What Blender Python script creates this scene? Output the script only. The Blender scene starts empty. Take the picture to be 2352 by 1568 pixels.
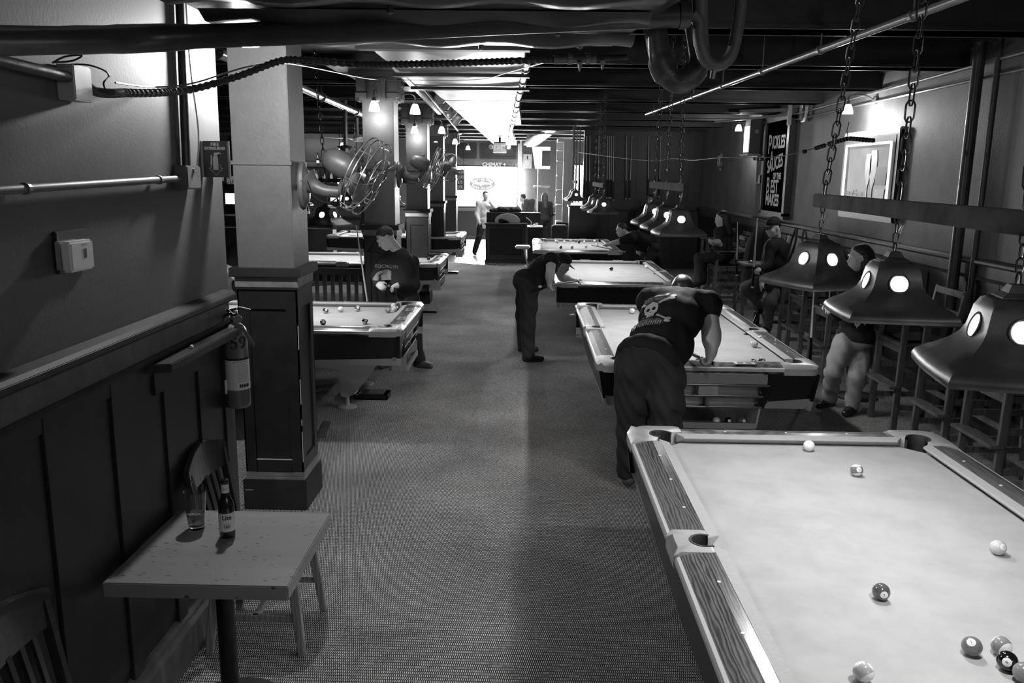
import bpy, bmesh, math, random
import numpy as np
from mathutils import Vector, Matrix
from mathutils.bvhtree import BVHTree
random.seed(4)
PI = math.pi
SC = bpy.context.scene
COL = SC.collection
# ------------------------------------------------------------------ camera, world, exposure
cam_data = bpy.data.cameras.new('camera'); cam = bpy.data.objects.new('camera', cam_data); COL.objects.link(cam)
cam_data.sensor_width = 36; cam_data.lens = 1905 * 36 / 2352; cam_data.clip_start = .05; cam_data.clip_end = 200
_p, _r, _y = .1988, .0125, .0165
_f = Vector((-math.sin(_y) * math.cos(_p), math.cos(_y) * math.cos(_p), -math.sin(_p)))
_ri = Vector((math.cos(_y), math.sin(_y), 0)); _up = _ri.cross(_f)
_r2 = math.cos(_r) * _ri + math.sin(_r) * _up; _u2 = -math.sin(_r) * _ri + math.cos(_r) * _up
cam.matrix_world = Matrix(((_r2.x, _u2.x, -_f.x, 0), (_r2.y, _u2.y, -_f.y, 0), (_r2.z, _u2.z, -_f.z, 2.13), (0, 0, 0, 1)))
SC.camera = cam
SC.view_settings.view_transform = 'Standard'; SC.view_settings.look = 'None'
SC.view_settings.exposure = 0.4; SC.view_settings.gamma = 1.0; SC.view_settings.use_curve_mapping = False
w = bpy.data.worlds.new('world'); SC.world = w; w.use_nodes = True
w.node_tree.nodes['Background'].inputs[0].default_value = (1, 1, 1, 1)
w.node_tree.nodes['Background'].inputs[1].default_value = 0.004
SC.cycles.max_bounces = 6; SC.cycles.sample_clamp_indirect = 4

def light(kind, loc, power, size=.05, rot=None, size_y=None, spot=None, name=None):
    d = bpy.data.lights.new(name or 'lamp_light', kind); d.energy = power
    if kind == 'AREA':
        d.size = size
        if size_y: d.shape = 'RECTANGLE'; d.size_y = size_y
    else: d.shadow_soft_size = size
    if spot: d.spot_size = spot[0]; d.spot_blend = spot[1]
    o = bpy.data.objects.new(name or 'lamp_light', d); COL.objects.link(o); o.location = loc
    if rot: o.rotation_euler = rot
    return o
# daylight coming in through the front windows (window wall at Y = 28)
L_DAY = 900.0
light('AREA', (-0.9, 27.9, 1.75), L_DAY, 2.6, (-PI / 2, 0, 0), 1.3, name='window_daylight')
light('AREA', (1.6, 27.9, 1.6), L_DAY * .35, .6, (-PI / 2, 0, 0), 1.6, name='window_daylight')
light('AREA', (-3.55, 27.9, 1.6), L_DAY * .2, .6, (-PI / 2, 0, 0), 1.3, name='window_daylight')
# fill lights added out of view, standing in for lamps behind the camera
light('POINT', (2.6, -.6, 2.38), 36, .12)
light('POINT', (.2, -.9, 2.7), 9, .15)
P_TABLE, P_SCONCE = 27.0, 28.0

# ------------------------------------------------------------------ materials
MATS = {}
def mat(name, g=.5, rough=.5, metal=0, bump=0, scale=30, var=0, emit=0, trans=0, spec=.5, coat=0, vscale=None, stretch=None, dark=None):
    if name in MATS: return MATS[name]
    m = bpy.data.materials.new(name); m.use_nodes = True; nt = m.node_tree; b = nt.nodes['Principled BSDF']
    b.inputs['Base Color'].default_value = (g, g, g, 1); b.inputs['Roughness'].default_value = rough
    b.inputs['Metallic'].default_value = metal; b.inputs['Specular IOR Level'].default_value = spec
    if coat: b.inputs['Coat Weight'].default_value = coat; b.inputs['Coat Roughness'].default_value = .08
    if trans: b.inputs['Transmission Weight'].default_value = trans; b.inputs['IOR'].default_value = 1.45
    if emit:
        b.inputs['Emission Color'].default_value = (1, 1, 1, 1); b.inputs['Emission Strength'].default_value = emit
    tc = nt.nodes.new('ShaderNodeTexCoord')
    src = tc.outputs['Object']
    if stretch:
        mp = nt.nodes.new('ShaderNodeMapping'); mp.inputs['Scale'].default_value = stretch
        nt.links.new(src, mp.inputs[0]); src = mp.outputs[0]
    if var:
        n = nt.nodes.new('ShaderNodeTexNoise'); n.inputs['Scale'].default_value = vscale or scale / 4; n.inputs['Detail'].default_value = 6
        n.inputs['Roughness'].default_value = .6
        r = nt.nodes.new('ShaderNodeValToRGB'); e = r.color_ramp.elements
        lo = max(g * (1 - var), 0) if dark is None else dark; hi = min(g * (1 + var), 1)
        e[0].position = .32; e[1].position = .68
        e[0].color = (lo, lo, lo, 1); e[1].color = (hi, hi, hi, 1)
        nt.links.new(src, n.inputs['Vector']); nt.links.new(n.outputs['Fac'], r.inputs[0]); nt.links.new(r.outputs[0], b.inputs['Base Color'])
    if bump:
        n2 = nt.nodes.new('ShaderNodeTexNoise'); n2.inputs['Scale'].default_value = scale; n2.inputs['Detail'].default_value = 4
        bm_ = nt.nodes.new('ShaderNodeBump'); bm_.inputs['Strength'].default_value = bump; bm_.inputs['Distance'].default_value = .01
        nt.links.new(src, n2.inputs['Vector']); nt.links.new(n2.outputs['Fac'], bm_.inputs['Height']); nt.links.new(bm_.outputs[0], b.inputs['Normal'])
    MATS[name] = m
    return m
M = {}
M['plaster'] = mat('painted_plaster', .085, .65, bump=.06, scale=70, var=.12, vscale=3)
M['plaster_r'] = mat('painted_plaster_right', .14, .6, bump=.2, scale=45, var=.25, vscale=2.2)
M['paint'] = mat('gloss_dark_paint', .022, .38, bump=.08, scale=22, var=.3, vscale=6)
M['paint_mid'] = mat('worn_band_paint', .085, .5, bump=.15, scale=30, var=.3)
M['band_bright'] = mat('worn_pale_band', .2, .5, bump=.1, scale=30, var=.3)
M['rail_paint'] = mat('dull_rail_paint', .025, .62, bump=.1, scale=22, var=.3, spec=.3)
M['col_paint'] = mat('column_paint', .12, .5, bump=.12, scale=45, var=.08)
M['chip'] = mat('bare_chipped_paint', .5, .7)
M['tin'] = mat('black_tin_ceiling', .022, .32, bump=.9, scale=14, var=.4, spec=.6)
M['beam'] = mat('black_beam', .022, .5, bump=.35, scale=12, var=.3)
M['black'] = mat('black', .012, .5)
M['blackgloss'] = mat('black_laminate', .006, .22)
M['darkwood'] = mat('dark_wood', .025, .4, bump=.1, scale=20, var=.5, stretch=(8, 1, 8))
M['stoolwood'] = mat('worn_stool_wood', .10, .5, bump=.15, scale=25, var=.45, stretch=(6, 6, 1))
M['benchwood'] = mat('bench_wood', .05, .5, bump=.1, scale=25, var=.4)
M['chrome'] = mat('chrome', .75, .16, 1)
M['trim'] = mat('bright_trim', .85, .3, .4)
M['alu'] = mat('brushed_aluminium', .6, .36, .85, bump=.05, scale=60)
M['alucast'] = mat('painted_casting', .55, .3, .35, var=.12)
M['steel'] = mat('grey_steel', .2, .4, .6, var=.2)
M['pipe'] = mat('painted_pipe', .05, .35, bump=.1, scale=30, var=.3)
M['pipe_light'] = mat('greasy_grey_pipe', .13, .5, 0, var=.25)
M['insul'] = mat('wrapped_pipe_insulation', .1, .4, bump=.5, scale=25, var=.5)
M['duct'] = mat('galvanised_duct', .5, .42, .55, bump=.15, scale=4, var=.12, vscale=2)
M['felt_side'] = mat('cushion_cloth', .36, .95, bump=.1, scale=300, var=.06)
M['cloth'] = mat('table_cloth', .36, .95, bump=.1, scale=300, var=.1, vscale=5)
M['liner'] = mat('pocket_leather', .02, .55, bump=.1)
M['white'] = mat('white_paint', .75, .5)
M['offwhite'] = mat('off_white_plastic', .6, .45, var=.06, vscale=20)
M['paper'] = mat('paper_label', .85, .6)
M['grey'] = mat('mid_grey', .3, .5)
M['dgrey'] = mat('dark_grey', .08, .5)
M['red'] = mat('extinguisher_enamel', .16, .25, coat=.4)
M['shade'] = mat('dark_hammered_shade', .12, .42, .3, bump=.08, scale=18, var=.35, vscale=6)
M['shade_in'] = mat('shade_inner_enamel', .6, .6)
M['porthole'] = mat('lit_porthole_glass', .9, .3, emit=1.15)
M['bulb'] = mat('lit_bulb', 1, .3, emit=14)
M['glassshade'] = mat('lit_glass_shade', .95, .3, emit=5)
M['fanbody'] = mat('fan_enamel', .12, .45, .2, bump=.08, scale=30, var=.25)
M['fanblade'] = mat('fan_blade', .3, .35, .4)
M['wire'] = mat('fan_guard_wire', .5, .25, .8)
M['window'] = mat('bright_daylight_glass', 1, .3, emit=7)
M['window2'] = mat('dim_daylight_glass', 1, .3, emit=1.3)
M['screen'] = mat('lit_screen', .9, .4, emit=1.2)
M['skin'] = mat('skin', .62, .5, bump=.08, scale=60, var=.06)
M['skin_dim'] = mat('skin_tan', .3, .5, bump=.08, scale=60, var=.06)
M['hair_dark'] = mat('dark_hair', .018, .45, bump=.6, scale=70, stretch=(3, 3, .6))
M['hair_mid'] = mat('greying_hair', .1, .6, bump=.6, scale=80)
M['black_cloth'] = mat('black_cotton', .007, .85, bump=.3, scale=9)
M['dark_cloth'] = mat('dark_cotton', .018, .85, bump=.3, scale=9, var=.2)
M['denim_dark'] = mat('dark_denim', .02, .85, bump=.35, scale=10, var=.3)
M['denim_light'] = mat('light_denim', .3, .85, bump=.35, scale=12, var=.2)
M['denim_mid'] = mat('mid_denim', .08, .85, bump=.35, scale=12, var=.25)
M['white_cloth'] = mat('white_cotton', .75, .8, bump=.3, scale=9)
M['grey_cloth'] = mat('grey_knit', .09, .9, bump=.3, scale=20, var=.15)
M['leather'] = mat('black_shoe_leather', .02, .3)
M['floorwood'] = mat('polished_floor_boards', .25, .22, bump=.1, scale=12, var=.35, stretch=(12, 1, 1))
M['glass'] = mat('clear_glass', 1, .02, trans=1)
M['beer_glass'] = mat('brown_bottle_glass', .012, .06, coat=.5)
M['print'] = mat('print_white', .6, .6)

def wood_mat(name, lo, hi, rough, scale, stretch, coat=0, knots=False):
    m = bpy.data.materials.new(name); m.use_nodes = True; nt = m.node_tree; b = nt.nodes['Principled BSDF']
    b.inputs['Roughness'].default_value = rough
    if coat: b.inputs['Coat Weight'].default_value = coat; b.inputs['Coat Roughness'].default_value = .1
    tc = nt.nodes.new('ShaderNodeTexCoord'); mp = nt.nodes.new('ShaderNodeMapping'); mp.inputs['Scale'].default_value = stretch
    nt.links.new(tc.outputs['Object'], mp.inputs[0])
    n = nt.nodes.new('ShaderNodeTexNoise'); n.inputs['Scale'].default_value = scale * .35; n.inputs['Detail'].default_value = 3
    nt.links.new(mp.outputs[0], n.inputs['Vector'])
    wv = nt.nodes.new('ShaderNodeTexWave'); wv.inputs['Scale'].default_value = scale; wv.inputs['Distortion'].default_value = 9
    wv.inputs['Detail'].default_value = 5; wv.inputs['Detail Scale'].default_value = 1.5; wv.bands_direction = 'X'
    nt.links.new(mp.outputs[0], wv.inputs['Vector'])
    r = nt.nodes.new('ShaderNodeValToRGB'); e = r.color_ramp.elements
    e[0].color = (lo, lo, lo, 1); e[1].color = (hi, hi, hi, 1); e[0].position = .1; e[1].position = .95
    mx = nt.nodes.new('ShaderNodeMix'); mx.data_type = 'FLOAT'; mx.inputs[0].default_value = .45
    nt.links.new(wv.outputs['Fac'], mx.inputs[2]); nt.links.new(n.outputs['Fac'], mx.inputs[3])
    nt.links.new(mx.outputs[0], r.inputs[0])
    out = r.outputs[0]
    if knots:   # dark dents and burn marks in the pine
        v = nt.nodes.new('ShaderNodeTexVoronoi'); v.inputs['Scale'].default_value = 17
        mp2 = nt.nodes.new('ShaderNodeMapping'); mp2.inputs['Scale'].default_value = (1, 3.4, 1); mp2.inputs['Rotation'].default_value = (0, 0, .3)
        nt.links.new(tc.outputs['Object'], mp2.inputs[0]); nt.links.new(mp2.outputs[0], v.inputs['Vector'])
        n3 = nt.nodes.new('ShaderNodeTexNoise'); n3.inputs['Scale'].default_value = 40; nt.links.new(tc.outputs['Object'], n3.inputs['Vector'])
        ad = nt.nodes.new('ShaderNodeMath'); ad.operation = 'MULTIPLY_ADD'; ad.inputs[1].default_value = .25
        nt.links.new(n3.outputs['Fac'], ad.inputs[0]); nt.links.new(v.outputs['Distance'], ad.inputs[2])
        r2 = nt.nodes.new('ShaderNodeValToRGB'); r2.color_ramp.elements[0].position = .235; r2.color_ramp.elements[1].position = .29
        r2.color_ramp.elements[0].color = (.15, .15, .15, 1)
        nt.links.new(ad.outputs[0], r2.inputs[0])
        mm = nt.nodes.new('ShaderNodeMix'); mm.data_type = 'RGBA'; mm.blend_type = 'MULTIPLY'; mm.inputs[0].default_value = 1
        nt.links.new(r.outputs[0], mm.inputs[6]); nt.links.new(r2.outputs[0], mm.inputs[7]); out = mm.outputs[2]
    nt.links.new(out, b.inputs['Base Color'])
    MATS[name] = m
    return m
M['rosewood'] = wood_mat('rosewood_rail', .012, .2, .28, 26, (1, .12, 1), coat=.5)
M['rosewood_x'] = wood_mat('rosewood_rail_cross', .012, .2, .28, 26, (.12, 1, 1), coat=.5)
M['pine'] = wood_mat('scarred_pine_top', .2, .36, .3, 4, (.35, 4, 1), coat=.25, knots=True)
M['pine'].node_tree.nodes['Mix'].inputs[0].default_value = .97
M['dim_screen'] = mat('dim_screen', .6, .4, emit=.45)
M['barwood'] = mat('dark_bar_wood', .07, .9, bump=.1, scale=25, var=.4, spec=.05)
M['poster_black'] = mat('poster_black', .003, .9, spec=0)
M['pine_leg'] = wood_mat('pine_leg', .14, .3, .45, 14, (1, 1, .12))

def carpet_mat():
    m = bpy.data.materials.new('ribbed_carpet'); m.use_nodes = True; nt = m.node_tree; b = nt.nodes['Principled BSDF']
    b.inputs['Roughness'].default_value = .95; b.inputs['Specular IOR Level'].default_value = .15
    tc = nt.nodes.new('ShaderNodeTexCoord')
    br = nt.nodes.new('ShaderNodeTexBrick'); br.inputs['Scale'].default_value = 1; br.inputs['Brick Width'].default_value = .009
    br.inputs['Row Height'].default_value = .021; br.inputs['Mortar Size'].default_value = .0034; br.inputs['Mortar Smooth'].default_value = .6
    br.inputs['Color1'].default_value = (.85, .85, .85, 1); br.inputs['Color2'].default_value = (.5, .5, .5, 1)
    br.inputs['Mortar'].default_value = (.04, .04, .04, 1)
    n = nt.nodes.new('ShaderNodeTexNoise'); n.inputs['Scale'].default_value = 1.3; n.inputs['Detail'].default_value = 5
    r = nt.nodes.new('ShaderNodeValToRGB'); r.color_ramp.elements[0].color = (.65, .65, .65, 1); r.color_ramp.elements[0].position = .3
    r.color_ramp.elements[1].color = (1.1, 1.1, 1.1, 1); r.color_ramp.elements[1].position = .7
    mm = nt.nodes.new('ShaderNodeMix'); mm.data_type = 'RGBA'; mm.blend_type = 'MULTIPLY'; mm.inputs[0].default_value = 1
    bp = nt.nodes.new('ShaderNodeBump'); bp.inputs['Strength'].default_value = .6; bp.inputs['Distance'].default_value = .004
    L = nt.links.new
    L(tc.outputs['Object'], br.inputs['Vector']); L(tc.outputs['Object'], n.inputs['Vector']); L(n.outputs['Fac'], r.inputs[0])
    L(br.outputs['Color'], mm.inputs[6]); L(r.outputs[0], mm.inputs[7]); L(mm.outputs[2], b.inputs['Base Color'])
    L(br.outputs['Fac'], bp.inputs['Height']); bp.invert = True; L(bp.outputs[0], b.inputs['Normal'])
    return m
M['carpet'] = carpet_mat()

# ------------------------------------------------------------------ mesh helpers
def V(*a): return Vector(a[0] if len(a) == 1 else a)
class MB:
    def __init__(s): s.v = []; s.f = []; s.m = []
    def add(s, vs, fs, mi=0):
        n = len(s.v); s.v += [tuple(x) for x in vs]; s.f += [tuple(i + n for i in f) for f in fs]; s.m += [mi] * len(fs); return s
    def box(s, x0, x1, y0, y1, z0, z1, mi=0):
        return s.add([(x0, y0, z0), (x1, y0, z0), (x1, y1, z0), (x0, y1, z0), (x0, y0, z1), (x1, y0, z1), (x1, y1, z1), (x0, y1, z1)],
                     [(0, 3, 2, 1), (4, 5, 6, 7), (0, 1, 5, 4), (1, 2, 6, 5), (2, 3, 7, 6), (3, 0, 4, 7)], mi)
    def bar(s, a, b, w, h, mi=0, up=(0, 0, 1), w2=None, h2=None):
        a = V(a); b = V(b); d = (b - a).normalized(); u = V(up)
        if abs(d.dot(u)) > .98: u = V(0, 1, 0)
        r = d.cross(u).normalized(); u = r.cross(d)
        vs = []
        for p, ww, hh in ((a, w, h), (b, w2 or w, h2 or h)):
            for i, j in ((-1, -1), (1, -1), (1, 1), (-1, 1)): vs.append(p + r * i * ww / 2 + u * j * hh / 2)
        return s.add(vs, [(0, 3, 2, 1), (4, 5, 6, 7), (0, 1, 5, 4), (1, 2, 6, 5), (2, 3, 7, 6), (3, 0, 4, 7)], mi)
    def tube(s, pts, r, n=10, mi=0, cap=True, closed=False):
        pts = [V(p) for p in pts]; k = len(pts); rs = r if isinstance(r, (list, tuple)) else [r] * k
        vs = []; fs = []; u = None
        for i, p in enumerate(pts):
            if closed: d = (pts[(i + 1) % k] - pts[i - 1])
            else: d = pts[min(i + 1, k - 1)] - pts[max(i - 1, 0)]
            d.normalize()
            if u is None: u = d.orthogonal().normalized()
            else:
                u = u - d * u.dot(d)
                u = u.normalized() if u.length > 1e-6 else d.orthogonal().normalized()
            w_ = d.cross(u)
            for j in range(n):
                a = 2 * PI * j / n; vs.append(p + (u * math.cos(a) + w_ * math.sin(a)) * rs[i])
        for i in range(k if closed else k - 1):
            i2 = (i + 1) % k
            for j in range(n):
                j2 = (j + 1) % n; fs.append((i * n + j, i * n + j2, i2 * n + j2, i2 * n + j))
        if cap and not closed:
            fs.append(tuple(range(n))[::-1]); fs.append(tuple((k - 1) * n + j for j in range(n)))
        return s.add(vs, fs, mi)
    def lathe(s, prof, n=24, c=(0, 0, 0), mi=0, axis=None, cap=True):
        c = V(c); ax = V(axis).normalized() if axis else V(0, 0, 1)
        u = ax.orthogonal().normalized() if axis else V(1, 0, 0); w_ = ax.cross(u)
        vs = []; fs = []
        for (r, z) in prof:
            for j in range(n):
                a = 2 * PI * j / n; vs.append(c + ax * z + (u * math.cos(a) + w_ * math.sin(a)) * r)
        for i in range(len(prof) - 1):
            for j in range(n):
                j2 = (j + 1) % n; fs.append((i * n + j, i * n + j2, (i + 1) * n + j2, (i + 1) * n + j))
        if cap:
            if prof[0][0] > 1e-5: fs.append(tuple(range(n))[::-1])
            if prof[-1][0] > 1e-5: fs.append(tuple((len(prof) - 1) * n + j for j in range(n)))
        return s.add(vs, fs, mi)
    def prism(s, poly, z0, z1, mi=0, f=None):
        f = f or (lambda x, y, z: (x, y, z)); n = len(poly)
        vs = [f(x, y, z0) for x, y in poly] + [f(x, y, z1) for x, y in poly]
        fs = [tuple(range(n))[::-1], tuple(range(n, 2 * n))] + [(i, (i + 1) % n, (i + 1) % n + n, i + n) for i in range(n)]
        return s.add(vs, fs, mi)
    def sphere(s, c, r, n=16, mi=0, sc=(1, 1, 1)):
        prof = [(math.sin(PI * i / (n // 2)) , -math.cos(PI * i / (n // 2))) for i in range(n // 2 + 1)]
        vs = []; fs = []
        for (a, z) in prof:
            for j in range(n):
                t = 2 * PI * j / n; vs.append((c[0] + r * sc[0] * a * math.cos(t), c[1] + r * sc[1] * a * math.sin(t), c[2] + r * sc[2] * z))
        for i in range(len(prof) - 1):
            for j in range(n):
                j2 = (j + 1) % n; fs.append((i * n + j, i * n + j2, (i + 1) * n + j2, (i + 1) * n + j))
        return s.add(vs, fs, mi)
    def xf(s, mtx):
        s.v = [tuple(mtx @ V(p)) for p in s.v]; return s
    def build(s, name, mats, parent=None, smooth=False, bevel=0, off=None, world=False):
        me = bpy.data.meshes.new(name)
        vs = s.v
        if world and parent is not None:
            q = parent
            o3 = V(0, 0, 0)
            while q is not None: o3 = o3 + q.location; q = q.parent
            vs = [(a - o3.x, b - o3.y, c - o3.z) for a, b, c in vs]
        me.from_pydata(vs, [], s.f)
        for m_ in (mats if isinstance(mats, (list, tuple)) else [mats]): me.materials.append(m_)
        if len(me.materials) > 1: me.polygons.foreach_set('material_index', s.m)
        b = bmesh.new(); b.from_mesh(me)
        bmesh.ops.remove_doubles(b, verts=b.verts, dist=1e-5)
        bmesh.ops.recalc_face_normals(b, faces=b.faces)
        if bevel: bmesh.ops.bevel(b, geom=[e for e in b.edges if len(e.link_faces) == 2 and e.calc_face_angle(0) > .6], offset=bevel, segments=2, affect='EDGES', clamp_overlap=True)
        b.to_mesh(me); b.free()
        if smooth:
            me.polygons.foreach_set('use_smooth', [True] * len(me.polygons))
            try: me.set_sharp_from_angle(angle=math.radians(40))
            except Exception: pass
        o = bpy.data.objects.new(name, me); COL.objects.link(o)
        if parent is not None: o.parent = parent
        return o
def thing(name, label, cat, loc=(0, 0, 0), rotz=0, group=None, kind=None):
    o = bpy.data.objects.new(name, None); COL.objects.link(o); o.empty_display_size = .1
    o.location = loc; o.rotation_euler = (0, 0, rotz); o['label'] = label; o['category'] = cat
    if group: o['group'] = group
    if kind: o['kind'] = kind
    return o
def tag(o, label, cat, group=None, kind=None):
    o['label'] = label; o['category'] = cat
    if group: o['group'] = group
    if kind: o['kind'] = kind
    return o
def struct(name, mb, m, **k):
    o = mb.build(name, m, **k); o['kind'] = 'structure'; return o
def lab(o, s): o['label'] = s; return o
def copy_thing(o, loc, rotz=0, label=None, group=None):
    def rec(q, par):
        c = q.copy(); COL.objects.link(c)
        if par is not None: c.parent = par
        for ch in q.children: rec(ch, c)
        return c
    r = rec(o, None); r.location = loc; r.rotation_euler = (0, 0, rotz)
    if label: r['label'] = label
    if group: r['group'] = group
    return r
def text(name, body, size, m, parent, loc, rot=(0, 0, 0), extrude=.0008, align='CENTER', sx=1, shear=0, mtx=None, off=0.0):
    cu = bpy.data.curves.new(name, 'FONT'); cu.body = body; cu.size = size; cu.extrude = extrude; cu.align_x = align; cu.align_y = 'CENTER'
    cu.shear = shear; cu.space_line = .9; cu.offset = off
    t = bpy.data.objects.new(name, cu); COL.objects.link(t)
    dg = bpy.context.evaluated_depsgraph_get(); me = bpy.data.meshes.new_from_object(t.evaluated_get(dg))
    bpy.data.objects.remove(t)
    me.materials.clear(); me.materials.append(m)
    o = bpy.data.objects.new(name, me); COL.objects.link(o); o.scale = (sx, 1, 1)
    if mtx is not None:
        me.transform(mtx @ Matrix.Diagonal((sx, 1, 1, 1))); o.scale = (1, 1, 1)
    else: o.location = loc; o.rotation_euler = rot
    if parent is not None: o.parent = parent
    return o
def pts_arc(c, r, a0, a1, n, u, w_):
    c = V(c); u = V(u); w_ = V(w_)
    return [c + (u * math.cos(a0 + (a1 - a0) * i / n) + w_ * math.sin(a0 + (a1 - a0) * i / n)) * r for i in range(n + 1)]
def smoothpath(pts, n=6):
    P = [V(p) for p in pts]; out = []
    for i in range(len(P) - 1):
        p0 = P[max(i - 1, 0)]; p1 = P[i]; p2 = P[i + 1]; p3 = P[min(i + 2, len(P) - 1)]
        for k in range(n):
            t = k / n
            out.append(.5 * ((2 * p1) + (p2 - p0) * t + (2 * p0 - 5 * p1 + 4 * p2 - p3) * t * t + (3 * p1 - p0 - 3 * p2 + p3) * t ** 3))
    out.append(P[-1]); return out
# ================================================================== THE SETTING
XL, XR = -1.5, 4.0
fl = MB(); fl.prism([(-10.5, -1.2), (XR, -1.2), (XR, 19.5), (1.2, 19.6), (.2, 19.7), (-.6, 19.55), (-1.2, 19.9), (-2.2, 20.6), (-10.5, 20.6)], -.05, 0)
struct('floor', fl, M['carpet'])
fw = MB(); fw.box(-10.5, 7.5, 19.4, 29.2, -.06, -.008); struct('floor_boards', fw, M['floorwood'])
ce = MB(); ce.box(-10.5, 7.5, -1.2, 29.2, 3.55, 3.62); struct('ceiling', ce, M['tin'])
# embossed tin panels that can be told apart near the right wall: pressed squares between the beams
BY = [4.24, 6.17, 8.1, 10.03, 11.96, 13.9, 15.8, 17.75, 19.7, 21.6, 23.5, 25.4]
tile = None
for bi, y0 in enumerate(BY[:5]):
    for i in range(4):
        for j in range(6):
            x = XR - .34 - j * .6; y = y0 + .36 + i * .42
            if y > BY[bi + 1] - .1: continue
            if tile is None:
                q = MB()
                q.add([(-.28, -.2, 0), (.28, -.2, 0), (.28, .2, 0), (-.28, .2, 0), (-.23, -.15, -.018), (.23, -.15, -.018), (.23, .15, -.018), (-.23, .15, -.018),
                       (-.17, -.1, -.006), (.17, -.1, -.006), (.17, .1, -.006), (-.17, .1, -.006)],
                      [(0, 1, 5, 4), (1, 2, 6, 5), (2, 3, 7, 6), (3, 0, 4, 7), (4, 5, 9, 8), (5, 6, 10, 9), (6, 7, 11, 10), (7, 4, 8, 11), (8, 9, 10, 11)])
                tile = q.build('panel', M['tin'], bpy.data.objects['ceiling'])
                tile.location = (x, y, 3.548)
            else:
                t2 = tile.copy(); COL.objects.link(t2); t2.location = (x, y, 3.548)
def beam(y, x0, x1, n):
    b = MB(); b.box(x0, x1, y - .13, y + .13, 3.13, 3.56)
    b.box(x0, x1, y - .17, y - .13, 3.4, 3.46); b.box(x0, x1, y + .13, y + .17, 3.4, 3.46)
    b.box(x0, x1, y - .16, y + .16, 3.13, 3.165)
    o = struct('trim_%d' % n, b, M['beam'], bevel=.006)
for i, y in enumerate(BY): beam(y, -10.4 if y > 4.3 else XL, XR if y < 20 else 7.4, i + 1)
# long girder over the row of columns, pressed-tin face
g = MB(); g.box(-2.1, -1.25, 4.4, 29, 3.2, 3.56); g.box(-2.18, -2.1, 4.4, 29, 3.4, 3.52); g.box(-1.25, -1.17, 4.4, 29, 3.4, 3.52)
struct('trim_20', g, mat('pressed_tin_girder', .06, .35, bump=1.0, scale=10, var=.5))
# cornice along the right wall
c = MB()
c.prism([(0, 0), (-.02, 0), (-.06, .05), (-.16, .09), (-.2, .16), (-.28, .2), (-.28, .24), (0, .24)], 4.3, 19.4, f=lambda x, y, z: (XR + x, z, 3.3 + y))
struct('trim_21', c, mat('embossed_cornice', .03, .3, bump=1.0, scale=16, var=.5))

def wainscot(owner, x, sgn, ys, zt, y0, y1, base=True):
    """vertical boards, stiles and rails fixed on a long wall; sgn = the way the wall faces"""
    def bx(a, b, z0, z1, d, name, m):
        q = MB(); q.box(*sorted((x, x + sgn * d)), a, b, z0, z1); o = q.build(name, m, owner, bevel=.003); return o
    for i in range(len(ys)):
        bx(ys[i] - .045, ys[i] + .045, .2, zt - .13, .018, 'stile', M['paint'])
        if i < len(ys) - 1:
            bx(ys[i] + .048, ys[i + 1] - .048, .26, zt - .2, .008, 'panel', M['paint'])
    bx(y0, y1, zt - .21, zt - .13, .016, 'rail', M['paint'])
# left wall, cut off at Y = 4.12, its rail, band and skirting
wl = MB(); wl.box(XL - .16, XL, -1.2, 4.12, 0, 3.55); WL = struct('wall_left', wl, M['plaster'], bevel=.004)
bk = MB(); bk.box(XL, XL + .006, -1.2, 3.98, .2, 1.42); bk.build('backing', M['paint'], WL)
ge = MB(); ge.box(XL - .14, XL + .006, 3.9, 4.02, 0, 1.42); ge.build('end_post', M['paint'], WL, bevel=.004)
wainscot(WL, XL + .006, 1, [1.2, 1.62, 2.04, 2.46, 2.88, 3.3, 3.66, 3.97], 1.54, -1.2, 4.02)
rl = MB()
rl.prism([(0, 1.50), (.045, 1.50), (.065, 1.515), (.065, 1.535), (.05, 1.548), (.0, 1.556)], -1.2, 4.05, f=lambda x, y, z: (XL + x, z, y))
rl.prism([(0, 1.385), (.035, 1.385), (.04, 1.40), (.03, 1.41), (0, 1.41)], -1.2, 4.045, f=lambda x, y, z: (XL + x, z, y))
struct('trim_22', rl, M['rail_paint'], bevel=.002)
bd = MB(); bd.box(XL, XL + .026, -1.2, 4.04, 1.41, 1.5); struct('trim_23', bd, M['paint_mid'])
sk = MB(); sk.prism([(0, 0), (.05, 0), (.05, .16), (.035, .18), (.035, .195), (.02, .21), (0, .22)], -1.2, 4.045, f=lambda x, y, z: (XL + x, z, y))
struct('baseboard_left', sk, M['paint_mid'], bevel=.002)
# wall shelf under the rail of the left wall
sh = thing('wall_shelf', 'narrow dark wooden ledge fixed to the panelled wall beside the extinguisher', 'shelf', (XL + .006, 3.54, 1.366))
q = MB(); q.prism([(0, -.42), (.105, -.39), (.112, .37), (0, .39)], -.018, .018); q.build('board', M['darkwood'], sh, bevel=.004)
q = MB(); q.box(0, .02, -.36, .36, -.12, -.019); q.build('bracket', M['paint'], sh)
q = MB(); q.sphere((.07, -.1, .026), .009, 8); q.build('chewed_gum', M['white'], sh)

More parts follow.
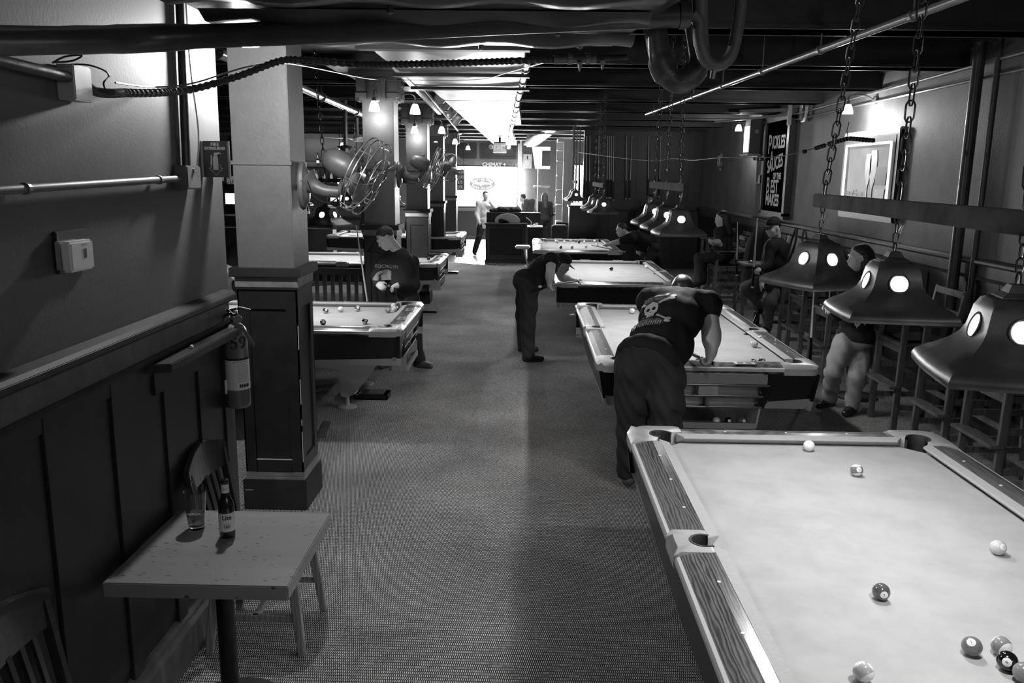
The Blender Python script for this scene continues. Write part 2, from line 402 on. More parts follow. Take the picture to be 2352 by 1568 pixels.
# right wall
wr = MB(); wr.box(XR, XR + .2, -1.2, 19.6, 0, 3.55); WR = struct('wall_right', wr, M['plaster_r'])
bk = MB(); bk.box(XR - .01, XR, -1.2, 19.6, .2, 1.36); bk.build('backing', M['paint'], WR)
wainscot(WR, XR - .01, -1, [2 + .42 * i for i in range(38)], 1.44, -1.2, 19.6)
rr = MB()
rr.prism([(0, 1.40), (-.05, 1.40), (-.075, 1.42), (-.075, 1.44), (-.05, 1.452), (0, 1.46)], -1.2, 19.6, f=lambda x, y, z: (XR + x, z, y))
rr.prism([(0, 1.27), (-.04, 1.27), (-.045, 1.285), (-.03, 1.3), (0, 1.3)], -1.2, 19.6, f=lambda x, y, z: (XR + x, z, y))
struct('trim_24', rr, M['paint_mid'], bevel=.002)
bd = MB(); bd.box(XR - .03, XR, -1.2, 19.6, 1.3, 1.4); struct('trim_25', bd, M['paint_mid'])
sk = MB(); sk.prism([(0, 0), (-.05, 0), (-.05, .16), (-.02, .2), (0, .2)], -1.2, 19.6, f=lambda x, y, z: (XR + x, z, y)); struct('baseboard_right', sk, M['paint'])
# back wall with the cue racks (Y = 19.6) and the side of that partition
wb = MB(); wb.box(1.28, XR + .2, 19.6, 19.8, 0, 3.55); WB = struct('wall_back', wb, M['paint'])
for i in range(9):
    q = MB(); q.box(1.3 + .3 * i, 1.585 + .3 * i, 19.585, 19.6, .15, 3.3); q.build('board', M['darkwood'], WB, bevel=.003)
# front of the house, Y = 28, with the big street window
FY = 28.0
wf = MB()
def fbox(x0, x1, z0, z1): wf.box(x0, x1, FY, FY + .25, z0, z1)
fbox(-10.5, -3.9, 0, 3.55); fbox(-3.9, -3.2, 0, .9); fbox(-3.9, -3.2, 2.3, 3.55); fbox(-3.2, -2.9, 0, 3.55)
fbox(-2.9, -.32, 0, 1.02); fbox(-2.9, -.32, 2.42, 3.55); fbox(-.32, 1.15, 0, 3.55); fbox(1.15, 2.0, 0, .9); fbox(1.15, 2.0, 2.5, 3.55); fbox(2.0, 7.5, 0, 3.55)
WF = struct('wall_front', wf, mat('front_wall_paint', .13, .6, var=.1))
for k, (x0, x1) in enumerate(((-2.85, -1.7), (-1.6, -.4))):     # panelling over the window
    q = MB(); q.box(x0, x1, FY - .03, FY, 2.62, 3.12); q.build('panel', M['darkwood'], WF, bevel=.01)
    q = MB(); q.box(x0 + .1, x1 - .1, FY - .05, FY - .03, 2.7, 3.04); q.build('panel', M['paint'], WF, bevel=.01)
    q = MB(); q.box(x0, x1, FY - .03, FY, .1, .9); q.build('panel', M['darkwood'], WF, bevel=.01)
def window(n, x0, x1, z0, z1, m='window', mull=()):
    w_ = thing('window_%d' % n, 'x', 'window', ((x0 + x1) / 2, FY, z0)); del w_['label']; del w_['category']; w_['kind'] = 'structure'
    q = MB(); q.box(x0, x1, FY + .12, FY + .13, z0, z1); q.build('pane', M[m], w_, world=True)
    q = MB(); t = .05
    for a in ((x0, x0 + t, z0, z1), (x1 - t, x1, z0, z1), (x0, x1, z0, z0 + t), (x0, x1, z1 - t, z1)): q.box(a[0], a[1], FY + .02, FY + .12, a[2], a[3])
    for mx_ in mull: q.box(mx_ - .025, mx_ + .025, FY + .04, FY + .12, z0, z1)
    q.build('frame', M['darkwood'], w_, world=True)
window(1, -2.9, -.32, 1.02, 2.42); window(2, 1.15, 2.0, .9, 2.5); window(3, -3.9, -3.2, .9, 2.3)
# far left: bar back wall
wk = MB(); wk.box(-10.5, -10.3, -1.2, 29, 0, 3.55); struct('wall_far_left', wk, M['dgrey'])
wk = MB(); wk.box(7.3, 7.5, 19.6, 29, 0, 3.55); struct('wall_far_right', wk, M['dgrey'])
wk = MB(); wk.box(-10.5, XR + .2, -1.4, -1.2, 0, 3.55); struct('wall_near', wk, M['plaster'])

# ------------------------------------------------------------------ columns
def column(cx, y0, w=.345, ztop=3.2, label='', bar=True, cap=True, hi=True):
    t = thing('column', label, 'column', (cx, y0 + w / 2, 0), group='square columns in a row')
    h = w / 2
    q = MB(); q.box(-h, h, -h, h, 1.55, ztop); q.build('upper_shaft', M['col_paint'], t, bevel=.004)
    q = MB(); q.box(-h - .008, h + .008, -h - .008, h + .008, 2.165, 2.19); q.build('band', M['col_paint'], t, bevel=.003)
    q = MB(); q.box(-h, h, -h, h, .25, 1.42); q.build('lower_shaft', M['paint'], t)
    for k in range(4):      # stiles and rails around a sunk panel on each side
        R = Matrix.Rotation(k * PI / 2, 4, 'Z')
        q = MB()
        q.box(-h - .012, -h + .06, -h - .012, -h, .25, 1.42); q.box(h - .06, h + .012, -h - .012, -h, .25, 1.42)
        q.box(-h + .06, h - .06, -h - .012, -h, 1.3, 1.42); q.box(-h + .06, h - .06, -h - .012, -h, .25, .33)
        q.xf(R); q.build('stile', M['paint'], t, bevel=.002)
    def ring(a, z0, z1, m, name, bev=.003):
        q = MB(); q.box(-a, a, -a, a, z0, z1); q.build(name, m, t, bevel=bev)
    ring(h + .03, 0, .2, M['rail_paint'], 'plinth'); ring(h + .022, .2, .218, M['band_bright'], 'base_moulding'); ring(h + .014, .218, .25, M['band_bright'], 'base_bead')
    ring(h + .022, 1.42, 1.435, M['paint'], 'bead'); ring(h + .02, 1.435, 1.5, M['band_bright'], 'band'); ring(h + .045, 1.5, 1.555, M['rail_paint'], 'cap_moulding')
    if cap:     # fluted and rosetted capital
        ring(h + .03, ztop - .3, ztop - .27, M['col_paint'], 'capital_bead'); ring(h + .06, ztop - .27, ztop - .22, M['col_paint'], 'capital_neck')
        ring(h + .05, ztop - .22, ztop - .06, M['col_paint'], 'capital_block'); ring(h + .12, ztop - .06, ztop, M['col_paint'], 'abacus')
        q = MB()
        for k in range(4):
            R = Matrix.Rotation(k * PI / 2, 4, 'Z'); b = MB()
            b.box(-.1, .1, -h - .075, -h - .05, ztop - .3, ztop - .07)
            for i in range(5): b.box(-.085 + .04 * i, -.065 + .04 * i, -h - .085, -h - .075, ztop - .28, ztop - .17)
            for i in range(3): b.lathe([(.028, 0), (.028, .01), (.018, .012)], 12, (-.06 + .06 * i, -h - .075, ztop - .115), axis=(0, -1, 0))
            b.xf(R); q.add(b.v, b.f)
        q.build('capital_ornament', M['steel'], t)
    return t
COLS = [(-1.585, 5.01, 3.4), (-1.655, 9.36, 3.2), (-1.80, 13.65, 3.2), (-1.97, 17.9, 3.2), (-2.07, 22.2, 3.2)]
LBL = ['nearest square column, painted wood panelled foot beside the scarred pine table', 'second column from the camera, behind the man in the dark sweatshirt',
       'third column from the camera, carrying the second round wall fan', 'fourth column from the camera, darker and narrower in view', 'fifth and last column, standing before the bright window']
CO = [column(x, y, .345, zt, LBL[i], cap=i > 0) for i, (x, y, zt) in enumerate(COLS)]
# worn paint along the edges of the nearest column
q = MB()
for (z0, z1, dx) in ((.32, .52, 0), (.7, .86, .001), (1.05, 1.2, 0), (.56, .6, 0)):
    q.box(.1815, .1866, -.1868, -.1852, z0, z1)
q.box(-.115, .115, -.1852, -.1735, .33, .334); q.box(-.19, -.14, -.204, -.2025, .13, .134)
q.build('chipped_edge', M['chip'], CO[0])
q = MB(); q.box(-.115, .1, -.0068, 0, 1.57, 1.79)
# ================================================================== OVERHEAD PIPES, DUCTS, SOFFIT
# boxed soffit over the camera
t = thing('soffit', 'dark dented sheet-metal soffit hanging low across the top', 'soffit', (-.35, 3.0, 2.66))
q = MB(); q.prism([(-1.13, 1.2), (-1.13, 3.35), (-1.03, 3.68), (.35, 3.66), (.52, 2.3), (.52, 1.2)], 2.66, 2.95); q.build('shell', mat('dented_black_metal', .05, .3, .2, bump=.6, scale=3, var=.3, vscale=4), t, world=True, bevel=.01)
for y in (2.62, 2.98, 3.42):
    q = MB(); n = 24
    q.add([(-1.1 + 1.5 * i / n, y + dy, 2.655 - (.028 if abs(dy) < .05 else 0) * (1 + .3 * math.sin(i * .9 + y))) for i in range(n + 1) for dy in (-.1, -.04, .04, .1)],
          [(i * 4 + j, i * 4 + j + 1, i * 4 + j + 5, i * 4 + j + 4) for i in range(n) for j in range(3)])
    q.build('fold', MATS['dented_black_metal'], t, world=True, smooth=True)
for x, y in ((-.45, 2.8), (.1, 3.2), (-.2, 3.55), (.2, 3.5), (-.8, 3.3)):
    q = MB(); q.lathe([(.012, 0), (.012, -.025), (.004, -.03)], 8, (x, y, 2.655)); q.build('bolt', M['steel'], t, world=True)
t = tag(MB().tube(smoothpath([(-1.431, 2.200, 2.447), (-1.385, 2.650, 2.517), (-1.227, 2.950, 2.572), (-0.627, 3.000, 2.608), (-0.027, 3.000, 2.642), (0.543, 3.000, 2.670)], 6), [.04] * 6 + [.043] * 3 + [.046] * 4 + [.04] * 18, 16).build('drain_pipe', M['pipe'], None, smooth=True), 'thick black pipe running across under the soffit from the left wall', 'pipe')
# traps at the right-hand end of the soffit
t = thing('plumbing_trap', 'grey bare metal pipe bent down into a U under the ceiling', 'pipe', (0.630, 3.000, 2.577))
pz = [(0.551, 3.000, 2.670), (0.573, 3.000, 2.648), (0.579, 3.000, 2.591), (0.603, 3.000, 2.527), (0.643, 3.000, 2.506), (0.685, 3.000, 2.532), (0.703, 3.000, 2.592), (0.713, 3.000, 2.719), (0.713, 3.000, 2.802)]
MB().tube(smoothpath(pz, 6), .021, 14).build('pipe', M['pipe_light'], t, smooth=True, world=True)
q = MB(); q.tube([(0.571, 3.020, 2.805), (0.581, 3.020, 2.674), (0.590, 3.020, 2.573)], .026, 14); q.build('riser', M['pipe_light'], t, smooth=True, world=True)
q = MB(); q.tube([(0.506, 3.000, 2.669), (0.533, 3.000, 2.670)], .047, 14); q.build('coupling', M['pipe'], t, smooth=True, world=True)
q = MB(); q.tube([(0.637, 3.000, 2.506), (0.631, 3.000, 2.463)], [.014, .01], 10); q.build('drain_cock', M['steel'], t, smooth=True, world=True)
t = thing('insulated_trap', 'fat wrapped U-shaped pipe with tattered insulation hanging from the soffit', 'pipe', (0.547, 3.250, 2.583))
pz = [(0.446, 3.200, 2.696), (0.456, 3.200, 2.651), (0.475, 3.200, 2.575), (0.499, 3.200, 2.507), (0.546, 3.200, 2.472), (0.596, 3.200, 2.491), (0.622, 3.200, 2.546), (0.611, 3.200, 2.622), (0.587, 3.200, 2.712)]
MB().tube(smoothpath(pz, 6), [.042] * 14 + [.05] * 6 + [.043] * 14 + [.038] * 15, 16).build('pipe', M['insul'], t, smooth=True, world=True)
for a, b in (((1520,158), (1546,176)), ((1562,182), (1590,168))):
    pass
q = MB(); q.tube(smoothpath([(0.431, 3.150, 2.620), (0.439, 3.150, 2.538), (0.467, 3.150, 2.485)], 5), .006, 8); q.build('tie_wire', M['steel'], t, smooth=True, world=True)

# ribbed flexible conduit
def ribbed(name, path, r, label, n=12, m='pipe'):
    P = smoothpath(path, 60); pts = [P[0]]; 
    for p in P:
        if (p - pts[-1]).length > .0045: pts.append(p)
    rr = [r * (1.0 if (i // 2) % 2 else .8) for i in range(len(pts))]
    o = MB().tube(pts, rr, n).build(name, M[m]); tag(o, label, 'cable'); return o
ribbed('flexible_conduit', [(-1.420, 2.979, 2.392), (-1.400, 3.177, 2.410), (-1.348, 3.420, 2.447), (-1.189, 3.500, 2.507), (-1.035, 3.560, 2.574), (-0.942, 3.620, 2.588), (-0.713, 3.660, 2.579), (-0.401, 3.680, 2.587), (-0.068, 3.680, 2.601), (0.107, 3.680, 2.609)], .0155, 'black ribbed flexible conduit sagging from the left wall box to the soffit')
t = thing('conduit_fitting', 'row of short conduit couplings under the soffit edge, plaster drips on them', 'pipe fitting', (0.226, 3.680, 2.611))
MB().tube([(0.101, 3.680, 2.609), (0.281, 3.680, 2.615)], .02, 12).build('coupling', M['steel'], t, world=True, smooth=True)
MB().tube([(0.281, 3.680, 2.616), (0.411, 3.660, 2.619)], .012, 10).build('pipe', M['pipe'], t, world=True, smooth=True)
q = MB()
for x in (1300, 1330, 1385): pass
q.lathe([(.024, -.01), (.024, .01)], 10, (0.171, 3.680, 2.610), axis=(1, 0, 0)); q.build('collar', M['grey'], t, world=True); q = MB(); q.lathe([(.024, -.01), (.024, .01)], 10, (0.245, 3.680, 2.613), axis=(1, 0, 0)); q.build('collar', M['grey'], t, world=True)
q = MB(); q.lathe([(.012, 0), (.003, -.035)], 6, (0.306, 3.660, 2.602)); q.build('plaster_drip', M['grey'], t, world=True)
q = MB(); q.lathe([(.012, 0), (.003, -.035)], 6, (0.211, 3.660, 2.594)); q.build('plaster_drip', M['grey'], t, world=True)
o = MB().tube(smoothpath([(-1.400, 2.896, 2.417), (-1.479, 3.360, 2.448), (-1.359, 3.450, 2.472), (-1.177, 3.550, 2.547), (-1.065, 3.600, 2.570), (-1.146, 4.400, 2.657), (-1.425, 7.500, 2.932), (-1.309, 8.200, 2.997), (-0.484, 7.600, 2.941), (-0.129, 5.500, 2.767), (0.084, 3.900, 2.630)], 8), .0035, 6).build('thin_cable', M['steel'], None, smooth=True)
tag(o, 'thin slack cable following the ribbed conduit and drooping over the corridor', 'cable')
# junction box with conduit on the left wall
t = thing('junction_box', 'small square metal junction box on the left wall where conduit begins', 'electrical box', (-1.440, 2.739, 2.407))
q = MB(); q.box(-1.5, -1.44, 2.71, 2.82, 2.345, 2.455); q.build('box', M['alucast'], t, world=True, bevel=.004)
q = MB(); q.tube(smoothpath([(-1.460, 2.834, 2.396), (-1.450, 2.863, 2.384), (-1.430, 2.906, 2.383), (-1.420, 2.995, 2.393)], 5), .016, 12); q.build('elbow', M['pipe'], t, world=True, smooth=True)
q = MB(); q.tube(smoothpath([(-1.450, 2.721, 2.454), (-1.420, 2.771, 2.458), (-1.400, 2.828, 2.448), (-1.400, 2.854, 2.433), (-1.400, 2.815, 2.408), (-1.410, 2.848, 2.384)], 6), .003, 6); q.tube(smoothpath([(-1.450, 2.609, 2.444), (-1.420, 2.631, 2.466), (-1.400, 2.691, 2.477), (-1.420, 2.667, 2.458), (-1.450, 2.622, 2.448)], 6), .003, 6); q.build('loose_wire', M['black'], t, world=True)
o = MB().tube([(-1.462, 1.5, 2.43), (-1.462, 2.712, 2.415)], .018, 12).build('conduit', M['pipe'], None, smooth=True); tag(o, 'stout dark conduit entering the left wall junction box', 'pipe')
# box and conduit lower on the same wall
t = thing('switch_box', 'dented grey outlet box at the corner of the left wall', 'electrical box', (-1.450, 3.647, 2.104))
q = MB(); q.box(-1.5, -1.44, 3.55, 3.70, 2.05, 2.15); q.build('box', M['pipe_light'], t, world=True, bevel=.006)
q = MB(); q.lathe([(.01, 0), (.01, .006)], 8, (-1.44, 3.62, 2.13), axis=(1, 0, 0)); q.build('screw', M['steel'], t, world=True)
o = MB().tube([(-1.475, 1.9, 2.06), (-1.475, 3.56, 2.095)], .0135, 12).build('conduit', M['pipe_light'], None, smooth=True); tag(o, 'grey horizontal conduit along the left wall leading to the outlet box', 'pipe')
for y in (2.45, 3.35):
    MB().lathe([(.018, -.008), (.018, .008)], 12, (-1.475, y, 2.06 + (y - 1.9) * .021), axis=(0, 1, 0)).build('clip', M['steel'], o)
o = MB().tube([(-1.478, 3.64, 2.15), (-1.478, 3.70, 3.2)], .018, 12).build('riser_pipe', M['pipe'], None, smooth=True); tag(o, 'dark vertical conduit rising from the outlet box to the ceiling', 'pipe')
o = MB().tube(smoothpath([(-1.45, 3.68, 2.14), (-1.44, 3.70, 2.3), (-1.46, 3.70, 2.6), (-1.47, 3.73, 3.1)], 5), .004, 6).build('cable', M['alucast'], None); tag(o, 'thin pale cable beside the riser on the left wall', 'cable')

# the big rectangular duct over the corridor, in three steps
t = thing('air_duct', 'long galvanised rectangular ventilation duct narrowing towards the front window', 'duct', (-.55, 10, 3.0))
q = MB()
def dsec(x0, x1, y0, y1, z0, name='section'):
    b = MB(); n = max(2, int((y1 - y0) / 1.35)); w_ = (x1 - x0) / 2; cx = (x0 + x1) / 2
    for i in range(n):      # cross-broken sheets: the bottom of each sheet bellies to a point
        a = y0 + (y1 - y0) * i / n; c_ = y0 + (y1 - y0) * (i + 1) / n
        b.add([(x0, a, z0), (x1, a, z0), (x1, c_, z0), (x0, c_, z0), (cx, (a + c_) / 2, z0 - .018), (x0, a, 3.4), (x1, a, 3.4), (x1, c_, 3.4), (x0, c_, 3.4)],
              [(0, 1, 4), (1, 2, 4), (2, 3, 4), (3, 0, 4), (0, 5, 6, 1), (1, 6, 7, 2), (2, 7, 8, 3), (3, 8, 5, 0)])
    b.build(name, M['duct'], t, world=True)
    for i in range(n + 1):
        a = y0 + (y1 - y0) * i / n; c2 = MB(); c2.box(x0 - .004, x1 + .004, a - .008, a + .008, z0 - .004, z0 + .3); c2.build('seam', M['steel'], t, world=True)
dsec(-1.14, -.04, 4.3, 8.9, 3.0); dsec(-1.06, -.14, 9.0, 15.6, 3.02); dsec(-1.1, -.38, 15.7, 27.6, 3.06)
for x0, x1, y in ((-1.2, .0, 6.0), (-1.2, .0, 7.6), (-1.2, .0, 8.75)):
    c2 = MB(); c2.box(x0, x1, y - .05, y + .05, 2.96, 2.99); c2.build('strap', M['black'], t, world=True)
# sprinkler pipes
def sprinkler(p0, p1, r, label, step, m='chrome'):
    t = thing('sprinkler_pipe', label, 'pipe', [(a + b) / 2 for a, b in zip(p0, p1)])
    MB().tube([p0, p1], r, 12).build('pipe', m if not isinstance(m, str) else M[m], t, world=True, smooth=True)
    d = V(p1) - V(p0); n = int(d.length / step)
    for i in range(1, n + 1):
        c_ = V(p0) + d * (i - .5) / n
        b = MB(); b.lathe([(r * 1.35, -.02), (r * 1.35, .02)], 12, c_, axis=d); b.tube([c_, (c_.x, c_.y, 3.55)], .006, 6)
        b.build('hanger', M['steel'], t, world=True)
    return t
M['pipe_gloss'] = mat('gloss_painted_pipe', .3, .22, .3)
sprinkler((2.109, 4.151, 3.000), (1.880, 13.766, 3.100), .024, 'long sprinkler pipe crossing the right-hand ceiling above the bead wire', 1.25, 'pipe_gloss')
sprinkler((-0.017, 6.793, 3.000), (-0.554, 23.536, 3.050), .03, 'sprinkler pipe running along the right side of the duct', .95, 'pipe_gloss')
sprinkler((-2.342, 6.485, 3.000), (-2.711, 14.386, 3.050), .045, 'sprinkler main slanting across the ceiling left of the second column', 2.2, 'pipe_gloss')
# cable tray / track with spot heads between columns and duct
t = thing('track_light', 'ceiling track with small spot heads between the columns and the duct', 'light track', (-1.2, 12, 3.05))
MB().bar((-1.185, 7.557, 3.050), (-1.393, 13.370, 3.050), .05, .04).build('track', M['alu'], t, world=True)
MB().bar((-1.125, 7.795, 3.080), (-1.596, 19.261, 3.080), .02, .03).build('conduit', M['alu'], t, world=True)
for p in ((-1.193, 11.796, 3.000), (-1.259, 13.387, 3.000), (-1.319, 15.085, 3.000), (-1.158, 10.802, 3.000)):
    b = MB(); b.lathe([(.03, 0), (.07, .05), (.075, .16), (.05, .2)], 14, p, axis=(.5, -.4, .6)); b.build('spot_head', M['alucast'], t, world=True, smooth=True)
# conduits along the top of the right wall and cable coil
for k, (zz, dx, r, l) in enumerate(((3.17, .05, .014, 'upper thin conduit along the top of the right wall'), (3.02, .04, .013, 'lower thin conduit along the top of the right wall'))):
    o = MB().tube([(XR - dx, 4.6, zz), (XR - dx, 14.6, zz - (.14 if k == 0 else .05))], r, 8).build('conduit', M['pipe_gloss'], None, smooth=True); tag(o, l, 'pipe')
q = MB()
for i in range(4): q.tube([V(XR - .06, 12.35 + .03 * i, 3.12) + V(0, math.cos(a) * .13, math.sin(a) * .2) for a in [2 * PI * j / 16 for j in range(16)]], .008, 6, closed=True)
tag(q.build('cable_coil', M['alucast'], None), 'coil of spare cable hung on the conduits near the poster', 'cable')
t = thing('bracket_shelf', 'pale metal wall bracket carrying pipes above the letterboard poster', 'bracket', (XR - .2, 13.2, 3.0))
MB().bar((XR - .75, 13.3, 3.12), (XR - .02, 12.9, 3.13), .03, .05).build('arm', M['steel'], t, world=True)
MB().bar((XR - .8, 14.8, 3.06), (XR - .12, 12.9, 3.05), .025, .03).build('strut', M['steel'], t, world=True)
MB().bar((XR - .12, 12.85, 3.2), (XR - .12, 12.85, 2.9), .05, .05).build('post', M['alucast'], t, world=True)
# tall pipes against the right wall
o = MB().tube([(3.9, 7.62, 0), (3.9, 7.62, 3.3)], .05, 14).build('riser_pipe', M['pipe'], None, smooth=True); tag(o, 'thick black vertical pipe standing against the right wall', 'pipe')
o = MB().tube([(3.94, 7.38, 0), (3.94, 7.38, 3.3)], .026, 10).build('riser_pipe', M['pipe'], None, smooth=True); tag(o, 'thin black vertical pipe next to the thick one on the right wall', 'pipe')
# ================================================================== POOL TABLES
BED = .762
def rail_section(a, b, y, s=1):
    return None
def pool_table(name, label, loc, L=2.92, W=1.66, rotz=0, ends=(True, False), counters=True, detail=True):
    """long axis along local Y, foot end (ball return, score counters) at -Y; origin on the floor under the middle"""
    t = thing('pool_table', label, 'pool table', loc, rotz, 'coin-less pool tables in the hall')
    hx, hy = W / 2, L / 2; R = .195; nx, ny = hx - R, hy - R          # nose lines
    q = MB()                                                       # bed with the corners and middles cut away for the pockets
    c = .075
    bed = [(-nx + c, -ny - .03), (nx - c, -ny - .03), (nx + .03, -ny + c), (nx + .03, -.05), (nx - .005, -.035), (nx - .005, .035), (nx + .03, .05), (nx + .03, ny - c), (nx - c, ny + .03), (-nx + c, ny + .03),
           (-nx - .03, ny - c), (-nx - .03, .05), (-nx + .005, .035), (-nx + .005, -.035), (-nx - .03, -.05), (-nx - .03, -ny + c)]
    q.prism(bed, BED - .035, BED); q.build('bed_cloth', M['cloth'], t)
    # cushions: long ones are four, short ones two
    def cushion(ax, bx, horizontal, pos, sg):
        # profile runs from nose (d=0) back to d=.05; nose set in at both ends
        prof = [(0, .800 - .004), (.003, .802), (.05, .807), (.05, BED), (.038, BED), (0, .793)]
        q = MB(); vs = []
        for (e, s_) in ((ax, 1), (bx, -1)):
            for d, z in prof:
                u = e + s_ * (-(d) * .75)
                vs.append((u, pos + sg * d, z) if horizontal else (pos + sg * d, u, z))
        n = len(prof); q.add(vs, [tuple(range(n)), tuple(range(n, 2 * n))[::-1]] + [(i, (i + 1) % n, (i + 1) % n + n, i + n) for i in range(n)])
        q.build('cushion', M['felt_side'], t, bevel=.0015 if detail else 0)
    cp = .088
    for sg in (-1, 1):
        cushion(-nx + cp, nx - cp, True, sg * ny, sg)
        cushion(-ny + cp, -.068, False, sg * nx, sg); cushion(.068, ny - cp, False, sg * nx, sg)
    # wooden rail tops, gently crowned outward, with a bright trim strip along the outside
    def rail(ax, bx, horizontal, pos, sg, mt):
        prof = [(.05, .8065), (.09, .808), (.14, .802), (.178, .79), (.178, .745), (.05, .745)]
        def sweep(prof, name, m, bev=0, a=ax, b=bx):
            q = MB(); vs = []
            for e in (a, b):
                for d, z in prof: vs.append((e, pos + sg * d, z) if horizontal else (pos + sg * d, e, z))
            n = len(prof); q.add(vs, [tuple(range(n)), tuple(range(n, 2 * n))[::-1]] + [(i, (i + 1) % n, (i + 1) % n + n, i + n) for i in range(n)])
            return q.build(name, m, t, bevel=bev)
        sweep(prof, 'rail', mt)
        sweep([(.178, .7905), (.190, .787), (.196, .779), (.196, .764), (.178, .764)], 'trim_strip', M['trim'])
    w_, wx = M['rosewood'], M['rosewood_x']
    for sg in (-1, 1):
        rail(-nx + .085, nx - .085, True, sg * ny, sg, wx)
        rail(-ny + .085, -.098, False, sg * nx, sg, w_); rail(.098, ny - .085, False, sg * nx, sg, w_)
    # inlaid sights
    def dot(x, y):
        q = MB(); q.lathe([(.0065, .803), (.0065, .8095)], 10, (x, y, 0)); q.build('sight', M['white'], t)
    for sg in (-1, 1):
        for k in (1, 2, 3):
            dot(-nx + 2 * nx * k / 4, sg * (ny + .088)); dot(sg * (nx + .088), -ny + ny * k / 4); dot(sg * (nx + .088), ny * k / 4)
    # corner castings and side castings with round mouths
    def casting(cx, cy, sx, sy, corner):
        q = MB(); li = MB(); N = 26; vs_o = []; vs_i = []
        if corner: pc = (.028, .028); r = .062; a0, a1 = -69, 159; box = (-.086, .197, -.086, .197)
        else: pc = (.072, 0); r = .056; a0, a1 = -112, 112; box = (.05, .197, -.097, .097)
        for i in range(N + 1):
            a = math.radians(a0 + (a1 - a0) * i / N); dx, dy = math.cos(a), math.sin(a)
            ti = [r]
            tt = 9
            if dx > 1e-6: tt = min(tt, (box[1] - pc[0]) / dx)
            if dx < -1e-6: tt = min(tt, (box[0] - pc[0]) / dx)
            if dy > 1e-6: tt = min(tt, (box[3] - pc[1]) / dy)
            if dy < -1e-6: tt = min(tt, (box[2] - pc[1]) / dy)
            ox, oy = pc[0] + dx * tt, pc[1] + dy * tt
            if corner:      # round the outer corner
                ccx = .197 - .1
                if ox > ccx and oy > ccx:
                    vx, vy = ox - ccx, oy - ccx; l = math.hypot(vx, vy)
                    if l > .1: ox, oy = ccx + vx / l * .1, ccx + vy / l * .1
            rin = r
            vs_i.append((pc[0] + dx * rin, pc[1] + dy * rin)); vs_o.append((ox, oy))
        def tr(p, z): return (cx + sx * p[0], cy + sy * p[1], z)
        vs = []
        for (o_, i_) in zip(vs_o, vs_i):
            edge = max(abs(o_[0]), abs(o_[1])) > .18
            vs += [tr(i_, .8095), tr(((o_[0] * .75 + i_[0] * .25), (o_[1] * .75 + i_[1] * .25)), .8085), tr(o_, .786 if edge else .808), tr(o_, .74), tr(i_, .72)]
        for i in range(N): 
            b = i * 5
            for j in range(5):
                j2 = (j + 1) % 5; q.f.append((b + j, b + j2, b + 5 + j2, b + 5 + j)); q.m.append(0)
        q.f += [(0, 1, 2, 3, 4), tuple(N * 5 + k for k in (4, 3, 2, 1, 0))]; q.m += [0, 0]
        q.v = vs
        q.build('corner_casting' if corner else 'side_casting', M['alucast'], t, smooth=True)
        # pocket: leather ring and dark cup
        vs = []; K = 28; a0r, a1r = math.radians(a0 - 8), math.radians(a1 + 8)
        prof = [(r + .001, .8065), (r - .001, .812), (r - .010, .811), (r - .012, .80), (r - .012, .66)]
        for i in range(K + 1):
            a = a0r + (a1r - a0r) * i / K
            for pr, z in prof: vs.append(tr((pc[0] + math.cos(a) * pr, pc[1] + math.sin(a) * pr), z))
        n = len(prof)
        for i in range(K):
            for j in range(n - 1): li.f.append((i * n + j, i * n + j + 1, (i + 1) * n + j + 1, (i + 1) * n + j)); li.m.append(0)
        li.v = vs
        b = MB(); b.lathe([(r + .02, .66), (r + .02, .655)], 20, tr(pc, 0)[:2] + (0,)); li.add(b.v, b.f)
        b = MB(); b.lathe([(r - .006, .66), (r - .006, BED - .02)], 20, tr(pc, 0)[:2] + (0,), cap=False); li.add(b.v, b.f)
        li.build('pocket', M['liner'], t, smooth=True)
    for sx in (-1, 1):
        for sy in (-1, 1): casting(sx * nx, sy * ny, sx, sy, True)
        casting(sx * nx, 0, sx, 1, False)
    # aprons: dark laminate above, pale metal below, leaning inward; corner blocks
    def apron(a, b, horizontal, pos, sg, pieces):
        for (d0, z0, d1, z1, m_, nm, rise) in pieces:
            q = MB(); vs = []
            for (e, k) in ((a, 0), (0, 1), (b, 0)):
                zz = z1 + rise * k
                for d, z in ((d0, z0), (d1, zz), (d1 - .02, zz), (d0 - .02, z0)):
                    vs.append((e, pos + sg * d, z) if horizontal else (pos + sg * d, e, z))
            fs = [(0, 1, 2, 3), (11, 10, 9, 8)]
            for s_ in (0, 4):
                fs += [(s_ + i, s_ + (i + 1) % 4, s_ + 4 + (i + 1) % 4, s_ + 4 + i) for i in range(4)]
            q.add(vs, fs); q.build(nm, M[m_], t)
    for sg in (-1, 1):
        apron(-hy + .015, hy - .015, False, sg * nx, sg, [(.18, .745, .145, .545, 'blackgloss', 'apron', -.05), (.145, .545, .13, .475, 'alu', 'lower_apron', -.0)])
    for k, sg in enumerate((-1, 1)):
        if k == 0 and ends[0]: continue
        apron(-hx + .015, hx - .015, True, sg * ny, sg, [(.18, .745, .145, .545, 'blackgloss', 'apron', -.03), (.145, .545, .13, .475, 'alu', 'lower_apron', 0)])
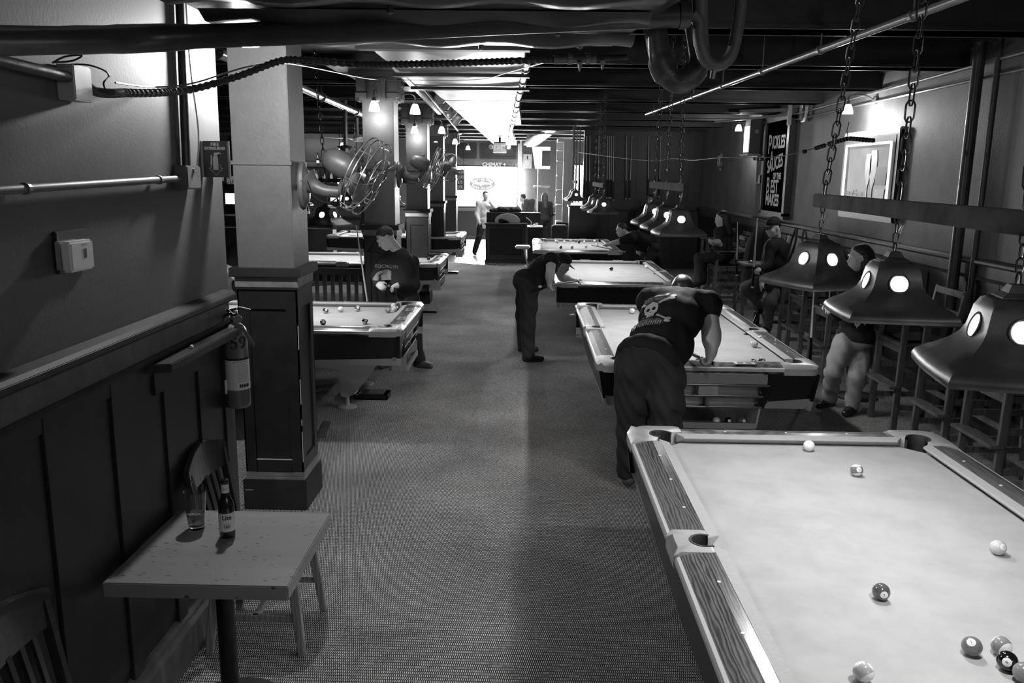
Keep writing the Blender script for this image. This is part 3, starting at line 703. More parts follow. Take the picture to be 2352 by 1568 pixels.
    if ends[0]:     # the foot end: black corner cheeks, ledge shelves and the open ball return
        y = -ny - .18
        for sg in (-1, 1):
            q = MB(); q.prism([(.40, .745), (hx - .012, .745), (hx - .03, .56), (.46, .53)], 0, .045, f=lambda x, z, k: (sg * x * (hx / .83), y + .035 - k * .8 + (.745 - z) * .18, z)); q.build('cheek', M['blackgloss'], t)
            q = MB(); q.prism([(.46, .53), (hx - .035, .56), (hx - .075, .475), (.42, .475)], 0, .04, f=lambda x, z, k: (sg * x * (hx / .83), y + .035 - k * .8 + (.745 - z) * .18, z)); q.build('lower_cheek', M['alu'], t)
        q = MB(); q.box(-.42, .42, y + .0, y + .03, .665, .745); q.build('end_panel', M['alu'], t, bevel=.003)
        for z in (.655, .572, .487):
            q = MB(); q.box(-.42 - (.02 if z > .6 else -.02), .42 + (.02 if z > .6 else -.02), y - .01 + (.745 - z) * .12, y + .14, z - .008, z + .006); q.build('return_shelf', M['chrome'], t, bevel=.002)
        q = MB(); q.box(-.42, .42, y + .13, y + .15, .48, .66); q.build('return_back', M['steel'], t)
        q = MB(); q.box(-.07, .07, y + .005, y + .13, .58, .66); q.build('return_chute', M['alucast'], t, bevel=.004)
        q = MB(); q.box(-.012, .012, y + .02, y + .13, .49, .57); q.build('return_divider', M['steel'], t)
        for sg in (-1, 1):
            q = MB(); q.bar((sg * .44, y + .03, .655), (sg * .395, y + .05, .48), .012, .05); q.build('return_side', M['blackgloss'], t)
        q = MB(); q.box(-.36, .36, y + .02, y + .18, .33, .335); q.box(-.36, .36, y - .0, y + .02, .33, .375); q.build('ball_tray', M['alu'], t)
        for sg in (-1, 1):
            q = MB(); q.bar((sg * .36, y + .08, .335), (sg * .38, y + .08, .478), .012, .14); q.build('tray_side', M['alucast'], t)
        if counters:
            for sg in (-1, 1):
                x0 = sg * .26
                q = MB(); q.box(x0 - .075, x0 + .075, -ny - .155, -ny - .08, .8065, .8105); o = q.build('score_counter', M['alucast'], t)
                for dx in (-.03, .03):
                    q = MB(); q.box(x0 + dx - .02, x0 + dx + .02, -ny - .135, -ny - .1, .8105, .8118); q.build('window', M['dgrey'], o)
    # frame and pedestal legs with round adjustable feet
    q = MB(); q.box(-nx + .12, nx - .12, -ny + .15, ny - .15, .5, .725); q.build('frame', M['black'], t)
    for sx in (-1, 1):
        q = MB(); q.prism([(-ny + .3, .5), (ny - .3, .5), (ny - .42, .36), (0, .42), (-ny + .42, .36)], -.03, .03, f=lambda y, z, k: (sx * (nx - .2) + k, y, z)); q.build('long_beam', M['alu'], t)
    for sy in (-1, 1):
        for sx in (-1, 1):
            q = MB(); vs = []
            prof = [(.5, .43, .06), (.42, .43, .09), (.33, .43, .14), (.24, .43, .21), (.16, .43, .28), (.115, .425, .33), (.10, .41, .35)]
            for z, a, b in prof:
                th = .055 if z > .2 else .045
                for py, px in ((a, -th), (b, -th * .6), (b, th * .6), (a, th)): vs.append((sx * (nx - .2) + px, sy * (ny - py), z))
            n = len(prof); fs = [(0, 1, 2, 3), tuple((n - 1) * 4 + k for k in (3, 2, 1, 0))]
            for i in range(n - 1): fs += [(i * 4 + j, i * 4 + (j + 1) % 4, i * 4 + 4 + (j + 1) % 4, i * 4 + 4 + j) for j in range(4)]
            q.add(vs, fs); o = q.build('leg', M['alu'], t, bevel=.008)
            q = MB(); q.lathe([(.09, 0), (.09, .006), (.06, .016), (.022, .022), (.02, .105)], 20, (sx * (nx - .2), sy * (ny - .375), 0)); q.build('foot', M['alucast'], o, smooth=True)
    return t
TA = pool_table('a', 'nearest pool table, dark grained rails and pale cloth at the lower right', (1.385, 2.88, 0), 2.92, 1.67, PI, counters=False)
TB = pool_table('b', 'pool table the man in the printed vest leans on, ball return showing', (1.33, 7.28, 0), 2.92, 1.62)
TC = pool_table('c', 'pool table where the bearded-capless bent player in black shoots, third along the right', (1.19, 11.84, 0), 2.92, 1.64, PI)
TC['label'] = 'third pool table along the right row, black-clad player bent at its left corner'
TD = pool_table('d', 'farthest table of the right row, many balls, player reaching across it', (.92, 16.3, 0), 2.86, 1.62, PI)
TE = pool_table('e', 'nearest left-hand pool table, half hidden by the nearest column', (-2.52, 7.82, 0), 2.9, 1.66, PI / 2)
TF = pool_table('f', 'second left-hand pool table, behind the slatted bench', (-2.78, 13.25, 0), 2.92, 1.66, PI / 2)
TG = pool_table('g', 'farthest left-hand pool table, beyond the third column', (-2.86, 18.6, 0), 2.92, 1.66, PI / 2)

# ------------------------------------------------------------------ balls
def ball_mat(g, stripe):
    key = 'ball_%s_%.2f' % ('stripe' if stripe else 'solid', g)
    if key in MATS: return MATS[key]
    m = bpy.data.materials.new(key); m.use_nodes = True; nt = m.node_tree; b = nt.nodes['Principled BSDF']; L = nt.links.new
    b.inputs['Roughness'].default_value = .08; b.inputs['Coat Weight'].default_value = .6; b.inputs['Coat Roughness'].default_value = .03
    tc = nt.nodes.new('ShaderNodeTexCoord'); s = nt.nodes.new('ShaderNodeSeparateXYZ'); L(tc.outputs['Object'], s.inputs[0])
    def cmp_(sock, op, v):
        n = nt.nodes.new('ShaderNodeMath'); n.operation = op; n.inputs[1].default_value = v; L(sock, n.inputs[0]); return n.outputs[0]
    def mix(f, a, bb):
        n = nt.nodes.new('ShaderNodeMix'); n.data_type = 'RGBA'; L(f, n.inputs[0])
        for i, x in ((6, a), (7, bb)):
            if isinstance(x, float): n.inputs[i].default_value = (x, x, x, 1)
            else: L(x, n.inputs[i])
        return n.outputs[2]
    r = .0286
    ab = cmp_(s.outputs['Y'], 'ABSOLUTE', 0)
    col = mix(cmp_(ab, 'GREATER_THAN', r * .55), g, .82) if stripe else None
    spot = cmp_(s.outputs['Z'], 'GREATER_THAN', r * .9)
    col = mix(spot, col if col is not None else g, .82)
    L(col, b.inputs['Base Color']); MATS[key] = m; return m
M['cueball'] = mat('ivory_ball', .82, .1, coat=.6)
DIG = {}
def ball(p, g=None, stripe=False, num=None, label='', rot=(0, 0, 0), group=None, z=BED + .0288):
    me_key = 'cue' if g is None else (g, stripe)
    q = MB(); q.sphere((0, 0, 0), .0286, 32 if p[1] < 10 else 16)
    o = q.build('cue_ball' if g is None else 'billiard_ball', M['cueball'] if g is None else ball_mat(g, stripe), None, smooth=True)
    tag(o, label, 'ball', group)
    o.location = (p[0], p[1], z); o.rotation_euler = rot
    if num:
        d = text('number', num, .011, M['black'], o, (0, 0, .0285), extrude=.0003)
    return o
def B(px, *a, **k): return ball(px, *a, **k)
gA = 'balls on the nearest table'; gB = 'balls on the second right-hand table'; gE = 'balls on the nearest left-hand table'; gD = 'balls on the farthest right-hand table'
B((1.455, 4.072, 0.790), label='white cue ball near the far cushion of the nearest table', group=gA)
B((1.562, 3.722, 0.790), .16, True, '12', 'striped ball numbered 12 just short of the cue ball on the nearest table', (1.15, 0, .05), gA)
B((1.772, 2.911, 0.790), .5, False, '1', 'pale solid ball near the right cushion of the nearest table', (1.1, -.15, .3), gA)
B((1.191, 2.552, 0.790), .09, False, '7', 'medium-dark solid ball alone in the middle of the nearest table', (1.5, -.6, 0), gA)
B((0.951, 2.091, 0.790), .42, True, None, 'pale striped ball at the bottom edge of the nearest table', (.6, .5, .8), gA)
B((1.323, 2.233, 0.790), .14, False, '2', 'solid dark-grey ball numbered 2 in the lower right cluster', (.5, -.5, 0), gA)
B((1.411, 2.237, 0.790), .22, True, None, 'striped ball touching the black one in the lower right cluster', (.3, .9, .5), gA)
B((1.385, 2.160, 0.790), .006, False, '8', 'black ball in the lower right cluster of the nearest table', (.9, -1.0, 0), gA)
B((1.399, 2.104, 0.790), .2, False, None, 'grey solid ball cut by the frame in the lower right corner', (.9, 1.0, 0), gA)
B((1.879, 6.701, 0.790), .42, False, '1', 'pale solid ball near the right side pocket of the second right-hand table', (.9, .2, 0), gB)
B((1.991, 6.931, 0.790), .008, True, None, 'black-striped ball beside the right side pocket of the second right-hand table', (1.2, 0, .5), gB)
B((1.681, 5.996, 0.790), .008, False, '8', 'black ball by the near rail of the second right-hand table', (.9, .2, 0), gB)
B((1.756, 6.045, 0.790), .03, True, None, 'dark striped ball by the near rail beside the black ball', (1.2, .3, .2), gB)
B((1.294, 6.041, 0.790), .5, True, None, 'striped ball partly behind the leaning man by the near rail', (1.2, .3, .2), gB)
B((1.075, 8.308, 0.790), .6, True, None, 'pale ball on the far cloth left of the leaning man', (1.2, .3, .2), gB)
# balls waiting in the tray of table B
for i, (x, g_, n_, l) in enumerate(((1.42, .45, '9', 'pale ball lying in the ball tray'), (1.505, .008, '8', 'black ball in the middle of the ball tray'), (1.61, .12, None, 'grey ball at the right end of the ball tray'))):
    B((x, 5.92, 0), g_, False, n_, l + ' of the second right-hand table', (1.3, 0, .2 * i), gB, z=.365)
# table C
B((0.698, 10.682, 0.790), label='white cue ball in front of the bent player in black', group='balls on the third right-hand table')
B((1.243, 12.168, 0.790), .01, False, None, 'black ball alone on the third right-hand table', group='balls on the third right-hand table')
B((1.810, 12.536, 0.790), .5, True, None, 'pale ball in the far right corner of the third right-hand table', group='balls on the third right-hand table')
# table D
B((0.639, 15.706, 0.790), 0.008, False, None, 'black ball nearest the left rail of the farthest right-hand table', group=gD)
B((0.854, 15.741, 0.790), 0.3, False, None, 'grey ball in the near row of the farthest right-hand table', group=gD)
B((1.133, 15.980, 0.790), None, False, None, 'white ball in the near row of the farthest right-hand table', group=gD)
B((0.591, 17.270, 0.790), 0.06, True, None, 'dark striped ball at the left of the far cluster', group=gD)
B((0.628, 17.049, 0.790), 0.35, False, None, 'grey ball in the left pair of the far cluster', group=gD)
B((0.763, 17.072, 0.790), 0.6, True, None, 'pale striped ball, third of the far cluster', group=gD)
B((0.915, 17.443, 0.790), 0.5, False, None, 'pale ball in the middle of the far cluster', group=gD)
B((1.019, 17.345, 0.790), 0.1, False, None, 'dark grey ball in the middle of the far cluster', group=gD)
B((1.062, 17.013, 0.790), 0.009, False, None, 'black ball in the far cluster', group=gD)
B((1.177, 17.144, 0.790), 0.05, True, None, 'dark striped ball right of the far cluster', group=gD)
B((1.413, 17.414, 0.790), None, False, None, 'white ball at the right of the far cluster', group=gD)
B((0.394, 17.351, 0.790), 0.1, False, None, 'dark ball by the far left pocket', group=gD)
B((1.378, 16.423, 0.790), 0.05, True, None, 'dark ball by the reaching hand of the player', group=gD)
B((-1.976, 8.048, 0.790), 0.01, True, '7', 'dark striped ball left of the white ball of the nearest left-hand table', (1.2, .4, .3), gE)
B((-1.850, 8.141, 0.790), None, False, None, 'white cue ball of the nearest left-hand table', (1.2, .4, .3), gE)
B((-1.694, 8.211, 0.790), 0.06, True, None, 'dark and white ball right of the white ball of the nearest left-hand table', (1.2, .4, .3), gE)
B((-1.843, 7.395, 0.790), 0.01, False, None, 'black ball nearest the near rail of the nearest left-hand table', (1.2, .4, .3), gE)
B((-1.481, 7.496, 0.790), 0.006, True, None, 'black and white striped ball near the corner of the nearest left-hand table', (1.2, .4, .3), gE)
B((-1.374, 8.132, 0.790), 0.25, False, None, 'grey ball in the corner cluster of the nearest left-hand table', (1.2, .4, .3), gE)
B((-1.362, 8.413, 0.790), 0.7, False, None, 'pale ball farthest in the corner cluster of the nearest left-hand table', (1.2, .4, .3), gE)
B((-1.322, 8.219, 0.790), 0.65, True, None, 'pale striped ball in the corner cluster of the nearest left-hand table', (1.2, .4, .3), gE)
B((-1.309, 8.275, 0.790), 0.1, False, None, 'dark ball hidden in the corner cluster of the nearest left-hand table', (1.2, .4, .3), gE)
B((-1.573, 13.245, 0.790), .03, False, None, 'dark ball alone at the right end of the second left-hand table', group='balls on the second left-hand table')
# ================================================================== HANGING TABLE LAMPS
def shade_mesh(n=4, hw=.22, h=.235, segs=10):
    """square bell: four concave panels flaring to a rolled skirt; returns MB"""
    s = .84
    prof = [(.055, .235), (.075, .225), (.088, .20), (.094, .17), (.1, .14), (.112, .115), (.135, .09), (.165, .068), (.195, .05), (.215, .033), (.222, .018), (.22, 0)]
    return [(r * s, z * s) for r, z in prof]
def lamp_fixture(label, pts, zb, bar_z, axis, ceil_pts, rots, power, bar_len, barmat='stoolwood', detail=True):
    """pts: shade centres (x, y); zb: bottom of the shades"""
    cx = sum(p[0] for p in pts) / len(pts); cy = sum(p[1] for p in pts) / len(pts)
    t = thing('table_lamp_fixture', label, 'lamp', (cx, cy, zb))
    if bar_z:
        q = MB(); d = V(axis).normalized(); q.bar(V(cx, cy, bar_z) - d * bar_len / 2, V(cx, cy, bar_z) + d * bar_len / 2, .035, .06); q.build('hanging_bar', M[barmat], t, world=True, bevel=.004)
    prof = shade_mesh()
    for i, (x, y) in enumerate(pts):
        R = Matrix.Translation((x, y, zb)) @ Matrix.Rotation(rots[i], 4, 'Z')
        q = MB(); K = 4; vs = []; fs = []
        for (r, z) in prof:
            for k in range(4):
                for j in range(4):
                    a = k * PI / 2 + PI / 4; b = a + PI / 2; tt = j / 4
                    p = V(math.cos(a), math.sin(a), 0) * (1 - tt) + V(math.cos(b), math.sin(b), 0) * tt
                    bulge = 1 + .05 * math.sin(PI * tt)
                    vs.append((p.x * r * 1.35 * bulge, p.y * r * 1.35 * bulge, z * 1.0))
        n = 16
        for a_ in range(len(prof) - 1):
            for j in range(n): fs.append((a_ * n + j, a_ * n + (j + 1) % n, a_ * n + n + (j + 1) % n, a_ * n + n + j))
        q.add(vs, fs)
        q.xf(R)
        o = q.build('lamp_shade', [M['shade']], t, world=True, smooth=True)
        md = o.modifiers.new('thickness', 'SOLIDIFY'); md.thickness = .004; md.offset = -1
        lo = V(o.location)
        # neck cap and eyelets
        q = MB(); q.lathe([(.0, .275), (.03, .272), (.045, .25), (.07, .238), (.078, .228), (.06, .226)], 4, (0, 0, 0)); q.xf(R @ Matrix.Rotation(PI / 4, 4, 'Z') @ Matrix.Scale(.84, 4)); q.build('neck_cap', M['shade'], o, world=True)
        for k in range(4):      # lit glass portholes, one in each panel
            q = MB(); ang = k * PI / 2; rr = .031
            n_ = V(math.cos(ang), math.sin(ang), .30).normalized(); c_ = V(math.cos(ang) * .0845, math.sin(ang) * .0845, .124)
            q.lathe([(.0, .006), (rr * .6, .004), (rr, .0)], 20, c_, axis=n_, cap=False); q.xf(R); q.build('porthole', M['porthole'], o, world=True, smooth=True)
            q = MB(); u = n_.orthogonal().normalized(); w_ = n_.cross(u)
            q.tube([c_ + (u * math.cos(a) + w_ * math.sin(a)) * (rr + .002) for a in [2 * PI * j / 20 for j in range(20)]], .0035, 6, closed=True); q.xf(R); q.build('porthole_ring', M['steel'], o, world=True)
        q = MB(); q.sphere((x, y, zb + .135), .025, 10); q.build('bulb', M['bulb'], o, world=True)
        light('POINT', (x, y, zb + .095), power, .03)
        if bar_z:      # hook and twisted cord between bar and shade
            q = MB(); z = zb + .24
            while z < bar_z - .03:
                link(q, (x, y, z), .03, .009, .0028, (int((z - zb) / .03)) % 2); z += .034
            q.build('chain', M['pipe'], t, world=True)
            q = MB(); q.tube(smoothpath([(x, y, zb + .225), (x + .018, y - .01, zb + .32), (x + .004, y, (zb + bar_z) / 2 + .1), (x + .02, y - .012, bar_z - .06)], 5), .0028, 6); q.build('cord', M['alucast'], t, world=True)
        a = V(x, y, bar_z + .03) if bar_z else V(x, y, zb + .235)
        b = V(*ceil_pts[i]); d = b - a; n = int(d.length / .052); q = MB(); dn = d.normalized()
        for k in range(n): link(q, a + d * ((k + .5) / n), .058, .015, .0036, k % 2, dn)
        q.build('chain', M['pipe'], t, world=True)
    return t
def link(q, c, ln, wd, r, tw, d=(0, 0, 1)):
    d = V(d).normalized(); u = V(1, 0, 0) if tw else V(0, 1, 0); u = (u - d * u.dot(d)).normalized(); c = V(c); h = ln / 2 - wd / 2
    P = [c + d * (h + math.sin(a) * wd) + u * math.cos(a) * wd for a in (0, PI / 3, 2 * PI / 3, PI)] + [c + d * (-h - math.sin(a) * wd) - u * math.cos(a) * wd for a in (0, PI / 3, 2 * PI / 3, PI)]
    q.tube(P, r, 5, closed=True)
lamp_fixture('wooden bar with three dark bell lamps hung on chains over the nearest table', [(1.31, 3.75), (1.28, 2.92), (1.19, 2.02)], 1.655, 2.03, (.07, 1, 0),
             [(1.30, 3.3, 3.5), (1.27, 2.85, 3.5), (1.19, 2.15, 3.5)], [.40, -.1, -.2], P_TABLE, 2.0, 'barwood')
lamp_fixture('three-shade bell lamp bar over the second right-hand table', [(1.16, 7.75), (1.155, 7.05), (1.15, 6.38)], 1.69, 2.05, (0, 1, 0),
             [(1.16, 7.5, 3.5), (1.155, 7.05, 3.5), (1.15, 6.6, 3.5)], [.06, .05, .04], P_TABLE, 1.75, 'barwood')
lamp_fixture('three-shade bell lamp bar over the third right-hand table', [(1.0, 12.7), (1.0, 12.0), (1.0, 11.2)], 1.63, 2.0, (0, 1, 0),
             [(1.0, 12.5, 3.5), (1.0, 12.0, 3.5), (1.0, 11.4, 3.5)], [.1, .3, .1], P_TABLE, 1.8, 'barwood')
lamp_fixture('bell lamps over the farthest right-hand table, beside the cue wall', [(.92, 16.9), (.92, 16.2)], 1.64, 2.0, (0, 1, 0),
             [(.92, 16.9, 3.5), (.92, 16.2, 3.5)], [.1, .1], P_TABLE, 1.2, 'barwood')
lamp_fixture('bell lamp row over the nearest left-hand table, seen under the wall fan', [(-1.86, 7.75), (-2.6, 7.75), (-3.35, 7.75)], 1.62, 1.98, (1, 0, 0),
             [(-1.95, 7.75, 3.5), (-2.6, 7.75, 3.5), (-3.2, 7.75, 3.5)], [-.35, 0, 0], P_TABLE, 2.0, 'darkwood')
lamp_fixture('bell lamp row over the second left-hand table', [(-2.1, 13.25), (-2.85, 13.25), (-3.6, 13.25)], 1.6, 2.0, (1, 0, 0),
             [(-2.1, 13.25, 3.5), (-2.85, 13.25, 3.5), (-3.6, 13.25, 3.5)], [.1, .1, .1], P_TABLE, 1.9, 'darkwood')
lamp_fixture('bell lamp row over the farthest left-hand table', [(-2.2, 18.6), (-3.0, 18.6), (-3.8, 18.6)], 1.6, 2.0, (1, 0, 0),
             [(-2.2, 18.6, 3.5), (-3.0, 18.6, 3.5), (-3.8, 18.6, 3.5)], [.1, .1, .1], P_TABLE, 2.0, 'darkwood')

# ------------------------------------------------------------------ bracket lamps on walls and columns
def sconce(base, out, label, power=None, drop=.0, r=.06, cat='lamp'):
    """gooseneck arm from base along out, bell glass shade facing down"""
    base = V(base); out = V(out); L_ = out.length; d = out.normalized()
    t = thing('bracket_lamp', label, cat, base)
    q = MB(); q.lathe([(.05, 0), (.05, .012), (.025, .02)], 16, base, axis=d); q.build('wall_plate', M['steel'], t, world=True, smooth=True)
    tip = base + out
    P = smoothpath([base + d * .015, base + d * L_ * .35 + V(0, 0, .05), base + d * L_ * .75 + V(0, 0, .06), tip + V(0, 0, .03), tip + V(0, 0, -.01)], 5)
    MB().tube(P, .008, 8).build('arm', M['steel'], t, world=True, smooth=True)
    q = MB(); q.lathe([(.02, -.01), (.024, -.05), (.03, -.055)], 14, tip); q.build('socket', M['steel'], t, world=True, smooth=True)
    q = MB(); q.lathe([(.028, -.05), (.04, -.075), (.052, -.11), (r, -.155)], 18, tip, cap=False); q.build('glass_shade', M['glassshade'], t, world=True, smooth=True)
    q = MB(); q.sphere((tip.x, tip.y, tip.z - .11), .03, 12); q.build('bulb', M['bulb'], t, world=True)
    light('POINT', (tip.x, tip.y, tip.z - .22), power or P_SCONCE, .04)
    return t
sconce((3.980, 9.984, 3.017), (-.3, .0, 0), 'bracket lamp with glowing glass bell above the framed mirror picture', P_SCONCE)
sconce((3.980, 14.987, 3.075), (-.32, .0, 0), 'bracket lamp with glowing glass bell left of the letterboard poster', P_SCONCE)
sconce((-1.655, 9.34, 2.93), (0, -.18, 0), 'bracket lamp on the front face of the second column', P_SCONCE * .2)
sconce((-1.47, 9.55, 2.93), (.2, 0, 0), 'bracket lamp on the right face of the second column', P_SCONCE * .25)
sconce((-1.80, 13.63, 2.9), (0, -.18, 0), 'bracket lamp on the front face of the third column', P_SCONCE * .2)
sconce((-1.98, 13.82, 2.88), (-.25, 0, 0), 'bracket lamp on the left face of the third column', P_SCONCE * .25)
sconce((-1.61, 13.82, 2.92), (.2, 0, 0), 'bracket lamp on the right face of the third column', P_SCONCE * .3)
sconce((-1.78, 18.07, 2.9), (.22, 0, 0), 'bracket lamp on the right face of the fourth column', P_SCONCE * .3)
sconce((-1.89, 22.37, 2.9), (.3, 0, 0), 'bracket lamp on the right face of the fifth column', P_SCONCE * .3)
sconce((-1.5, 4.0, 2.86), (.17, .06, 0), 'dazzling bracket lamp on the end of the left wall, under the ceiling pipe', P_SCONCE * 2.1)
# ================================================================== PEOPLE
def _eval(prims, lo, shape, vx, k):
    f = np.full(shape, 1.0, np.float32)
    for pr in prims:
        kind = pr[0]
        if kind == 'c':
            a, b, ra, rb = np.array(pr[1]), np.array(pr[2]), pr[3], pr[4]; m = max(ra, rb) + k + 2 * vx
            mn = np.minimum(a, b) - m; mx = np.maximum(a, b) + m
        else:
            c, r, R3 = np.array(pr[1]), np.array(pr[2]), pr[3]; m = max(r) + k + 2 * vx; mn = c - m; mx = c + m
        i0 = np.maximum(np.floor((mn - lo) / vx).astype(int), 0); i1 = np.minimum(np.ceil((mx - lo) / vx).astype(int) + 1, shape)
        if np.any(i1 <= i0): continue
        X = [lo[d] + vx * np.arange(i0[d], i1[d], dtype=np.float32) for d in range(3)]
        x, y, z = X[0][:, None, None], X[1][None, :, None], X[2][None, None, :]
        if kind == 'c':
            ba = b - a; L2 = max(float(ba @ ba), 1e-9)
            t = np.clip(((x - a[0]) * ba[0] + (y - a[1]) * ba[1] + (z - a[2]) * ba[2]) / L2, 0, 1)
            d = np.sqrt((x - a[0] - t * ba[0]) ** 2 + (y - a[1] - t * ba[1]) ** 2 + (z - a[2] - t * ba[2]) ** 2) - (ra + (rb - ra) * t)
        else:
            px, py, pz = x - c[0], y - c[1], z - c[2]
            q0 = (R3[0][0] * px + R3[0][1] * py + R3[0][2] * pz); q1 = (R3[1][0] * px + R3[1][1] * py + R3[1][2] * pz); q2 = (R3[2][0] * px + R3[2][1] * py + R3[2][2] * pz)
            k0 = np.sqrt((q0 / r[0]) ** 2 + (q1 / r[1]) ** 2 + (q2 / r[2]) ** 2); k1 = np.sqrt((q0 / r[0] ** 2) ** 2 + (q1 / r[1] ** 2) ** 2 + (q2 / r[2] ** 2) ** 2)
            d = k0 * (k0 - 1) / np.maximum(k1, 1e-6)
        sl = tuple(slice(i0[d_], i1[d_]) for d_ in range(3)); g = f[sl]; kk = pr[5] if kind == 'c' and len(pr) > 5 else k
        h = np.maximum(kk - np.abs(g - d), 0) / kk; f[sl] = np.minimum(g, d) - h * h * kk * .25
    return f
def sdf_mesh(name, prims, m, parent, vx=.012, k=.03, cuts=(), noise=0, smooth=True):
    """one closed surface around the blended primitives; cuts: (point, normal) keep the side against the normal"""
    los = []; his = []
    for pr in prims:
        if pr[0] == 'c':
            mm = max(pr[3], pr[4]) + vx * 3; los.append(np.minimum(pr[1], pr[2]) - mm); his.append(np.maximum(pr[1], pr[2]) + mm)
        else: mm = max(pr[2]) + vx * 3; los.append(np.array(pr[1]) - mm); his.append(np.array(pr[1]) + mm)
    lo = np.min(los, 0); hi = np.max(his, 0); shape = np.ceil((hi - lo) / vx).astype(int) + 2
    f = _eval(prims, lo, shape, vx, k)
    X, Y, Z = np.meshgrid(*[lo[d] + vx * np.arange(shape[d], dtype=np.float32) for d in range(3)], indexing='ij', sparse=True)
    if noise: f = f + noise * (np.sin(X * 31 + Z * 17 + 2 * np.sin(Y * 13)) * np.sin(Y * 27 - Z * 21 + 1.5 * np.sin(X * 11)) + .6 * np.sin(X * 61 - Y * 47 + Z * 39))
    for (p, n_) in cuts:
        n_ = np.array(n_, float); n_ /= np.linalg.norm(n_); f = np.maximum(f, (X - p[0]) * n_[0] + (Y - p[1]) * n_[1] + (Z - p[2]) * n_[2])
    s = f < 0; nx, ny, nz = [d - 1 for d in f.shape]
    cnt = np.zeros((nx, ny, nz), np.int8)
    for dx in (0, 1):
        for dy in (0, 1):
            for dz in (0, 1): cnt += s[dx:dx + nx, dy:dy + ny, dz:dz + nz]
    act = (cnt > 0) & (cnt < 8); idx = -np.ones(act.shape, np.int64); ii = np.argwhere(act); idx[act] = np.arange(len(ii))
    acc = np.zeros((len(ii), 3)); num = np.zeros(len(ii))
    cr = [(a, b, c) for a in (0, 1) for b in (0, 1) for c in (0, 1)]
    val = {c: f[ii[:, 0] + c[0], ii[:, 1] + c[1], ii[:, 2] + c[2]].astype(float) for c in cr}
    for c in cr:
        for d in range(3):
            if c[d] == 0:
                e = list(c); e[d] = 1; e = tuple(e); a, b = val[c], val[e]; m_ = (a < 0) != (b < 0)
                t = np.where(m_, a / np.where(m_, a - b, 1), 0); p = np.tile(np.array(c, float), (len(ii), 1)); p[:, d] += t
                acc[m_] += p[m_]; num[m_] += 1
    P = lo + vx * (ii + acc / np.maximum(num, 1)[:, None])
    F = []
    for d in range(3):
        e1, e2 = (d + 1) % 3, (d + 2) % 3
        sl0 = [slice(0, n_ ) for n_ in f.shape]; sl1 = list(sl0); sl0[d] = slice(0, f.shape[d] - 1); sl1[d] = slice(1, f.shape[d])
        ch = s[tuple(sl0)] != s[tuple(sl1)]; g = np.argwhere(ch)
        g = g[(g[:, e1] > 0) & (g[:, e2] > 0) & (g[:, e1] < idx.shape[e1]) & (g[:, e2] < idx.shape[e2])]
        if not len(g): continue
        def at(o1, o2):
            h = g.copy(); h[:, e1] -= o1; h[:, e2] -= o2; return idx[h[:, 0], h[:, 1], h[:, 2]]
        q = np.stack([at(1, 1), at(0, 1), at(0, 0), at(1, 0)], 1); fl = ~s[g[:, 0], g[:, 1], g[:, 2]]; q[fl] = q[fl][:, ::-1]; F.append(q)
    F = np.concatenate(F)
    o3 = np.array(parent.location) if parent is not None else np.zeros(3)
    me = bpy.data.meshes.new(name); me.from_pydata((P - o3).tolist(), [], F.tolist()); me.materials.append(m)
    if smooth: me.polygons.foreach_set('use_smooth', [True] * len(me.polygons))
    o = bpy.data.objects.new(name, me); COL.objects.link(o); o.parent = parent
    return o
def v3(*a): return np.array(a[0] if len(a) == 1 else a, float)
def nrm(a): return a / max(np.linalg.norm(a), 1e-9)
def frame(F, U=(0, 0, 1)):
    F = nrm(v3(F)); R_ = np.cross(F, v3(U)); R_ = nrm(R_) if np.linalg.norm(R_) > 1e-4 else v3(1, 0, 0); return R_, F, np.cross(R_, F)   # right, forward, up
def hand(P, w, d, palm, s=1.0, curl=.5, side=1):
    """palm block, four unequal bent fingers and a thumb from the palm's side; d = finger direction, palm = the way the palm faces"""
    d = nrm(v3(d)); palm = nrm(v3(palm) - d * (v3(palm) @ d)); lat = np.cross(d, palm) * side; w = v3(w)
    P.append(('c', w, w + d * .03 * s, .026 * s, .028 * s))
    for q, l in ((-.024, .062), (-.008, .068), (.009, .066), (.025, .060)):
        P.append(('c', w + d * .015 * s + lat * q * .6 * s, w + d * l * s + lat * q * s, .017 * s, .0125 * s, .012))
    for q, l0, ln in ((-.027, .064, .058), (-.009, .07, .073), (.010, .068, .078), (.028, .062, .068)):
        a = w + d * l0 * s + lat * q * s; th = curl; dd = d
        for part, r0 in ((.42, .0095), (.32, .0085), (.26, .0075)):
            dd = nrm(d * math.cos(th) + palm * math.sin(th)); b = a + dd * ln * part * s
            P.append(('c', a, b, r0 * s, r0 * .93 * s, .006)); a = b; th += curl * .9
    a = w + d * .02 * s + lat * .026 * s; b = a + nrm(lat * .75 + d * .7 + palm * .35) * .036 * s; c = b + nrm(d * .8 + palm * (.3 + curl * .5) + lat * .15) * .032 * s
    P.append(('c', a, b, .0135 * s, .0115 * s, .01)); P.append(('c', b, c, .011 * s, .0085 * s, .006))
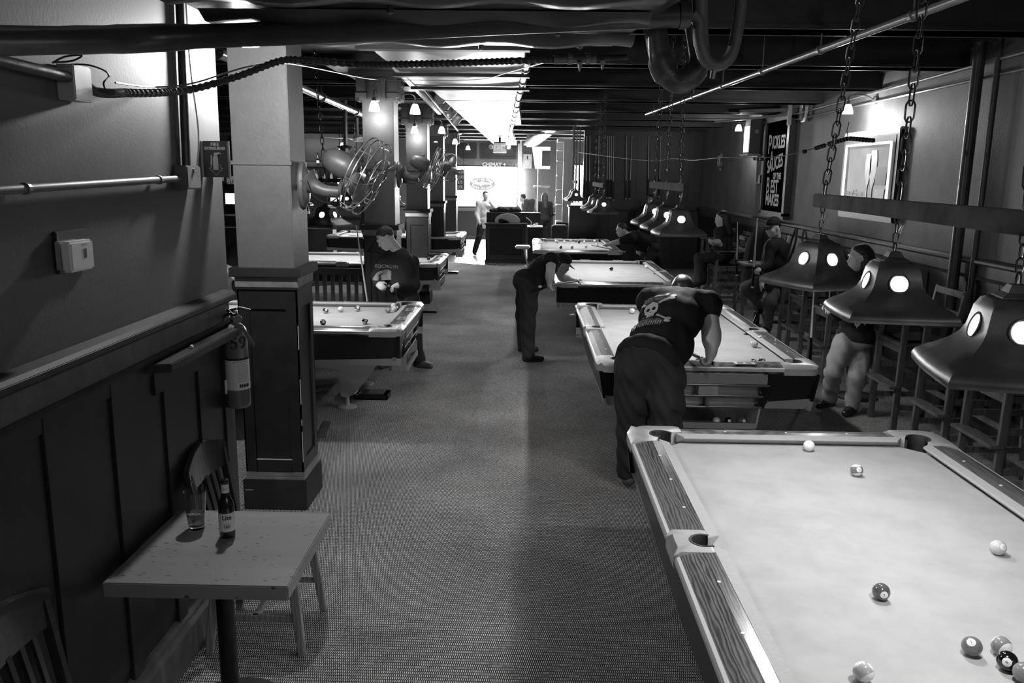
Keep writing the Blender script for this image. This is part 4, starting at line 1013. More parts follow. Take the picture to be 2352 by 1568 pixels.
def person(label, J, F, k=1.0, vx=.012, shirt='black_cloth', pants='denim_dark', shoes='leather', skin='skin', hair=None, sleeve=.5, belly=0, headF=None, headU=None,
           hands=({}, {}), name='person', loc=None, bald=False, cap=None, long_hair=False, beard=False, waist=None, feet=True, fem=False, face=True, hem=0, armk=1.0):
    """J: joints in metres. F: the way the chest faces."""
    J = {a: v3(b) for a, b in J.items()}
    t = thing(name, label, 'person', loc if loc is not None else (float(J['pelvis'][0]), float(J['pelvis'][1]), 0))
    F = nrm(v3(F)); up = nrm(J['chest'] - J['pelvis']); Rt = nrm(np.cross(F, up)); Fw = np.cross(up, Rt)
    B3 = [Rt, Fw, up]; P = []; S = []; T = []; SH = []
    wd = .88 if fem else 1.0
    # torso
    tor = [('e', J['chest'] - up * .03, (.165 * k * wd, .112 * k, .17), B3), ('e', J['pelvis'] * .5 + J['chest'] * .5 + Fw * (.015 + belly * .5), (.145 * k + belly * .4, .105 * k + belly * .8, .17), B3),
           ('e', J['pelvis'] + up * .02 - Fw * .015, (.16 * k, .12 * k + belly * .4, .13), B3)]
    for s_ in 'LR': tor.append(('c', J['chest'] + up * .07, J['sh' + s_], .075 * k, .062 * k))
    P += tor; inf = .014
    def grow(q, g, gk=0):
        return ('c', q[1], q[2], q[3] + g, q[4] + g) if q[0] == 'c' else ('e', q[1], tuple(r + g + gk for r in q[2]), q[3])
    S += [grow(q, inf + .006) for q in tor]
    if k > 1.25: S.append(('c', J['shL'] * .75 + J['shR'] * .25 - up * .02, J['shL'] * .25 + J['shR'] * .75 - up * .02, .135, .135))
    if hem: S.append(('c', J['pelvis'], J['pelvis'] - up * hem, .16 * k, .17 * k))
    # neck and head
    hF = nrm(v3(headF)) if headF is not None else F; hU = nrm(v3(headU)) if headU is not None else nrm(J['head'] - J['chest'] + v3(0, 0, .12))
    hR = nrm(np.cross(hF, hU)); hU = np.cross(hR, hF); H = J['head']; H3 = [hR, hF, hU]; sc = 1.0
    P += [('c', J['chest'] + up * .12, H - hU * .05 - hF * .02, .062 * (.85 if fem else 1), .055 * (.85 if fem else 1)),
          ('e', H + hU * .03 - hF * .012, (.074, .094, .09), H3), ('e', H - hU * .035 + hF * .022, (.06, .072, .085), H3), ('c', H - hU * .085 + hF * .04, H - hU * .095 + hF * .062, .035, .026)]
    if face:
        P += [('c', H + hU * .012 + hF * .082, H - hU * .028 + hF * .108, .009, .014, .012), ('e', H - hU * .06 + hF * .084, (.026, .012, .008), H3), ('e', H - hU * .072 + hF * .082, (.022, .012, .008), H3),
              ('c', H + hU * .028 + hF * .083 - hR * .045, H + hU * .03 + hF * .087 + hR * .045, .011, .011, .012)]
        for s_ in (-1, 1):
            P += [('e', H + hR * s_ * .076 - hU * .008 - hF * .008, (.01, .018, .031), H3), ('e', H + hR * s_ * .042 - hU * .02 + hF * .062, (.024, .022, .022), H3)]
    # arms
    for i, s_ in enumerate('LR'):
        if 'el' + s_ not in J: continue
        sh, el, wr = J['sh' + s_], J['el' + s_], J['wr' + s_]; kk = k ** .8 * armk
        P += [('c', sh, el, .053 * kk, .042 * kk), ('c', el, el * .6 + wr * .4, .043 * kk, .041 * kk), ('c', el * .6 + wr * .4, wr, .041 * kk, .027 * kk)]
        hd = dict(d=wr - el, palm=-F, curl=.5, s=1.0); hd.update(hands[i]); hand(P, wr, hd['d'], hd['palm'], hd['s'] * (k ** .5), hd['curl'], hd.get('side', 1 if s_ == 'R' else -1))
        if sleeve <= 1: S.append(('c', sh, sh + (el - sh) * sleeve, .062 * kk + inf, .052 * kk + inf))
        else: S += [('c', sh, el, .058 * kk + inf, .046 * kk + inf), ('c', el, el + (wr - el) * .93, .046 * kk + inf, .031 * kk + inf * .8)]
    # legs
    T += [grow(tor[2], inf - .002)]
    for s_ in 'LR':
        hp, kn, an = J['hip' + s_], J['kn' + s_], J['an' + s_]; kk = k ** .85
        leg = [('c', hp, hp * .5 + kn * .5, .092 * kk, .076 * kk), ('c', hp * .5 + kn * .5, kn, .076 * kk, .056 * kk), ('c', kn, kn * .65 + an * .35, .055 * kk, .056 * kk), ('c', kn * .65 + an * .35, an, .056 * kk, .038 * kk)]
        P += leg; T += [('c', hp, hp * .5 + kn * .5, .105 * kk, .092 * kk), ('c', hp * .5 + kn * .5, kn, .092 * kk, .078 * kk), ('c', kn, an + (kn - an) * .02, .078 * kk, .068 * kk)]
        if feet:
            fd = J.get('toe' + s_); fd = nrm(fd - an) if fd is not None else nrm(v3(F[0], F[1], 0)); fd = nrm(v3(fd[0], fd[1], 0)); gz = v3(0, 0, 1)
            ft = v3(an[0], an[1], an[2] - .05)
            P += [('c', an, ft - fd * .02, .036, .036), ('c', ft - fd * .03, ft + fd * .13, .034, .026)]
            q = [('c', ft - fd * .035 + gz * .004, ft + fd * .06 + gz * .002, .044, .043), ('c', ft + fd * .04, ft + fd * .155 - gz * .004, .043, .034), ('c', ft - fd * .02 + gz * .04, ft + gz * .05, .045, .045)]
            o = sdf_mesh('shoe', q, M[shoes], t, vx, .02, cuts=[((0, 0, an[2] - .088), (0, 0, -1))])
    body = sdf_mesh('body', P, M[skin], t, min(vx, .02), .022)
    wl = waist if waist is not None else J['pelvis'] - up * .04
    sh_o = sdf_mesh('shirt', S, M[shirt], t, vx, .035, cuts=[(wl, -up)], noise=.004)
    tr = sdf_mesh('trousers', T, M[pants], t, vx, .04, noise=.007, cuts=[(J['pelvis'] + up * .09, up)])
    if hair:
        hp_ = [('e', H + hU * .04 - hF * .018, (.082, .1, .09), H3)]
        cuts = [(H + hU * .055 + hF * .05, hF * 1 - hU * .9)] if not bald else []
        if long_hair:
            sdf_mesh('hair', hp_, M[hair], t, vx, .02, cuts=cuts, noise=.004)
            hp_ = [('c', H + hU * .02 - hF * .045, H - hU * .26 - hF * .09, .09, .08), ('c', H - hU * .0 - hF * .03 + hR * .05, H - hU * .24 - hF * .05 + hR * .07, .05, .045), ('c', H - hU * .0 - hF * .03 - hR * .05, H - hU * .24 - hF * .05 - hR * .07, .05, .045)]
            sdf_mesh('hair', hp_, M[hair], t, vx, .02, cuts=[(H + hF * .03, hF)], noise=.004)
        elif bald:      # a fringe of hair round the back
            hp_ = [('e', H + hU * .0 - hF * .02, (.079, .092, .075), H3)]
            sdf_mesh('hair', hp_, M[hair], t, vx, .02, cuts=[(H + hU * .045, hU * .9 - hF * .15), (H + hF * .01, hF), (H - hU * .055, -hU)])
        else: sdf_mesh('hair', hp_, M[hair], t, vx, .02, cuts=cuts + [(H - hU * .03, -hU * .8 - hF * -.5)], noise=.003)
    if beard: sdf_mesh('beard', [('e', H - hU * .08 + hF * .055, (.05, .045, .04), H3), ('c', H - hU * .05 + hF * .02 - hR * .05, H - hU * .09 + hF * .05, .02, .03), ('c', H - hU * .05 + hF * .02 + hR * .05, H - hU * .09 + hF * .05, .02, .03)], M['hair_mid'], t, vx, .02)
    if cap:
        sdf_mesh('cap', [('e', H + hU * .055 - hF * .012, (.085, .103, .08), H3)], M[cap], t, vx, .01, cuts=[(H + hU * .04, -hU + hF * .1)])
        q = MB(); n = 14; vs = []
        for j in range(n + 1):
            a = PI * (j / n - .5) ; c0 = H + hU * .045 + hF * .07 + hR * math.sin(a) * .075 + hF * (math.cos(a) - 1) * .045; c1 = H + hU * .025 + hF * .10 + hR * math.sin(a) * .078 + hF * math.cos(a) * .065
            vs += [tuple(c0), tuple(c1), tuple(c1 - hU * .004), tuple(c0 - hU * .004)]
        fs = [(4 * j + i, 4 * j + (i + 1) % 4, 4 * j + 4 + (i + 1) % 4, 4 * j + 4 + i) for j in range(n) for i in range(4)] + [(0, 1, 2, 3), tuple(4 * n + i for i in (3, 2, 1, 0))]
        q.add(vs, fs); q.build('cap_brim', M[cap], t, world=True, smooth=True)
    return t, sh_o, body
def project_print(target, polys, origin, u, v, n, name, m, parent, cell=.006, off=.006, dist=.4):
    """thin flat print laid on a garment: 2-D polygons in (u, v) metres dropped along -n on the cloth"""
    o3 = np.array(parent.location); me = target.data; verts = [V(*x.co) for x in me.vertices]; bvh = BVHTree.FromPolygons(verts, [tuple(p.vertices) for p in me.polygons])
    origin = V(*(v3(origin) - o3)); u = V(*u).normalized(); v = V(*v).normalized(); n = V(*n).normalized()
    allp = [p for pl in polys for p in pl]; x0 = min(p[0] for p in allp); x1 = max(p[0] for p in allp); y0 = min(p[1] for p in allp); y1 = max(p[1] for p in allp)
    def inside(x, y):
        c = 0
        for pl in polys:
            k_ = len(pl); j = k_ - 1
            for i in range(k_):
                if (pl[i][1] > y) != (pl[j][1] > y) and x < (pl[j][0] - pl[i][0]) * (y - pl[i][1]) / (pl[j][1] - pl[i][1]) + pl[i][0]: c ^= 1
                j = i
        return c
    nx, ny = int((x1 - x0) / cell) + 1, int((y1 - y0) / cell) + 1; vid = {}; vs = []; fs = []
    def vert(i, j):
        if (i, j) in vid: return vid[(i, j)]
        p = origin + u * (x0 + i * cell) + v * (y0 + j * cell); h, nn, _, _ = bvh.ray_cast(p + n * dist, -n, dist * 2)
        if h is None: vid[(i, j)] = None; return None
        vs.append(tuple(h + n * off)); vid[(i, j)] = len(vs) - 1; return vid[(i, j)]
    for i in range(nx):
        for j in range(ny):
            if inside(x0 + (i + .5) * cell, y0 + (j + .5) * cell):
                q = [vert(i, j), vert(i + 1, j), vert(i + 1, j + 1), vert(i, j + 1)]
                if None not in q: fs.append(tuple(q))
    if not fs: return None
    me2 = bpy.data.meshes.new(name); me2.from_pydata(vs, [], fs); me2.materials.append(m); me2.polygons.foreach_set('use_smooth', [True] * len(fs))
    o = bpy.data.objects.new(name, me2); COL.objects.link(o); o.parent = parent; return o
def text_polys(body, size, cx=0, cy=0, flip=1):
    cu = bpy.data.curves.new('t', 'FONT'); cu.body = body; cu.size = size; cu.align_x = 'CENTER'; cu.align_y = 'CENTER'
    t = bpy.data.objects.new('t', cu); COL.objects.link(t); dg = bpy.context.evaluated_depsgraph_get(); me = bpy.data.meshes.new_from_object(t.evaluated_get(dg)); bpy.data.objects.remove(t)
    return [[(me.vertices[i].co.x + cx, me.vertices[i].co.y + cy) for i in p.vertices] for p in me.polygons]
def ell(cx, cy, rx, ry, n=18, a0=0): return [(cx + rx * math.cos(a0 + 2 * PI * i / n), cy + ry * math.sin(a0 + 2 * PI * i / n)) for i in range(n)]
def cue(name_label, butt, tip, group='pool cues', hold=None):
    butt, tip = V(*butt), V(*tip); d = tip - butt; t = thing('pool_cue', name_label, 'cue', butt, group=group)
    q = MB(); q.tube([butt, butt + d * .3], [.0155, .0125], 10); q.build('butt', M['blackgloss'], t, world=True, smooth=True)
    q = MB(); q.tube([butt + d * .3, tip - d * .012], [.0125, .0065], 10); q.build('shaft', mat('maple_shaft', .5, .35), t, world=True, smooth=True)
    q = MB(); q.tube([butt - d * .004, butt + d * .015], .016, 10); q.build('bumper', M['white'], t, world=True)
    q = MB(); q.tube([tip - d * .02, tip - d * .003], .0068, 8); q.build('ferrule', M['white'], t, world=True)
    return t

M['hair_shaved'] = mat('shaved_scalp', .06, .33)
MATS['greying_hair'].node_tree.nodes['Principled BSDF'].inputs['Base Color'].default_value = (.05, .05, .05, 1)
# --- the big man in the printed vest, bent over the near end of table B, seen from behind
J = dict(pelvis=(0.808, 5.360, 0.915), chest=(1.026, 5.740, 1.172), head=(1.163, 6.140, 1.286), shL=(0.910, 5.980, 1.232), shR=(1.269, 5.800, 1.240),
         elR=(1.285, 5.660, 1.070), wrR=(1.279, 5.600, 0.957), elL=(0.924, 6.200, 1.038), wrL=(1.006, 6.450, 0.915),
         hipL=(0.717, 5.350, 0.871), hipR=(0.930, 5.330, 0.850), knL=(0.728, 5.420, 0.445), anL=(0.737, 5.500, 0.110), knR=(0.943, 5.300, 0.486), anR=(0.969, 5.450, 0.142), toeL=(.83, 5.8, .09), toeR=(1.2, 5.6, .09))
t1, sh1, b1 = person('big bent person with shaved head, black vest printed with skull and crossbones', J, (.35, .55, -.75), 1.28, .012, 'black_cloth', 'denim_dark', 'dgrey', 'skin', 'hair_shaved', .22, .05, armk=1.22,
       headF=(.15, .9, -.35), headU=(0, .45, .9), hands=(dict(d=(.2, .9, -.3), palm=(0, 0, -1), curl=.3), dict(d=(-.1, .05, -1), palm=(-.9, .35, 0), curl=1.05, s=1.08)))
# prints on the back of the vest
n_ = v3(-.35, -.62, .70); uu = nrm(v3(.80, -.38, .12)); uu = nrm(uu - n_ * (uu @ nrm(n_)) / np.linalg.norm(n_)); vv = np.cross(nrm(n_), uu)
org = v3((0.846, 5.620, 1.231))
def bone(x0, y0, x1, y1, r=.012):
    d = nrm(np.array([x1 - x0, y1 - y0, 0.])); px, py = -d[1], d[0]; out = [[(x0 + px * r * .6, y0 + py * r * .6), (x1 + px * r * .6, y1 + py * r * .6), (x1 - px * r * .6, y1 - py * r * .6), (x0 - px * r * .6, y0 - py * r * .6)]]
    return out
P1 = [[(-.055, .03), (-.045, .07), (0, .09), (.045, .07), (.055, .03), (.045, -.005), (.03, -.015), (.028, -.05), (-.028, -.05), (-.03, -.015), (-.045, -.005)], ell(-.022, .025, .015, .013), ell(.022, .025, .015, .013), [(-.006, .005), (.006, .005), (0, -.01)], [(-.02, -.028), (.02, -.028), (.02, -.033), (-.02, -.033)]]
project_print(sh1, P1, org, uu, vv, n_, 'skull_print', M['print'], t1, .0045)
for x0, y0, x1, y1 in ((-.14, -.09, -.05, -.03), (.14, -.09, .05, -.03), (-.14, .13, -.05, .07), (.14, .13, .05, .07)):
    project_print(sh1, bone(x0, y0, x1, y1, .017), org, uu, vv, n_, 'bone_print', M['print'], t1, .0045)
    for dx, dy in ((0, .016), (0, -.016)): project_print(sh1, [ell(x0 + dx, y0 + dy, .02, .016)], org, uu, vv, n_, 'bone_print', M['print'], t1, .0045)
for yy, w_ in ((-.135, .11), (.17, .1)):
    bars = [[(-w_ + 2 * w_ * i / 14, yy - .02), (-w_ + 2 * w_ * i / 14 + .009, yy - .02), (-w_ + 2 * w_ * i / 14 + .013, yy + .02), (-w_ + 2 * w_ * i / 14 + .004, yy + .02)] for i in range(14)]
    project_print(sh1, bars, org, uu, vv, n_, 'banner_print', M['grey'], t1, .0045)
cue('pool cue gripped by the big man in the printed vest', (1.309, 5.550, 0.870), (.98, 6.85, .85))

# --- the bent player in black at table C
J = dict(pelvis=(-0.005, 9.550, 0.887), chest=(0.217, 9.720, 1.074), head=(0.432, 9.980, 1.080), shL=(0.348, 9.980, 1.090), shR=(0.280, 9.500, 1.169), elR=(0.270, 9.360, 1.035), wrR=(0.263, 9.400, 0.921), elL=(0.430, 10.100, 0.908), wrL=(0.556, 10.250, 0.853),
         hipL=(.0, 9.75, .84), hipR=(.03, 9.48, .84), knL=(-.04, 9.85, .47), anL=(-.02, 9.92, .09), knR=(0.023, 9.400, 0.438), anR=(0.039, 9.400, 0.085), toeL=(.3, 9.95, .09), toeR=(.4, 9.45, .09))
person('person in black cap and clothes bent low beside the third right-hand table, cue drawn back', J, (.6, .2, -.75), 1.08, .016, 'black_cloth', 'denim_dark', 'leather', 'skin', 'hair_dark', .03, .03, armk=1.12,
       headF=(.85, .35, -.55), headU=(.5, .1, .85), cap='black_cloth', hands=(dict(d=(1, .3, 0), palm=(0, 0, -1), curl=.5), dict(d=(.1, .3, -1), palm=(.9, 0, 0), curl=1.1)))
cue('pool cue held level by the bent player in black', (0.152, 9.250, 0.899), (0.635, 10.300, 0.837))

# --- man in the dark sweatshirt beyond table E
J = dict(pelvis=(-1.358, 9.020, 0.753), chest=(-1.386, 9.020, 1.156), head=(-1.522, 8.950, 1.438), shL=(-1.271, 9.120, 1.157), shR=(-1.551, 8.980, 1.167), elL=(-1.227, 8.950, 0.933), wrL=(-1.362, 8.750, 0.957), elR=(-1.615, 8.900, 1.033), wrR=(-1.575, 8.720, 0.972),
         hipL=(-1.301, 9.050, 0.701), hipR=(-1.445, 9.050, 0.698), knL=(-1.239, 9.000, 0.393), anL=(-1.183, 8.950, 0.103), knR=(-1.5, 9.0, .45), anR=(-1.52, 9.05, .09), toeL=(-.85, 8.8, .09), toeR=(-1.65, 8.8, .09))
t3, sh3, b3 = person('person in dark printed sweatshirt with short greying hair chalking a cue beyond the left table', J, (-.55, -.75, -.1), 1.08, .014, 'dark_cloth', 'black_cloth', 'dgrey', 'skin', 'hair_mid', 2, .02,
       headF=(-.75, -.35, -.55), headU=(-.35, .1, .9), hands=(dict(d=(-.8, -.4, -.15), palm=(-.3, -.3, -.9), curl=1.0), dict(d=(.5, -.6, -.2), palm=(.4, .5, -.5), curl=.8)))
fn = v3(-.45, -.88, .05)
project_print(sh3, text_polys('BROOKLYN', .052), v3(J['chest']) + v3(-.09, -.05, -.02), (.88, -.45, 0), (0, 0, 1), fn, 'chest_lettering', M['grey'], t3, .005)
project_print(sh3, [[(-.05, -.14), (.06, -.14), (.05, -.05), (.0, -.03), (-.05, -.06)]], v3(J['chest']) + v3(-.09, -.05, -.02), (.88, -.45, 0), (0, 0, 1), fn, 'chest_print', M['grey'], t3, .005)
q = MB(); q.box(-.011, .011, -.011, .011, -.011, .011); o = q.build('chalk_cube', M['steel'], None, bevel=.002); o.location = (-1.449, 8.660, 0.963); tag(o, 'small cube of cue chalk held between the hands of the man in the sweatshirt', 'chalk')
cue('pool cue leaning upright left of the man in the dark sweatshirt', (-1.645, 8.956, 0.000), (-1.807, 8.800, 1.588))

# --- woman standing behind the lamp shades
J = dict(pelvis=(3.026, 7.550, 0.684), chest=(3.096, 7.600, 1.122), head=(3.004, 7.550, 1.429), shL=(2.881, 7.420, 1.215), shR=(3.313, 7.750, 1.158), elL=(2.782, 7.350, 0.949), wrL=(2.607, 7.100, 1.064), elR=(3.317, 7.600, 0.895), wrR=(2.998, 7.300, 0.902),
         hipL=(2.916, 7.500, 0.643), hipR=(3.164, 7.650, 0.617), knL=(2.847, 7.500, 0.388), anL=(2.913, 7.720, 0.067), knR=(3.022, 7.400, 0.362), anR=(3.027, 7.450, 0.089), toeL=(2.751, 7.600, 0.034), toeR=(2.845, 7.250, 0.053))
person('person with long dark hair, black sweater and light jeans standing behind the hanging lamps', J, (-.85, -.45, 0), 1.0, .015, 'black_cloth', 'denim_light', 'leather', 'skin', 'hair_dark', 2, .03,
       headF=(-.95, -.12, -.05), headU=(0, 0, 1), long_hair=True, fem=True, waist=v3((3.021, 7.500, 0.665)), hem=.1, hands=(dict(d=(-.3, -.9, -.1), palm=(0, 0, -1), curl=.6), dict(d=(-.8, -.5, 0), palm=(0, 0, -1), curl=.6)))
cue('pool cue held upright below the first lamp shade, pale shaft up', (2.830, 8.100, 0.342), (2.778, 8.000, 1.181))

# --- man in cap half-seated on a stool
J = dict(pelvis=(3.204, 10.750, 0.869), chest=(3.200, 10.750, 1.229), head=(3.117, 10.650, 1.512), shL=(3.083, 10.550, 1.278), shR=(3.348, 10.950, 1.236), elL=(3.018, 10.450, 1.046), wrL=(2.886, 10.300, 1.017), elR=(3.324, 10.800, 0.967), wrR=(2.968, 10.450, 0.825),
         hipL=(3.106, 10.650, 0.829), hipR=(3.279, 10.850, 0.789), knL=(2.789, 10.500, 0.749), anL=(3.073, 10.700, 0.482), knR=(3.114, 10.550, 0.562), anR=(3.117, 10.600, 0.254), toeL=(2.870, 10.500, 0.454), toeR=(2.914, 10.400, 0.231))
person('person in a dark cap perched on a high stool by the right wall', J, (-.9, -.4, 0), 1.02, .018, 'black_cloth', 'denim_mid', 'leather', 'skin', 'hair_dark', 2, .02,
       headF=(-.85, -.35, -.35), headU=(-.3, -.1, .9), cap='black_cloth', hands=(dict(d=(-.5, -.6, -.2), palm=(0, 0, -1), curl=1.1), dict(d=(-.1, -.1, -1), palm=(.8, 0, 0), curl=.3)))
cue('pool cue held in front by the man in the cap', (2.811, 10.300, 0.788), (2.815, 10.300, 1.646)); cue('pool cue leaning on the stool behind the man in the cap', (2.871, 10.600, 0.095), (3.437, 11.000, 1.392))

# --- seated person in a high chair further back
J = dict(pelvis=(3.088, 13.100, 0.966), chest=(3.070, 13.100, 1.251), head=(2.999, 13.000, 1.491), shL=(2.955, 12.900, 1.290), shR=(3.206, 13.300, 1.253), elL=(2.917, 12.750, 1.155), wrL=(2.777, 12.600, 1.178), elR=(3.121, 13.100, 1.089), wrR=(2.863, 12.800, 1.124),
         hipL=(3.001, 13.000, 0.920), hipR=(3.156, 13.200, 0.903), knL=(2.670, 12.900, 0.898), anL=(2.671, 12.900, 0.532), knR=(2.787, 13.200, 0.870), anR=(2.807, 13.200, 0.524), toeL=(2.531, 12.800, 0.515), toeR=(2.666, 13.100, 0.479))
person('person in a dark short-sleeved top seated in a high chair by the right wall', J, (-.9, -.35, 0), .98, .022, 'dark_cloth', 'dark_cloth', 'leather', 'skin', 'hair_dark', .7, .02, headF=(-.95, -.2, -.2), headU=(0, 0, 1), long_hair=True, fem=True)
cue('pool cue upright beside the seated person in the high chair', (3.189, 12.600, 0.670), (3.150, 12.600, 1.469))

# --- player reaching over table D
J = dict(pelvis=(2.281, 15.100, 0.912), chest=(1.978, 15.100, 1.018), head=(1.683, 14.900, 1.183), shL=(1.816, 14.800, 1.038), shR=(2.020, 15.400, 0.932), elL=(1.608, 14.850, 0.970), wrL=(1.449, 14.950, 0.913), elR=(2.156, 15.300, 0.814), wrR=(2.036, 15.100, 0.767),
         hipL=(2.262, 14.950, 0.846), hipR=(2.354, 15.350, 0.828), knL=(2.187, 14.900, 0.632), anL=(2.214, 14.900, 0.366), knR=(2.405, 15.300, 0.594), anR=(2.489, 15.500, 0.314), toeL=(2.031, 14.800, 0.328), toeR=(2.313, 15.400, 0.291))
person('person with curly hair in black stretching over the farthest right-hand table', J, (-.6, -.2, -.7), 1.15, .022, 'black_cloth', 'dark_cloth', 'leather', 'skin', 'hair_mid', .6, .03,
       headF=(-.9, -.3, -.25), headU=(-.2, 0, 1), hands=(dict(d=(-1, 0, -.1), palm=(0, 0, -1), curl=.35), {}))
cue('pool cue levelled across the farthest right-hand table', (2.053, 15.100, 0.728), (1.157, 15.000, 0.897))

def stander(x, y, ang, h, label, shirt, pants, hair='hair_dark', vx=.03, k=1.0, pose=None, sleeve=2, **kw):
    """upright figure, facing ang (radians from +X), height h"""
    s = h / 1.75; f = v3(math.cos(ang), math.sin(ang), 0); r = np.cross(f, v3(0, 0, 1)); o = v3(x, y, 0)
    def p(a, b, c): return o + r * a * s + f * b * s + v3(0, 0, c * s)
    J = dict(pelvis=p(0, 0, .95), chest=p(0, 0, 1.33), head=p(0, .03, 1.63), shL=p(-.19, 0, 1.42), shR=p(.19, 0, 1.42), elL=p(-.25, .03, 1.13), wrL=p(-.22, .16, .95), elR=p(.25, .03, 1.13), wrR=p(.22, .16, .95),
             hipL=p(-.1, 0, .9), hipR=p(.1, 0, .9), knL=p(-.11, .02, .49), anL=p(-.12, -.02, .09), knR=p(.11, .05, .49), anR=p(.12, .0, .09))
    for a, b in (pose or {}).items(): J[a] = p(*b)
    return person(label, J, tuple(f), k, vx, shirt, pants, 'leather', kw.pop('skin', 'skin'), hair, sleeve, kw.pop('belly', .01), hands=kw.pop('hands', ({}, {})), **kw)
stander(2.72, 18.6, -1.9, 1.72, 'person in dark clothes standing before the cue racks on the back wall', 'black_cloth', 'black_cloth', skin='skin_dim', vx=.03)
stander(-1.12, 22.3, -1.3, 1.68, 'person in a long white shirt drinking in front of the bright window', 'white_cloth', 'black_cloth', 'hair_mid', .028, 1.05,
        pose=dict(elL=(-.3, .12, 1.25), wrL=(-.12, .2, 1.42), knR=(.2, .1, .5), anR=(.3, .0, .09)), waist=v3(-1.12, 22.3, .70), hem=.3)
stander(.05, 25.0, 2.6, 1.66, 'person leaning on the counter against the glare of the window', 'grey_cloth', 'dark_cloth', 'hair_mid', .032, 1.0, pose=dict(chest=(0, .12, 1.28), head=(0, .25, 1.52), wrL=(-.15, .4, 1.05), wrR=(.15, .4, 1.05)))
stander(.48, 23.8, 2.0, 1.62, 'person with long hair and a shoulder bag seen from behind at the counter', 'dark_cloth', 'black_cloth', 'hair_mid', .03, .9, long_hair=True, fem=True)
stander(1.0, 25.4, 3.6, 1.78, 'bald bearded person in a dark polo shirt behind the counter', 'grey_cloth', 'dark_cloth', 'hair_mid', .03, 1.05, bald=True, beard=True)
stander(-5.08, 15.2, .2, 1.72, 'person in a grey sweater standing at the bar, seen between wall and column', 'grey_cloth', 'dark_cloth', 'hair_mid', .028, 1.08, pose=dict(wrR=(.12, .28, 1.45), elR=(.24, .16, 1.2)))
stander(-3.12, 9.3, -.6, 1.55, 'person in black holding a cue upright, mostly hidden behind the nearest column', 'black_cloth', 'black_cloth', 'hair_dark', .02, 1.25, pose=dict(elR=(.3, -.02, 1.2), wrR=(.28, .14, 1.05)), sleeve=.6)
cue('pool cue upright between the left wall and the nearest column', (-3.400, 9.150, 0.703), (-3.385, 9.150, 1.565))
stander(-2.95, 16.3, 1.9, 1.75, 'person in black standing behind the wall fan, past the second left-hand table', 'black_cloth', 'black_cloth', 'hair_dark', .03, 1.2)
stander(-2.25, 17.2, -1.2, 1.6, 'person in a patterned top seen in the gap between the second and third columns', 'dark_cloth', 'dark_cloth', 'hair_dark', .03, .95, fem=True)
# ================================================================== FOREGROUND LEFT: table, drinks, chairs, wall fittings
t = thing('wooden_table', 'scarred square pine table on a black post, against the left wall', 'table', (-1.135, 2.95, 0))
q = MB(); q.box(-.325, .325, -.315, .33, .665, .72); q.build('tabletop', M['pine'], t, bevel=.004)
q = MB(); q.box(-.23, .23, -.22, .22, .64, .665); q.build('sub_frame', M['black'], t)
q = MB(); q.lathe([(.035, .012), (.035, .64)], 20, (-.02, -.0, 0)); q.build('post', M['blackgloss'], t, smooth=True)
q = MB(); q.lathe([(.22, 0), (.22, .012), (.05, .03)], 28, (-.02, 0, 0)); q.build('foot_plate', M['black'], t, smooth=True)
# beer bottle
bp = (-1.16, 3.03, .72)
t = thing('beer_bottle', 'brown beer bottle with white paper labels, on the scarred pine table', 'bottle', bp)
q = MB(); q.lathe([(.026, 0), (.0295, .004), (.0305, .012), (.0305, .125), (.0285, .142), (.0215, .158), (.0165, .175), (.0145, .19), (.0135, .222), (.0142, .223), (.0148, .229), (.0142, .236), (.011, .237)], 28); q.build('glass', M['beer_glass'], t, smooth=True)
q = MB(); q.lathe([(.0308, .03), (.0309, .105)], 36, cap=False); q.build('label_wrap', M['paper'], t, smooth=True)
q = MB(); q.lathe([(.0158, .184), (.0141, .218)], 24, cap=False); q.build('neck_label', M['paper'], t, smooth=True)
def wrap_text(body, size, r, z, ang, m, par, name='lettering', sx=1.0, off=0.0):
    o = text(name, body, size, m, par, (0, 0, 0), extrude=.0, off=off)
    for vtx in o.data.vertices:
        a = ang + vtx.co.x * sx / r; vtx.co = (math.cos(a) * (r + .0004), math.sin(a) * (r + .0004), z + vtx.co.y)
    return o
fa = math.atan2(-3.03, 1.16)
wrap_text('Lite', .026, .0311, .088, fa, M['black'], t, off=.0006, sx=.9)
q = MB()
for (r0, r1) in ((.0135, .0125), (.0108, .0102)): pass
o = text('emblem', 'O', .034, M['grey'], t, (0, 0, 0), extrude=0)
for vtx in o.data.vertices: a = fa + vtx.co.x / .031; vtx.co = (math.cos(a) * .0313, math.sin(a) * .0313, .052 + vtx.co.y * .9)
o = text('emblem', '•', .05, M['steel'], t, (0, 0, 0), extrude=0)
for vtx in o.data.vertices: a = fa + vtx.co.x / .031; vtx.co = (math.cos(a) * .0313, math.sin(a) * .0313, .05 + vtx.co.y * .9 + .0)
wrap_text('Lite', .010, .0152, .2, fa - .1, M['grey'], t)
